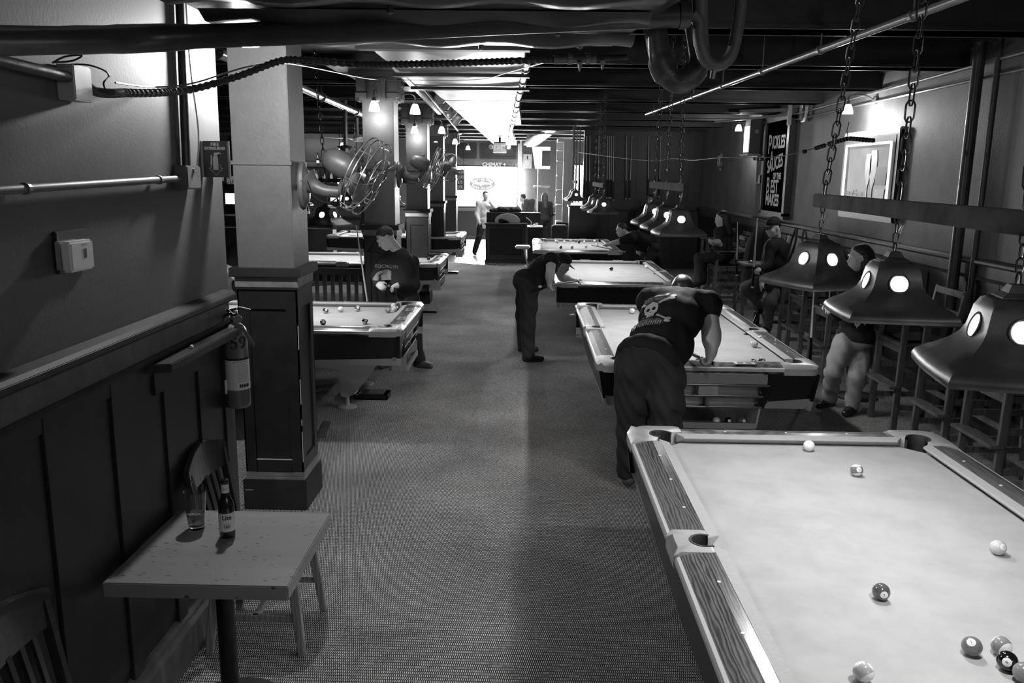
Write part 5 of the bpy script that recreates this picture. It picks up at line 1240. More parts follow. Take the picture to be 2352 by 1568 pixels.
# pint glass with ice, drink and straw
gp = (-1.31, 3.1, .72)
t = thing('pint_glass', 'tall pint glass with melting ice and a straw, on the scarred pine table', 'glass', gp)
q = MB(); q.lathe([(.0, .0), (.029, .0), (.0315, .006), (.0445, .158), (.0428, .158), (.0298, .014), (.0, .014)], 32, cap=False); q.build('glass', M['glass'], t, smooth=True)
q = MB(); q.lathe([(.0, .0145), (.0294, .0145), (.0345, .068), (0, .068)], 28, cap=False); q.build('drink', mat('cloudy_drink', .6, .1, trans=.75), t, smooth=True)
for i, (x, y, z) in enumerate(((.012, .004, .06), (-.014, .008, .064), (.0, -.015, .058))):
    q = MB(); q.box(-.011, .011, -.011, .011, -.01, .01); o = q.build('ice_cube', mat('ice', .9, .1, trans=.7), t, bevel=.003); o.location = (x, y, z); o.rotation_euler = (i, i * .7, .4)
q = MB(); q.tube([(.006, .0, .07), (-.002, .0, .165), (-.006, .0, .196), (-.014, 0, .204)], .0022, 8); q.build('straw', M['steel'], t, smooth=True)

def side_chair(loc, rz, label):
    """low-backed tavern chair: dished seat, splayed tapering legs, curved yoke back with slats; faces +X"""
    t = thing('tavern_chair', label, 'chair', loc, rz, 'tavern chairs along the left wall')
    q = MB(); n = 20; sh = [(.21 * (1 if abs(math.cos(a)) < .2 else 1) * math.copysign(abs(math.cos(a)) ** .6, math.cos(a)), .215 * math.copysign(abs(math.sin(a)) ** .6, math.sin(a))) for a in [2 * PI * i / n for i in range(n)]]
    q.prism([(x + .02, y) for x, y in sh], .44, .475); q.build('seat', M['pine_leg'], t, bevel=.006)
    for sx in (-1, 1):
        for sy in (-1, 1):
            q = MB(); q.bar((.02 + sx * .16, sy * .16, .45), (.02 + sx * .21, sy * .2, 0), .042, .042, w2=.032, h2=.032); q.build('leg', M['pine_leg'], t, bevel=.004)
    for sy in (-1, 1):
        q = MB(); q.bar((-.165, sy * .185, .17), (.205, sy * .185, .17), .022, .03); q.build('stretcher', M['pine_leg'], t)
    q = MB(); q.bar((.02, -.185, .17), (.02, .185, .17), .022, .03); q.build('stretcher', M['pine_leg'], t)
    # back: two posts, yoke and five slats, leaning back
    for sy in (-1, 1):
        q = MB(); q.bar((-.17, sy * .185, .46), (-.235, sy * .2, .84), .03, .035); q.build('back_post', M['darkwood'], t, bevel=.004)
    q = MB(); m_ = 12; vs = []
    for i in range(m_ + 1):
        y = -.225 + .45 * i / m_; b = -.03 * math.cos(y / .225 * PI / 2); top = .885 + .035 * math.cos(y / .225 * PI / 2) - .02 * abs(y) / .225
        vs += [(-.225 + b, y, .755), (-.205 + b, y, .755), (-.22 + b, y, top), (-.245 + b, y, top)]
    fs = [(4 * i + j, 4 * i + (j + 1) % 4, 4 * i + 4 + (j + 1) % 4, 4 * i + 4 + j) for i in range(m_) for j in range(4)] + [(0, 1, 2, 3), tuple(4 * m_ + j for j in (3, 2, 1, 0))]
    q.add(vs, fs); q.build('top_rail', mat('varnished_dark_wood', .03, .18, coat=.7, var=.3), t, bevel=.004)
    for k in range(5):
        y = -.13 + .065 * k; q = MB(); q.bar((-.175, y * .9, .47), (-.24, y, .765), .022, .012, up=(1, 0, 0)); q.build('slat', MATS['varnished_dark_wood'], t)
    return t
side_chair((-1.21, 3.56, 0), 0, 'tavern chair tucked behind the pine table, pale splayed legs showing below it')
side_chair((-1.22, 2.12, 0), .06, 'tavern chair cut by the lower left corner, dark curved back by the wall')

# thermostat
t = thing('thermostat', 'white thermostat on a dark backing board on the left wall', 'thermostat', (-1.5, 2.65, 1.86))
q = MB(); q.box(-1.5, -1.484, 2.60, 2.79, 1.80, 1.935); q.build('backing_board', M['paint'], t, world=True, bevel=.003)
q = MB(); q.box(-1.484, -1.468, 2.585, 2.70, 1.815, 1.905); q.build('base_plate', M['grey'], t, world=True, bevel=.002)
q = MB(); q.box(-1.466, -1.43, 2.58, 2.72, 1.808, 1.905); q.build('cover', M['white'], t, world=True, bevel=.007)
q = MB(); q.box(-1.431, -1.4292, 2.655, 2.673, 1.848, 1.878); q.build('display', M['black'], t, world=True)
q = MB(); q.box(-1.431, -1.4293, 2.65, 2.678, 1.890, 1.893); q.build('mark', M['steel'], t, world=True)

# fire extinguisher hung at the end of the left wall
ex = (-1.43, 3.985, .975)
t = thing('fire_extinguisher', 'fire extinguisher with white instruction label and hand-painted 59', 'fire extinguisher', ex)
q = MB(); q.lathe([(.0, 0), (.052, .0), (.058, .008), (.059, .02), (.059, .355), (.056, .385), (.043, .41), (.024, .425), (.024, .43)], 32); q.build('cylinder', M['red'], t, smooth=True)
q = MB(); q.lathe([(.0595, .095), (.0595, .245)], 40, cap=False); q.build('instruction_label', M['paper'], t, smooth=True)
q = MB(); q.lathe([(.0597, .245), (.0597, .256)], 40, cap=False); q.build('label_band', M['black'], t, smooth=True)
fx = math.atan2(-3.985, 1.43)
wrap_text('59', .085, .0597, .33, fx + .22, M['black'], t, 'number', off=.001)
wrap_text('INSTRUCTIONS', .011, .0599, .237, fx + .35, M['dgrey'], t)
for i in range(9):
    wrap_text('PULL PIN. HOLD UNIT' if i % 3 else 'AIM AT BASE OF FIRE', .0065, .0599, .224 - .0105 * i, fx + (.55), M['dgrey'], t)
for i in range(3):
    o = text('hazard_symbol', '■', .022, M['black'], t, (0, 0, 0), extrude=0)
    if len(o.data.vertices) < 4: pass
    for vtx in o.data.vertices: a = fx + .28 + .3 * i + vtx.co.x / .0597; vtx.co = (math.cos(a) * .06, math.sin(a) * .06, .115 + vtx.co.y)
q = MB(); q.lathe([(.02, .43), (.022, .445), (.018, .462), (.018, .48)], 16); q.build('valve', M['chrome'], t, smooth=True)
q = MB(); q.bar((-.03, 0, .482), (.05, -.03, .505), .022, .012); q.bar((-.03, 0, .468), (.04, -.02, .462), .02, .01); q.build('lever', M['black'], t, bevel=.002)
q = MB(); q.lathe([(.019, 0), (.019, .014)], 18, (.03, -.03, .45), axis=(.3, -1, 0)); q.build('gauge', M['chrome'], t, smooth=True)
q = MB(); q.tube(smoothpath([(-.02, -.01, .47), (-.05, -.03, .44), (-.052, -.04, .3), (-.05, -.042, .14)], 6), .008, 8); q.build('hose', M['black'], t, smooth=True)
q = MB(); q.lathe([(.011, .075), (.012, .14), (.009, .145)], 12, (-.05, -.042, 0)); q.build('nozzle', M['white'], t, smooth=True)
q = MB(); q.tube(smoothpath([(-.06, -.04, .515), (-.02, -.04, .505), (.015, -.04, .475), (.04, -.05, .51), (.1, -.05, .5)], 6), .0017, 5); q.build('pull_tie', M['white'], t)
q = MB(); q.add([(.03, -.04, .43), (.055, -.05, .425), (.112, -.05, .33), (.105, -.045, .31), (.08, -.04, .34)], [(0, 1, 2, 3, 4)]); o = q.build('inspection_tag', M['grey'], t); md = o.modifiers.new('s', 'SOLIDIFY'); md.thickness = .001
q = MB(); q.box(-.062, -.03, -.01, .01, .36, .38); q.build('wall_bracket', M['steel'], t)
# projecting sign
t = thing('fire_extinguisher_sign', 'folded projecting sign reading FIRE EXTINGUISHER with arrow, on the wall corner', 'sign', (-1.5, 3.88, 2.17))
q = MB(); q.box(-1.5, -1.37, 3.87, 3.874, 2.10, 2.262); q.build('panel', mat('sign_enamel', .045, .35), t, world=True)
q = MB(); q.box(-1.5, -1.491, 3.865, 3.8705, 2.10, 2.262); q.build('edge_trim', M['grey'], t, world=True)
q = MB(); q.box(-1.377, -1.368, 3.865, 3.8705, 2.10, 2.262); q.build('edge_trim', M['grey'], t, world=True)
q = MB(); q.add([(-1.37, 3.874, 2.10), (-1.37, 3.874, 2.262), (-1.495, 4.0, 2.262), (-1.495, 4.0, 2.10)], [(0, 1, 2, 3)]); o = q.build('back_panel', M['grey'], t, world=True); md = o.modifiers.new('s', 'SOLIDIFY'); md.thickness = .003
def T(body, size, x, z, m='white', sx=1, par=t, y=3.8695, name='lettering', rx=PI / 2):
    return text(name, body, size, M[m], par, (x - par.location.x, y - par.location.y, z - par.location.z), (rx, 0, 0), sx=sx, extrude=.0004, off=.0006)
T('FIRE', .021, -1.435, 2.247); T('EXTINGUISHER', .0175, -1.435, 2.229, sx=.8)
q = MB()
fy_ = lambda x, z, k: (-1.435 + x * .92, 3.8695 - k, 2.165 + z * .92)
q.prism([(-.013, -.035), (.013, -.035), (.013, .022), (.009, .034), (-.009, .034), (-.013, .022)], 0, .0008, f=fy_); q.prism([(-.006, .034), (.006, .034), (.02, .046), (.03, .04), (.03, .045), (.018, .052), (-.008, .048)], 0, .0008, f=fy_)
q.prism([(-.022, .036), (-.016, .04), (-.018, -.01), (-.026, -.01)], 0, .0008, f=fy_); q.build('extinguisher_pictogram', M['offwhite'], t, world=True)
q = MB()
pa = [(-.018, -.008), (-.024, -.008), (-.024, -.026), (-.034, -.026), (0, -.06), (.034, -.026), (.024, -.026), (.024, -.008), (.018, -.008)]
for a, b in zip(pa[:-1], pa[1:]):
    d = nrm(v3(b[0] - a[0], b[1] - a[1], 0)); nx_, ny_ = -d[1] * .001, d[0] * .001
    q.prism([(a[0] + nx_, a[1] + ny_), (b[0] + nx_, b[1] + ny_), (b[0] - nx_, b[1] - ny_), (a[0] - nx_, a[1] - ny_)], 0, .0008, f=fy_)
q.build('arrow_outline', M['offwhite'], t, world=True)

# ------------------------------------------------------------------ wall fans on the columns
def wall_fan(base, label, axis, s=1.0, yaw=0):
    """base plate on the column's right face; arm to +X; drum motor and round wire guard whose axis is given"""
    base = V(base); ax = V(*axis).normalized(); t = thing('wall_fan', label, 'fan', base, group='wall fans on the columns')
    q = MB(); vs = []; R_ = Matrix.Diagonal((1, .75, 1.3, 1))
    q.lathe([(.0, .0), (.105 * s, .0), (.115 * s, .012), (.108 * s, .03), (.09 * s, .036), (.075 * s, .05), (.0, .055)], 28, (0, 0, 0), axis=(1, 0, 0)); q.xf(Matrix.Translation(base) @ R_); q.build('base_plate', M['fanbody'], t, world=True, smooth=True)
    q = MB(); q.tube(smoothpath([base + V(.03, 0, .04) * s, base + V(.08, -.0, .0) * s, base + V(.16, -.01, -.03) * s, base + V(.245, -.015, -.035) * s], 5), [.085 * s, .08 * s, .072 * s, .062 * s, .055 * s, .05 * s, .046 * s, .042 * s, .04 * s, .039 * s, .038 * s, .037 * s, .036 * s, .036 * s, .036 * s, .036 * s], 18); q.build('arm', M['fanbody'], t, world=True, smooth=True)
    hub = base + V(.30, -.02, .115) * s
    q = MB(); q.lathe([(.0, -.165 * s), (.04 * s, -.158 * s), (.064 * s, -.13 * s), (.077 * s, -.08 * s), (.079 * s, -.01 * s), (.07 * s, .04 * s), (.045 * s, .07 * s), (.03 * s, .075 * s)], 24, hub, axis=ax); q.build('motor_housing', M['fanbody'], t, world=True, smooth=True)
    q = MB(); q.tube([base + V(.245, -.015, -.035) * s, hub + V(0, 0, -.06) * s], .03 * s, 12); q.build('yoke', M['fanbody'], t, world=True, smooth=True)
    q = MB(); q.lathe([(.012 * s, 0), (.012 * s, .02 * s), (.006 * s, .026 * s)], 8, hub + V(0, 0, .088) * s); q.build('oil_cap', M['steel'], t, world=True)
    u = ax.orthogonal().normalized(); u = (V(0, 0, 1) - ax * ax.z).normalized(); w_ = ax.cross(u); R = .235 * s; c = hub + ax * .115 * s
    q = MB()
    for rr, dz, th in ((1, 0, .0045), (1, .055, .0035), (1, -.03, .0045), (.62, .085, .003), (.3, .095, .003)):
        q.tube([c + ax * dz * s + (u * math.cos(a) + w_ * math.sin(a)) * R * rr for a in [2 * PI * j / 32 for j in range(32)]], th * s, 6, closed=True)
    for k in range(8):
        a = 2 * PI * k / 8; d = u * math.cos(a) + w_ * math.sin(a); d2 = u * math.cos(a + .1) + w_ * math.sin(a + .1)
        q.tube(smoothpath([c + ax * .095 * s + d * R * .3, c + ax * .085 * s + d2 * R * .62, c + ax * .055 * s + d2 * R, c + ax * -.03 * s + d2 * R], 3), .003 * s, 5)
    q.build('wire_guard', M['wire'], t, world=True, smooth=True)
    for k in range(4):
        a0 = 2 * PI * k / 4 + .5; q = MB(); vs = []; m_ = 8
        for i in range(m_ + 1):
            r = R * (.16 + .74 * i / m_); wd = .055 * s * math.sin(PI * min((i + .8) / (m_ + 1.2), 1)) * 1.25 + .012 * s
            for sg in (-1, 1):
                aa = a0 + sg * wd / r * .8; vs.append(c + (u * math.cos(aa) + w_ * math.sin(aa)) * r + ax * sg * .022 * s)
        q.add(vs, [(2 * i, 2 * i + 1, 2 * i + 3, 2 * i + 2) for i in range(m_)]); o = q.build('blade', M['fanblade'], t, world=True, smooth=True); md = o.modifiers.new('s', 'SOLIDIFY'); md.thickness = .003
    q = MB(); q.lathe([(.035 * s, -.02 * s), (.035 * s, .02 * s), (.015 * s, .035 * s)], 16, c, axis=ax); q.build('hub', M['steel'], t, world=True, smooth=True)
    q = MB(); q.tube(smoothpath([base + V(.06, -.06, .03) * s, base + V(.1, -.07, -.06) * s, base + V(.18, -.06, -.1) * s, base + V(.25, -.05, -.05) * s, hub + V(-.02, -.05, -.06) * s], 6), .004 * s, 6); q.build('flex', M['black'], t, world=True)
    return t
wall_fan((-1.405, 5.19, 2.045), 'large wire-guarded wall fan on the nearest column, tilted down over the left table', (.87, -.12, -.42), 1.0)
wall_fan((-1.475, 9.53, 2.11), 'wall fan on the second column, guard seen almost edge-on', (.9, .05, -.35), 1.0)
wall_fan((-1.62, 13.82, 2.12), 'wall fan on the third column, round guard seen from behind', (.45, .85, -.05), .95)
o = MB().tube([(-1.484, 9.350, 2.209), (-1.178, 6.200, 2.067)], .003, 5).build('guy_string', M['alucast'], None); tag(o, 'taut string from the second column to the nearest fan guard', 'string')

# ------------------------------------------------------------------ right wall fittings
def wallframe(u0=None): pass
N3 = Matrix(((0, 0, -1, 0), (-1, 0, 0, 0), (0, 1, 0, 0), (0, 0, 0, 1)))     # text plane -> right wall (reads towards -Y)
def wtext(body, size, y, z, par, m='white', sx=1.0, shear=0, x=3.925, rot=0.0, name='lettering', off=0.0):
    o = text(name, body, size, M[m], None, (0, 0, 0), extrude=.0006, shear=shear, off=off)
    o.data.transform(Matrix.Diagonal((sx, 1, 1, 1))); o.data.transform(Matrix.Rotation(rot, 4, 'Z')); o.data.transform(N3); o.data.transform(Matrix.Translation((x - par.location.x, y - par.location.y, z - par.location.z)))
    o.parent = par; return o
t = thing('poster', 'tall framed black poster lettered PICKLES SAUCES OF THE BEST MAKES', 'poster', (XR, 13.55, 2.28))
q = MB(); q.box(3.93, 3.998, 12.98, 14.12, 1.6, 3.0); q.build('panel', M['poster_black'], t, world=True)
q = MB(); q.box(3.9, 3.998, 12.86, 12.98, 1.54, 3.06); q.build('frame_side', M['darkwood'], t, world=True, bevel=.008)
q = MB(); q.box(3.9, 3.998, 14.12, 14.2, 1.54, 3.06); q.build('frame_side', M['darkwood'], t, world=True, bevel=.008)
q = MB(); q.box(3.9, 3.998, 12.86, 14.2, 3.0, 3.08); q.build('frame_top', M['steel'], t, world=True, bevel=.008)
q = MB(); q.box(3.9, 3.998, 12.86, 14.2, 1.5, 1.6); q.build('frame_bottom', M['darkwood'], t, world=True, bevel=.008)
wtext('P', .42, 13.93, 2.64, t, sx=.8, off=.006); wtext('ICKLES', .27, 13.46, 2.67, t, sx=.82, off=.008); wtext('&', .2, 13.78, 2.47, t, sx=.8, off=.006)
wtext('SAUCES', .28, 13.58, 2.34, t, sx=.85, rot=.14, off=.008); wtext('OF THE', .13, 13.42, 2.15, t, sx=.95, off=.006)
wtext('B', .36, 13.88, 1.99, t, sx=.9, off=.006); wtext('EST', .28, 13.52, 1.98, t, sx=.95, off=.008); wtext('MAKES', .25, 13.6, 1.77, t, sx=.95, off=.008)
# framed mirror picture
t = thing('framed_mirror_sign', 'framed bar mirror printed with two goblets and a tumbler, bright metal edges', 'mirror', (XR, 9.95, 2.2))
q = MB(); q.box(3.93, 3.998, 9.2, 10.62, 1.74, 2.6); q.build('panel', mat('silvered_glass_print', .09, .4, 0, var=.35, vscale=4), t, world=True)
for a, b, c_, d_ in ((9.12, 9.2, 1.68, 2.66), (10.62, 10.7, 1.68, 2.66)):
    q = MB(); q.box(3.935, 3.998, a, b, c_, d_); q.build('frame_side', M['darkwood'], t, world=True, bevel=.01)
q = MB(); q.box(3.93, 3.998, 9.12, 10.7, 2.6, 2.68); q.build('frame_top', M['alucast'], t, world=True, bevel=.01)
q = MB(); q.box(3.93, 3.998, 9.12, 10.7, 1.66, 1.74); q.build('frame_bottom', M['darkwood'], t, world=True, bevel=.01)
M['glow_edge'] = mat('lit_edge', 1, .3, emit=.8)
for pts_ in ([(9.27, 1.76), (9.27, 2.52)], [(10.55, 1.76), (10.55, 2.52)], [(9.27, 2.52), (10.55, 2.52)], [(9.27, 1.76), (10.55, 1.76)]):
    q = MB(); q.tube([(3.915, pts_[0][0], pts_[0][1]), (3.915, pts_[1][0], pts_[1][1])], .014, 8); q.build('neon_edge', M['glow_edge'], t, world=True)
wt = lambda x, z, k: (3.928 - k, x, z)
def goblet(y, z, s, name):
    q = MB()
    pr = [(.055, 0), (.05, .03), (.016, .05), (.014, .2), (.05, .27), (.085, .38), (.09, .5), (.065, .6)]
    q.prism([(y + a * s, z + b * s) for a, b in pr] + [(y - a * s, z + b * s) for a, b in pr[::-1]], 0, .004, f=wt); q.build(name, M['offwhite'], t, world=True)
goblet(9.86, 1.84, .95, 'goblet_print'); goblet(9.72, 1.8, 1.08, 'goblet_print')
q = MB(); q.prism([(9.6, 1.84), (9.62, 1.82), (9.38, 1.82), (9.4, 1.84), (9.36, 2.02), (9.64, 2.02)][::-1], 0, .004, f=wt); q.build('tumbler_print', M['offwhite'], t, world=True)
q = MB(); q.prism([(9.63, 2.06), (9.37, 2.06), (9.33, 2.26), (9.66, 2.26)], 0, .003, f=wt); q.build('tumbler_print', M['grey'], t, world=True)
wtext('Best of Brews', .1, 10.26, 1.96, t, 'offwhite', sx=1.0, shear=.4, x=3.924)
# TV box / switch box / plaque
t = thing('wall_cabinet', 'dark boxy cabinet with a glowing strip, mounted high on the right wall', 'cabinet', (XR, 14.9, 2.8))
q = MB(); q.box(3.74, 3.998, 14.5, 14.85, 2.52, 3.1); q.build('body', M['dgrey'], t, world=True, bevel=.01)
q = MB(); q.box(3.725, 3.74, 14.52, 14.83, 2.55, 2.98); q.build('screen', M['dim_screen'], t, world=True)
q = MB(); q.box(3.7, 3.998, 14.4, 14.95, 2.49, 2.52); q.build('shelf', M['steel'], t, world=True)
q = MB(); q.box(3.82, 3.88, 14.49, 14.5, 2.86, 2.92); q.build('vent', M['grey'], t, world=True)
t = thing('outlet_box', 'small electrical box with conduit bent up beside the poster', 'electrical box', (3.97, 14.45, 2.1))
q = MB(); q.box(3.93, 3.998, 14.4, 14.52, 2.03, 2.17); q.build('box', M['steel'], t, world=True, bevel=.004)
q = MB(); q.tube(smoothpath([(3.97, 14.46, 2.17), (3.97, 14.46, 2.9), (3.97, 14.4, 2.98), (3.97, 14.2, 3.03), (3.97, 13.4, 3.06)], 6), .016, 8); q.build('conduit', M['pipe_gloss'], t, world=True, smooth=True)
q = MB(); q.lathe([(.0, -.06), (.03, -.05), (.035, 0)], 10, (3.95, 14.6, 2.06)); q.build('knob', M['alucast'], t, world=True)
t = thing('wall_plaque', 'small ornate scalloped plaque on the dark right wall', 'plaque', (XR, 17.6, 2.45))
q = MB(); n = 40; q.prism([(17.6 + (.12 + .02 * math.cos(9 * 2 * PI * i / n)) * math.sin(2 * PI * i / n) , 2.45 + (.2 + .03 * math.cos(9 * 2 * PI * i / n)) * math.cos(2 * PI * i / n)) for i in range(n)], 0, .05, f=lambda y, z, k: (3.99 - k, y, z)); q.build('plate', M['steel'], t, world=True, bevel=.006)
q = MB(); q.tube([(3.93, 17.6 + .07 * math.sin(a), 2.45 + .11 * math.cos(a)) for a in [2 * PI * j / 20 for j in range(20)]], .012, 6, closed=True); q.build('rim', M['alucast'], t, world=True)
# scoring beads on a wire
t = thing('scoring_wire', 'scoring beads threaded on a wire strung over the right-hand tables', 'scoring beads', (2.330, 7.200, 2.348))
MB().tube(smoothpath([(2.614, 6.500, 2.413), (2.528, 6.800, 2.440), (2.402, 7.100, 2.381), (2.280, 7.900, 2.318), (2.072, 9.200, 2.333), (1.962, 10.200, 2.321), (1.846, 10.900, 2.353), (1.700, 11.600, 2.335), (1.373, 13.000, 2.399), (0.892, 15.000, 2.522)], 8), .004, 6).build('wire', M['steel'], t, world=True)
def beads(a, b, n):
    a, b = V(a), V(b)
    for i in range(n):
        c_ = a.lerp(b, (i + .5) / n); d = (b - a).normalized(); h = (b - a).length / n * .46
        q = MB(); q.lathe([(.006, -h), (.017, -h * .7), (.019, 0), (.017, h * .7), (.006, h)], 10, c_, axis=d); q.build('bead', M['liner'], t, world=True, smooth=True)
beads((2.614, 6.500, 2.413), (2.516, 6.750, 2.438), 8); beads((2.528, 6.800, 2.440), (2.444, 7.000, 2.403), 7); beads((2.430, 7.020, 2.396), (2.381, 7.120, 2.371), 4); beads((2.353, 7.250, 2.353), (2.334, 7.280, 2.346), 1); beads((2.274, 8.250, 2.305), (2.239, 8.500, 2.313), 3)
q = MB(); q.tube([(2.528, 6.800, 2.440), (2.512, 6.800, 2.500), (2.523, 6.800, 2.567)], .003, 5); q.build('hanger', M['pipe'], t, world=True)

# ------------------------------------------------------------------ tall furniture along the right wall
def high_chair(loc, rz, label, arms=True):
    """director-height wooden chair facing -X"""
    t = thing('high_chair', label, 'chair', loc, rz, 'tall wooden chairs along the right wall'); w_ = .235
    for sy in (-1, 1):
        q = MB(); q.bar((-.22, sy * w_, 0), (-.2, sy * w_, .99), .05, .036); q.build('leg', M['stoolwood'], t, bevel=.003)
        q = MB(); q.bar((.24, sy * w_, 0), (.2, sy * w_, .78), .05, .036); q.build('leg', M['stoolwood'], t, bevel=.003)
        q = MB(); q.bar((.2, sy * w_, .75), (.27, sy * w_, 1.22), .045, .034); q.build('back_post', M['stoolwood'], t, bevel=.003)
        q = MB(); q.bar((-.25, sy * w_, 1.0), (.25, sy * w_, 1.0), .055, .022); q.build('arm', M['stoolwood'], t, bevel=.004)
        for z in (.22, .5, .72):
            q = MB(); q.bar((-.2, sy * w_, z), (.22, sy * w_, z), .02, .045); q.build('side_rail', M['stoolwood'], t)
    q = MB(); q.box(-.23, .22, -w_ - .01, w_ + .01, .745, .775); q.build('seat', M['stoolwood'], t, bevel=.006)
    q = MB(); q.box(-.2, .2, -w_ + .03, w_ - .03, .776, .80); q.build('seat_pad', M['blackgloss'], t, bevel=.01)
    q = MB(); q.box(-.30, -.20, -w_ - .03, w_ + .03, .385, .41); q.build('footrest', M['stoolwood'], t, bevel=.006)
    q = MB(); q.bar((.22, -w_, .3), (.22, w_, .3), .02, .045); q.build('cross_rail', M['stoolwood'], t)
    q = MB(); q.bar((-.2, -w_, .71), (-.2, w_, .71), .02, .05); q.build('cross_rail', M['stoolwood'], t)
    for z in (1.19, 1.02):
        q = MB(); q.bar((.25 if z > 1.1 else .235, -w_, z), (.25 if z > 1.1 else .235, w_, z), .018, .055); q.build('back_slat', M['stoolwood'], t)
    return t
HC = None
hl = [(5.56, 'first high chair from the camera by the right wall, below the third lamp shade'), (6.28, 'second high chair from the camera by the right wall'), (7.12, 'third high chair from the camera, directly behind the woman in light jeans'),
      (8.85, 'high chair beyond the small tall table past the dark-haired woman'), (9.66, 'high chair just in front of the man in the cap'), (10.85, 'high chair the man in the cap perches on'),
      (13.15, 'high chair occupied by the seated long-haired person'), (14.3, 'empty high chair beyond the seated long-haired person'), (15.5, 'high chair half hidden under the second lamp group'), (4.75, 'high chair nearest the camera, cut by the right frame edge')]
for i, (y, l) in enumerate(hl):
    x = 3.38 if y < 10 else (3.15 if y > 13 and y < 13.5 else 3.5)
    if HC is None: HC = high_chair((x, y, 0), 0, l)
    else: copy_thing(HC, (x, y, 0), 0, l)
def tall_table(loc, label, h=.93, items=True):
    t = thing('tall_table', label, 'table', loc, group='small tall tables between the high chairs')
    q = MB(); q.box(-.28, .28, -.24, .24, h - .03, h); q.build('tabletop', M['stoolwood'], t, bevel=.004)
    q = MB(); q.box(-.25, .25, -.2, .2, h - .09, h - .03); q.build('apron', M['darkwood'], t)
    q = MB(); q.lathe([(.2, 0), (.2, .015), (.045, .04), (.042, h - .09)], 16); q.build('pedestal', M['black'], t, smooth=True)
    return t
TT = tall_table((3.3, 8.05, 0), 'small tall table between the woman in jeans and the next high chair'); tall_table((3.35, 11.95, 0), 'small tall table with a glass ashtray beside the seated person')
q = MB(); q.lathe([(.03, 0), (.055, .004), (.06, .03), (.054, .03), (.045, .012), (.0, .01)], 16, cap=False); o = q.build('ashtray', M['chrome'], None, smooth=True); o.location = (3.22, 11.92, .931); tag(o, 'round glass ashtray glinting on the tall table by the seated person', 'ashtray')
# chalk on the rail of table B
q = MB(); q.box(-.011, .011, -.011, .011, 0, .022); o = q.build('chalk_cube', M['alucast'], None, bevel=.002); o.location = (2.059, 6.714, 0.812); tag(o, 'cube of cue chalk resting on the right rail of the second right-hand table', 'chalk')
# a shoulder bag strap hanging on the wall behind the man in the cap
o = MB().tube(smoothpath([(3.9, 12.2, 1.42), (3.88, 12.35, 1.15), (3.86, 12.3, .95), (3.87, 12.1, 1.2), (3.9, 12.15, 1.42)], 6), .015, 6).build('bag_strap', M['black'], None); tag(o, 'black strap hanging from the right wall rail behind the capped man', 'strap')

# ------------------------------------------------------------------ cues on the back wall
CX = [PY(x,400,19.5) for x in ()]
for i, (a, b) in enumerate([((1.179, 19.500, 3.008), (1.199, 19.500, 1.608)), ((1.273, 19.500, 3.009), (1.294, 19.500, 1.609)), ((1.328, 19.500, 3.009), (1.351, 19.500, 1.560)), ((1.403, 19.500, 3.010), (1.428, 19.500, 1.561)), ((1.546, 19.500, 3.012), (1.554, 19.500, 2.155)), ((1.605, 19.500, 3.013), (1.631, 19.500, 1.613)), ((1.804, 19.500, 3.015), (1.832, 19.500, 1.616)), ((1.853, 19.500, 3.015), (1.883, 19.500, 1.616)), ((1.893, 19.500, 3.016), (1.923, 19.500, 1.617)), ((1.942, 19.500, 3.016), (1.975, 19.500, 1.568)), ((2.235, 19.500, 3.020), (2.271, 19.500, 1.602)), ((2.358, 19.500, 3.021), (2.356, 19.500, 1.603)), ((2.740, 19.500, 3.025), (2.781, 19.500, 1.658)), ((3.011, 19.500, 3.029), (3.036, 19.500, 1.661)), ]):
    cue(["first", "second", "third", "fourth", "fifth", "sixth", "seventh", "eighth", "ninth", "tenth", "eleventh", "twelfth", "thirteenth", "fourteenth"][i] + " cue from the left in the rack on the dark back wall", b, a, "cues in the wall rack")
t = thing('cue_rack', 'two dark rails holding the cues on the back wall', 'rack', (2.6, 19.56, 1.5))
q = MB(); q.box(1.3, 3.9, 19.46, 19.585, 1.36, 1.40); q.build('lower_rail', M['darkwood'], t, world=True)
q = MB(); q.box(1.3, 3.9, 19.545, 19.585, 2.85, 2.9); q.build('upper_rail', M['darkwood'], t, world=True)
# ================================================================== BETWEEN THE LEFT TABLES
t = thing('slatted_bench', 'dark slatted mission bench seen from behind between the two left tables', 'bench', (-2.3, 9.95, 0))
for x in (-3.1, -1.72):
    q = MB(); q.box(x - .03, x + .03, 9.9, 9.95, 0, 1.0); q.build('post', M['benchwood'], t, world=True)
    q = MB(); q.box(x - .03, x + .03, 10.4, 10.45, 0, .62); q.build('leg', M['benchwood'], t, world=True)
q = MB(); q.box(-3.1, -1.72, 9.9, 9.94, .92, 1.0); q.build('top_rail', M['benchwood'], t, world=True, bevel=.005)
q = MB(); q.box(-3.1, -1.72, 9.9, 9.94, .5, .56); q.build('lower_rail', M['benchwood'], t, world=True)
for i in range(14):
    q = MB(); x = -3.03 + i * .0955; q.box(x, x + .045, 9.91, 9.93, .56, .92); q.build('slat', M['benchwood'], t, world=True)
q = MB(); q.box(-3.1, -1.72, 9.95, 10.42, .44, .47); q.build('seat', M['benchwood'], t, world=True)
t = thing('triangle_rack', 'black triangular ball rack hung on the second column', 'ball rack', (-1.655, 9.3, 1.3))
q = MB(); q.tube([(-1.79, 9.3, 1.26), (-1.62, 9.3, 1.5), (-1.50, 9.3, 1.24)], .012, 6, closed=True); q.build('frame', M['black'], t, world=True)
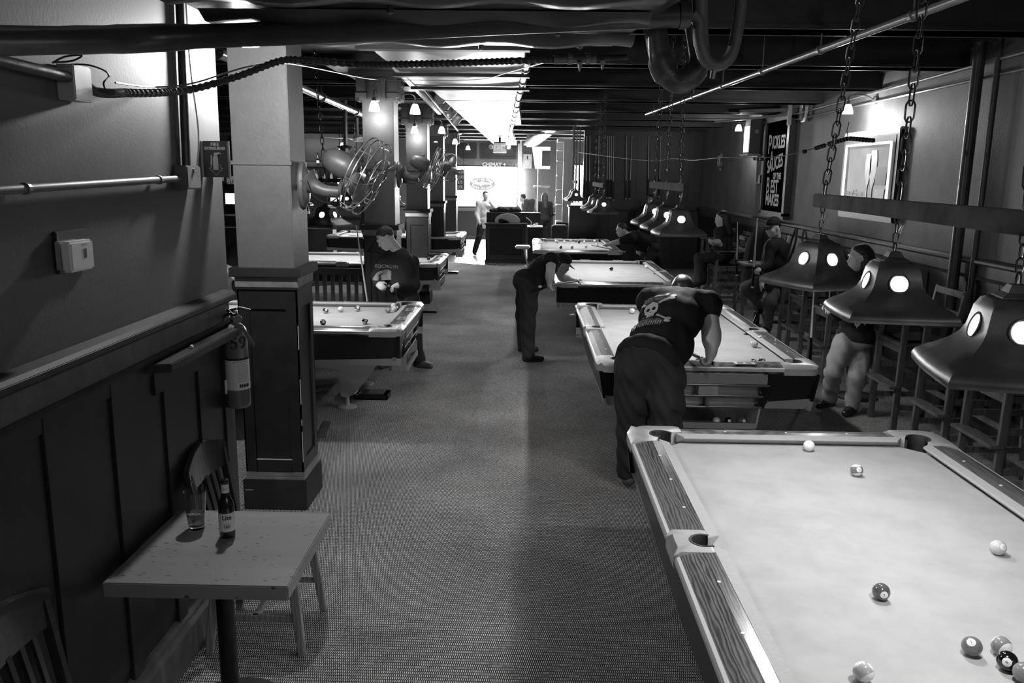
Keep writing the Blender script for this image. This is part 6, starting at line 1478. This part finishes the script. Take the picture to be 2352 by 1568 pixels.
# trays and rack on the floor near the left tables
t = thing('ball_tray', 'black plastic ball tray on the carpet under the nearest left table', 'tray', (-1.34, 7.88, 0))
q = MB(); q.box(-.16, .16, -.1, .1, 0, .008); 
for a in ((-.16, .16, -.1, -.09), (-.16, .16, .09, .1), (-.16, -.15, -.1, .1), (.15, .16, -.1, .1)): q.box(a[0], a[1], a[2], a[3], 0, .05)
q.build('tray', M['blackgloss'], t); t.location = (-1.469, 7.734, 0.000)
q = MB(); q.box(-.12, .12, -.09, .09, .052, .06); q.build('inner_tray', M['dgrey'], t)
t = thing('ball_tray', 'flat ball tray projecting from behind the corner of the nearest left table', 'tray', (-1.522, 12.818, 0.000)); t.location.z = .0
q = MB(); q.box(-.3, .14, -.12, .12, .0, .03); q.build('tray', M['blackgloss'], t, bevel=.004)
q = MB(); q.box(-.26, .12, -.08, .08, .03, .033); q.build('liner', M['pipe_light'], t)
t = thing('ball_tray', 'small dark tray on the carpet past the second left table', 'tray', (-1.685, 18.016, 0.000))
q = MB(); q.box(-.2, .2, -.1, .1, 0, .04); q.build('tray', M['blackgloss'], t, bevel=.004)
q = MB(); q.box(-.16, .16, -.07, .07, .04, .043); q.build('liner', M['dgrey'], t)
q = MB(); q.box(-.035, .035, -.22, .22, 0, .004); o = q.build('tape_patch', M['dgrey'], None); o.location = (-1.687, 6.695, 0.001); o.rotation_euler = (0, 0, .12); tag(o, 'strip of dark carpet tape beside the nearest column foot', 'tape')
# pendant rod with small dark bell, and lamp shades over the bar
t = thing('pendant_lamp', 'dark little pendant on a long rod, above the wall fan', 'lamp', (-2.701, 12.500, 2.447))
MB().tube([(-2.672, 12.500, 3.494), (-2.701, 12.500, 2.466)], .03, 8).build('rod', M['steel'], t, world=True)
q = MB(); q.lathe([(.03, .12), (.12, .1), (.06, .04), (.06, 0), (.18, -.09), (.2, -.12)], 16, (-2.702, 12.500, 2.403)); q.build('shade', M['shade'], t, world=True, smooth=True)
def pend(px, lb, r=.11, h=.2, up=False, pw=6):
    p = V(*px); t = thing('pendant_lamp', lb, 'lamp', p, group='small glass pendants over the bar')
    q = MB(); q.lathe([(r * .35, h / 2), (r, -h / 2)] if not up else [(r, h / 2), (r * .3, -h / 2)], 16, p, cap=False); q.build('glass_shade', M['glassshade'], t, world=True, smooth=True)
    q = MB(); q.tube([p + V(0, 0, h / 2), V(p.x, p.y, 3.5)], .008, 6); q.build('cord', M['black'], t, world=True)
    if pw: light('POINT', p - V(0, 0, h), pw, .06)
pend((-3.724, 17.000, 2.637), 'small glowing glass pendant high above the wall fan', .085, .14)
pend((-3.250, 15.000, 1.621), 'glowing glass pendant seen through the lower guard of the nearest fan', .17, .2, True)
pend((-4.234, 19.000, 1.911), 'glowing glass pendant right of centre behind the nearest fan', .12, .15, True); pend((-3.846, 19.000, 2.041), 'glowing glass pendant behind the upper guard of the nearest fan', .12, .22)
pend((-1.952, 18.000, 2.852), 'small pale bell pendant in front of the fourth column', .11, .16, pw=0)

# ------------------------------------------------------------------ bar on the far left
t = thing('back_bar_cabinet', 'dark bar back with lit shelves at the far left end of the hall', 'bar cabinet', (-6.2, 22.0, 0))
q = MB(); q.box(-9.5, -3.95, 22.0, 22.3, 0, 3.1); q.build('body', mat('bar_back_paint', .07, .5), t, world=True)
for z in (2.30, 1.86, 1.02):
    q = MB(); q.box(-9.4, -4.1, 21.7, 22.0, z - .04, z); q.build('shelf', M['darkwood'], t, world=True)
for x in (-9.4, -7.6, -5.9, -4.2):
    q = MB(); q.box(x - .05, x + .05, 21.75, 22.0, 1.0, 3.0); q.build('upright', M['darkwood'], t, world=True)
q = MB(); q.box(-7.5, -6.0, 21.97, 21.995, 2.4, 3.0); q.build('panel', M['darkwood'], t, world=True, bevel=.01)
q = MB(); q.box(-5.8, -4.3, 21.97, 21.995, 2.4, 3.0); q.build('panel', M['darkwood'], t, world=True, bevel=.01)
light('AREA', (-5.6, 21.2, 2.9), 14, 2.4, (.5, 0, 0), .2, name='shelf_light')
t = thing('bar_counter', 'long dark bar counter at the far left', 'counter', (-6.2, 19.2, 0))
q = MB(); q.box(-9.5, -4.6, 20.0, 20.6, 1.02, 1.08); q.build('top', M['darkwood'], t, world=True, bevel=.01)
q = MB(); q.box(-9.5, -4.7, 20.1, 20.5, 0, 1.02); q.build('front', M['paint'], t, world=True)
bt = None; rnd = random.Random(7)
cnt = 0
for z, y, xs in ((1.861, 21.85, [-8.9 + .19 * i for i in range(25)]), (2.301, 21.85, [-8.8 + .42 * i for i in range(11)]), (1.081, 20.2, [-6.4, -6.0, -5.75, -5.3, -5.05])):
    for x in xs:
        if min(abs(x - u) for u in (-9.4, -7.6, -5.9, -4.2)) < .1: continue
        cnt += 1; s_ = rnd.uniform(.85, 1.15); pale = rnd.random() < .5
        q = MB(); q.lathe([(.036, 0), (.038, .01), (.038, .17 * s_), (.014, .22 * s_), (.013, .29 * s_), (.016, .3 * s_)], 10); o = q.build('liquor_bottle', [M['alucast'] if pale else M['beer_glass'], M['beer_glass']][0 if pale else 0], None, smooth=True)
        tag(o, ('pale' if pale else 'dark') + ' liquor bottle, number %d from the left on the ' % (xs.index(x) + 1) + ('upper bar-back shelf' if z > 2 else 'lower bar-back shelf' if z > 1.5 else 'far bar counter'), 'bottle', 'bottles on the bar-back shelves' if z > 1.5 else 'bottles on the bar counter'); o.location = (x, y, z)
        q = MB(); q.lathe([(.0385, .05), (.0385, .12)], 10, cap=False); q.build('label_wrap', M['paper'], o)
def screen(name, label, x0, x1, z0, z1, y, m='screen'):
    t = thing(name, label, 'screen', ((x0 + x1) / 2, y, z0)); q = MB(); q.box(x0, x1, y, y + .06, z0, z1); q.build('case', M['black'], t, world=True, bevel=.01)
    q = MB(); q.tube([((x0 + x1) / 2, y + .05, z1), ((x0 + x1) / 2, y + .05, 3.56)] if z0 > 1.5 else [((x0 + x1) / 2, y + .05, 0), ((x0 + x1) / 2, y + .05, z0)], .02, 6); q.build('pole', M['black'], t, world=True)
    q = MB(); q.box(x0 + .03, x1 - .03, y - .005, y, z0 + .03, z1 - .03); q.build('screen', M[m], t, world=True)
a = (-5.065, 21.400, 1.639); b = (-4.850, 21.400, 1.368); screen('bar_screen', 'small bright screen on the bar seen behind the fan arm', a[0], b[0], b[2], a[2], 21.4)
a = (-2.800, 18.900, 2.596); b = (-2.689, 18.900, 2.141); screen('hanging_screen', 'narrow bright screen seen edge-on between the second and third columns', a[0], b[0], b[2], a[2], 21.0)
a = (-7.515, 20.000, 1.616); b = (-6.883, 20.000, 1.295); screen('bar_screen', 'bright screen behind the person in the grey sweater at the bar', a[0], b[0], b[2], a[2], 20.7)
a = (-7.429, 20.000, 2.005); b = (-6.983, 20.000, 1.766)
t = thing('bar_sign', 'white lettered sign over the bar, seen below the projecting sign', 'sign', (a[0], 20.7, a[2])); q = MB(); q.box(a[0], b[0], 20.7, 20.74, b[2], a[2]); q.build('board', M['paper'], t, world=True)
q = MB(); q.tube([(b[0] - .1, 20.75, 0), (b[0] - .1, 20.75, a[2])], .02, 6); q.build('post', M['black'], t, world=True)
o = text('lettering', 'Cuervo', .2, M['dgrey'], t, ((b[0] - a[0]) / 2 + .0, -.004, (b[2] - a[2]) / 2), (PI / 2, 0, 0), shear=.3)
light('POINT', (-6.3, 19.6, 2.6), 10, .1)
# ceiling fan far left
c_ = V(*(-3.313, 16.500, 2.774))
t = thing('ceiling_fan', 'white-bladed ceiling fan between the first two columns', 'fan', c_)
q = MB(); q.lathe([(.09, -.06), (.11, 0), (.06, .06)], 16, c_); q.tube([c_, (c_.x, c_.y, 3.5)], .02, 8); q.build('motor', M['white'], t, world=True)
for k in range(4):
    a = k * PI / 2 + .35; d = V(math.cos(a), math.sin(a), 0); q = MB(); q.bar(c_ + d * .12, c_ + d * .65, .13, .008); q.build('blade', M['white'], t, world=True)

# ================================================================== FRONT OF THE HOUSE
t = thing('host_desk', 'tall dark panelled desk standing at the edge of the boards, cloths on top', 'desk', (-.45, 20.75, 0))
X0, X1 = (-1.013, 20.350, 0.027)[0], (-0.029, 20.350, 0.041)[0]
q = MB(); q.box(X0, X1, 20.35, 21.1, .06, .92); q.build('body', M['black'], t, world=True, bevel=.008)
q = MB(); q.box(X0 - .02, X1 + .02, 20.3, 21.15, .0, .08); q.build('plinth', M['blackgloss'], t, world=True, bevel=.008)
q = MB(); q.box(X0 - .03, X1 + .03, 20.28, 21.15, .92, .96); q.build('top', M['darkwood'], t, world=True, bevel=.008)
q = MB(); q.box(X0 + .1, X1 - .1, 20.335, 20.35, .2, .82); q.build('panel', M['blackgloss'], t, world=True, bevel=.01)
q = MB(); q.box(X0, X1 + .35, 20.75, 21.1, .96, 1.2); q.build('raised_back', M['black'], t, world=True, bevel=.008)
t = thing('side_cabinet', 'lower dark cabinet joined right of the tall desk', 'cabinet', (X1 + .22, 20.7, 0))
q = MB(); q.box(X1 + .04, X1 + .4, 20.45, 21.1, .03, .86); q.build('body', M['black'], t, world=True, bevel=.006); q = MB(); q.box(X1 + .03, X1 + .41, 20.43, 21.12, .86, .88); q.build('top', M['alucast'], t, world=True)
# dark cap and crumpled cloths on the desk
o = sdf_mesh('body', [('e', (0, 0, .05), (.12, .1, .075), [[1, 0, 0], [0, 1, 0], [0, 0, 1]]), ('c', (-.05, -.02, .02), (.13, -.03, .02), .05, .03)], M['black_cloth'], None, .02, .03, cuts=[((0, 0, 0), (0, 0, -1))]); o.name = 'knitted_hat'; o.location = (X0 + .42, 20.5, .962); tag(o, 'soft black cap lying on the tall desk', 'hat')
o = sdf_mesh('body', [('c', (-.3, 0, .03), (.35, .05, .05), .06, .09), ('c', (-.1, .05, .06), (.25, .0, .03), .08, .05)], M['dark_cloth'], None, .025, .03, cuts=[((0, 0, 0), (0, 0, -1))], noise=.012); o.name = 'folded_jacket'; o.location = (X0 + .42, 20.93, 1.202); tag(o, 'crumpled dark jacket heaped on the back of the tall desk', 'jacket')
t = thing('cash_register', 'rounded pale machine on the tall desk under the crumpled jacket', 'machine', (X0 + .5, 20.62, .96))
q = MB(); n = 12; q.prism([(-.3, 0), (.32, 0)] + [(.32 * math.cos(a), .02 + .2 * math.sin(a)) for a in [PI * i / n for i in range(1, n)]], 20.6, 20.73, f=lambda x, z, k: (X0 + .52 + x, k, .962 + z)); q.build('housing', M['alucast'], t, world=True, bevel=.01)
o = MB().tube(smoothpath([(X1 + .0, 20.5, 1.1), (X1 + .12, 20.45, 1.0), (X1 + .12, 20.4, .9), (X1 + .2, 20.45, .93), (X1 + .28, 20.5, .93), (X1 + .2, 20.5, .9), (X1 + .1, 20.42, .9)], 6), .012, 6).build('white_cable', M['white'], None); tag(o, 'white cable looping down beside the tall desk', 'cable')
# counter with box, register, shelves behind
t = thing('service_counter', 'long pale-topped service counter near the front window', 'counter', (.9, 24.2, 0))
q = MB(); q.box(.15, 1.55, 24.2, 24.9, 1.02, 1.06); q.build('top', M['alucast'], t, world=True, bevel=.008); q = MB(); q.box(.2, 1.5, 24.3, 24.85, 0, 1.02); q.build('front', M['dgrey'], t, world=True)
for x in (.22, .75): 
    q = MB(); q.box(x, x + .4, 24.27, 24.3, .62, .98); q.build('panel', M['grey'], t, world=True, bevel=.006)
q = MB(); q.box(.15, .95, 24.15, 24.28, .28, .6); q.build('drawer', M['darkwood'], t, world=True, bevel=.006)
t = thing('till_box', 'dark little till box on the service counter', 'box', (.95, 24.4, 1.06)); q = MB(); q.box(.72, 1.22, 24.35, 24.7, 1.062, 1.22); q.build('box', M['dgrey'], t, world=True, bevel=.01); q = MB(); q.box(.95, 1.0, 24.34, 24.35, 1.13, 1.15); q.build('lock', M['chrome'], t, world=True)
t = thing('shelf_unit', 'tall white shelf unit with small triangular cubbies at the end of the cue wall', 'shelf', (1.15, 20.6, 0))
XS = (0.696, 20.500, 2.659)[0]; XT = (1.041, 20.500, 2.663)[0]
q = MB(); q.box(XS + .14, XT, 20.2, 20.3, 1.0, 2.95); q.build('side', M['white'], t, world=True)
q = MB(); q.box(XS, XT, 20.3, 20.95, 2.9, 2.98); q.build('top', M['white'], t, world=True)
q = MB(); q.box(XS, XT - .0, 20.94, 20.97, 1.0, 2.95); q.build('back', M['white'], t, world=True)
for z in (1.0, 1.4, 1.75, 2.1, 2.45, 2.7):
    q = MB(); q.box(XS, XT - .05, 20.32, 20.94, z, z + .025); q.build('shelf', M['white'], t, world=True)
q = MB(); q.box(XS, XT, 20.25, 20.97, 0, 1.0); q.build('lower_body', M['black'], t, world=True)
t = thing('fluorescent_hood', 'angled white fluorescent light hood hung over the front counter', 'lamp', (0.393, 21.500, 3.002))
a = V(*(0.047, 22.500, 2.904)); b = V(*(1.002, 20.400, 3.548))
q = MB(); q.bar(a, b, .4, .05); q.build('hood', M['white'], t, world=True)
q = MB(); q.bar(a + V(.0, 0, -.04), b + V(0, 0, -.04), .2, .03); q.build('tube_light', M['bulb'], t, world=True)
q = MB(); q.bar(a + V(-.02, 0, .05), a + V(.1, .1, .55), .35, .02); q.build('reflector', M['alucast'], t, world=True)
for p in (a, b): q = MB(); q.tube([p, (p.x, p.y, 3.5)], .008, 5); q.build('wire', M['steel'], t, world=True)
light('AREA', (a + b) / 2 + V(0, 0, -.12), 70, 1.2, (0, 0, 0), .3, name='tube_light')
a = (0.098, 23.500, 2.881); b = (0.603, 23.500, 2.287)
t = thing('menu_screen', 'bright tilted screen on a pole, dark jacket shape over its right half', 'screen', (a[0], 23.5, b[2])); 
q = MB(); q.prism([(a[0], a[2]), (b[0], a[2]), (b[0], b[2]), (a[0] + .1, b[2])], 23.5, 23.56, f=lambda x, z, k: (x, k, z)); q.build('screen', M['screen'], t, world=True)
q = MB(); q.box(a[0] + .28, b[0] - .0, 23.44, 23.5, b[2] + .08, a[2] - .1); q.build('dark_panel', M['black'], t, world=True)
q = MB(); q.tube([(a[0] + .18, 23.55, 0), (a[0] + .18, 23.55, b[2])], .02, 8); q.build('pole', M['alucast'], t, world=True)
a = (-0.166, 27.900, 2.781); b = (0.114, 27.900, 2.323)
t = thing('wall_poster', 'small pale poster with a shield on the front wall', 'poster', (a[0], 27.95, b[2]))
q = MB(); q.box(a[0], b[0], 27.93, 27.98, b[2], a[2]); q.build('sheet', M['alucast'], t, world=True)
q = MB(); xm, zm = (a[0] + b[0]) / 2, (a[2] + b[2]) / 2; q.prism([(-.08, .06), (.08, .06), (.07, -.06), (0, -.12), (-.07, -.06)], 27.915, 27.93, f=lambda x, z, k: (xm + x, k, zm - .03 + z)); q.build('shield', M['white'], t, world=True)
q = MB(); q.box(xm - .02, xm + .02, 27.915, 27.93, zm + .07, zm + .18); q.build('figure', M['black'], t, world=True)
# pipes on the front wall
for x, l in ((1190, 'pale vertical pipe left of the shield poster'), (1196, 'second pale vertical pipe beside the front window')):
    o = MB().tube([(-0.285, 27.850, 1.145) if x == 1190 else (-0.198, 27.800, 0.145), (-0.313, 27.850, 3.112) if x == 1190 else (-0.243, 27.800, 3.277)], .03, 8).build('pipe', M['offwhite'], None); tag(o, l, 'pipe')
# lettering above the window, oval neon, chalk board
t = thing('window_lettering', 'white block lettering on the beam over the front window', 'sign', (-1.121, 27.900, 2.435)); t.location.y = 27.985
text('lettering', 'CHIMAY +', .17, M['white'], t, (0, 0, 0), (PI / 2, 0, 0), extrude=.01, off=.006); text('lettering', 'Red  Blue', .1, M['grey'], t, (.66, 0, 0), (PI / 2, 0, 0), extrude=.01)
p = V(*(-1.497, 27.750, 1.812))
t = thing('oval_sign', 'oval window sign lettered around a white fish', 'sign', p)
q = MB(); n = 36; q.prism([(.42 * math.cos(2 * PI * i / n), .215 * math.sin(2 * PI * i / n)) for i in range(n)], 0, .03, f=lambda x, z, k: (x, k, z)); q.build('disc', mat('translucent_grey_sign', .25, .5, emit=.22), t)
q = MB(); q.prism([(-.3, .0), (-.2, .045), (-.05, .05), (.02, .1), (.06, .05), (.2, .03), (.3, .07), (.27, .01), (.3, -.04), (.2, -.01), (.0, -.03), (-.05, -.08), (-.08, -.03), (-.22, -.02)], -.02, -.002, f=lambda x, z, k: (x, k, z)); q.build('fish', M['glow_edge'], t)
for sx in (-.25, .25): q = MB(); q.tube([(sx, .015, .15), (sx, .015, 3.2 - p.z)], .006, 5); q.build('cord', M['black'], t)
def arc_text(body, size, rx, rz, a0, a1, par, m, flip=1):
    n = len(body)
    for i, ch in enumerate(body):
        if ch == ' ': continue
        a = a0 + (a1 - a0) * i / (n - 1); o = text('lettering', ch, size, m, par, (rx * math.cos(a), -.006, rz * math.sin(a)), (PI / 2, -(a - PI / 2) * .5 if flip > 0 else 0, 0), extrude=.003, off=.004)
arc_text('Dogfish Head', .11, .34, .15, PI * .87, PI * .13, t, M['glow_edge']); arc_text('Craft Brewery', .08, .34, -.15, PI * .87, PI * .13, t, M['glow_edge'], -1)
a = (-2.205, 25.500, 2.253); b = (-1.916, 25.500, 1.636)
t = thing('chalk_board', 'dark lettered board hanging in front of the window beside the fifth column', 'board', (a[0], 25.5, b[2]))
q = MB(); q.box(a[0], b[0], 25.5, 25.54, b[2], a[2]); q.build('board', M['dgrey'], t, world=True)
for xx in (a[0] + .03, b[0] - .03): q = MB(); q.tube([(xx, 25.52, a[2]), (xx, 25.52, 3.2)], .006, 5); q.build('cord', M['black'], t, world=True)
for i, (s_, sz) in enumerate((('ICKLE', .13), ('LLERS', .13), ('& B', .13), ('SYR', .13))):
    text('lettering', s_, sz, M['white'], t, (.15, -.006, (a[2] - b[2]) * (.87 - .24 * i)), (PI / 2, -.08, 0), extrude=.002, sx=.8)
# exit sign with lamp heads
p = V(*(-0.741, 22.000, 2.801))
t = thing('exit_sign', 'hanging EXIT sign with two emergency lamp heads', 'sign', p)
q = MB(); q.box(-.17, .17, -.03, .03, -.13, .12); q.build('case', M['alucast'], t, bevel=.01)
text('lettering', 'EXIT', .16, M['white'], t, (0, -.035, 0), (PI / 2, 0, 0), extrude=.004, off=.005)
for sx in (-1, 1): q = MB(); q.lathe([(.02, 0), (.06, .05), (.06, .07)], 12, (sx * .2, 0, .03), axis=(sx * .5, -.8, -.2)); q.build('lamp_head', M['white'], t, smooth=True)
q = MB(); q.tube([(0, 0, .12), (0, 0, 1.0)], .035, 8); q.build('stem', M['black'], t); q = MB(); q.box(-.16, .16, -.04, .04, .12, .15); q.build('bracket', M['black'], t)
# dark upright case and bench by table D
a = (0.557, 18.900, 1.151); b = (0.910, 18.900, 0.795)
t = thing('flight_case', 'black box case standing before the shelf unit, papers on top', 'case', (a[0] + .2, 19.0, 0)); q = MB(); q.box(a[0], b[0], 18.85, 19.25, .55, 1.0); q.build('case', M['black'], t, world=True, bevel=.01); q = MB(); q.box(a[0] + .04, b[0] - .04, 18.9, 19.2, 1.0, 1.02); q.build('papers', M['grey'], t, world=True); q = MB(); q.box(a[0] + .03, b[0] - .03, 18.9, 19.2, 0, .55); q.build('stand', M['black'], t, world=True)
# the white padded stool end left of table D
p = V(*(0.065, 15.923, 0.780))
t = thing('folding_seat', 'white padded seat end with a white bracket, left of the farthest table', 'seat', (p.x - .12, p.y, 0))
q = MB(); q.box(-.17, .12, -.14, .14, .74, .8); q.build('pad', M['white'], t, bevel=.02); q = MB(); q.bar((0, 0, .74), (.1, 0, .3), .04, .03); q.build('bracket', M['white'], t); q = MB(); q.lathe([(.12, 0), (.12, .02), (.025, .04), (.025, .32)], 12, (.1, 0, 0)); q.build('pedestal', M['dgrey'], t)
# black cabinet / piano at the foot of the cue wall
t = thing('dark_cabinet', 'tall black cabinet against the cue wall, behind the farthest lamp', 'cabinet', (1.75, 19.2, 0))
a = (0.946, 19.000, 1.473); b = (1.575, 19.000, 1.481); q = MB(); q.box(a[0], b[0], 18.95, 19.5, 0, 1.42); q.build('body', M['blackgloss'], t, world=True, bevel=.01); q = MB(); q.box(a[0] - .03, b[0] + .03, 18.92, 19.5, 1.42, 1.46); q.build('top', M['darkwood'], t, world=True)
t = thing('pipe_column', 'bundle of thin vertical pipes at the end of the cue wall', 'pipe', (1.3, 19.5, 0))
for x, y, r in ((1315, 19.4, .03), (1322, 19.42, .015), (1330, 19.45, .015)):
    xx = {1315: (1.028, 19.400, 2.149), 1322: (1.099, 19.420, 2.150), 1330: (1.170, 19.450, 2.151)}[x]
    q = MB(); q.tube([(xx[0], y, 1.5), (xx[0], y, 3.4)], r, 8); q.build('pipe', M['pipe_gloss'], t, world=True)
# wooden chair at the counter
t = thing('bar_stool', 'dark bar stool with a pale back by the front counter', 'stool', (.42, 25.6, 0))
q = MB(); q.box(.2, .62, 25.5, 25.54, 1.0, 1.75); q.build('back', M['grey'], t, world=True); q = MB(); q.box(.16, .66, 25.48, 25.56, 1.75, 1.8); q.build('top_rail', M['alucast'], t, world=True); q = MB(); q.box(.2, .62, 25.1, 25.54, .74, .79); q.build('seat', M['darkwood'], t, world=True)
for x in (.22, .6):
    for y in (25.12, 25.52): q = MB(); q.box(x - .02, x + .02, y - .02, y + .02, 0, .74); q.build('leg', M['darkwood'], t, world=True)
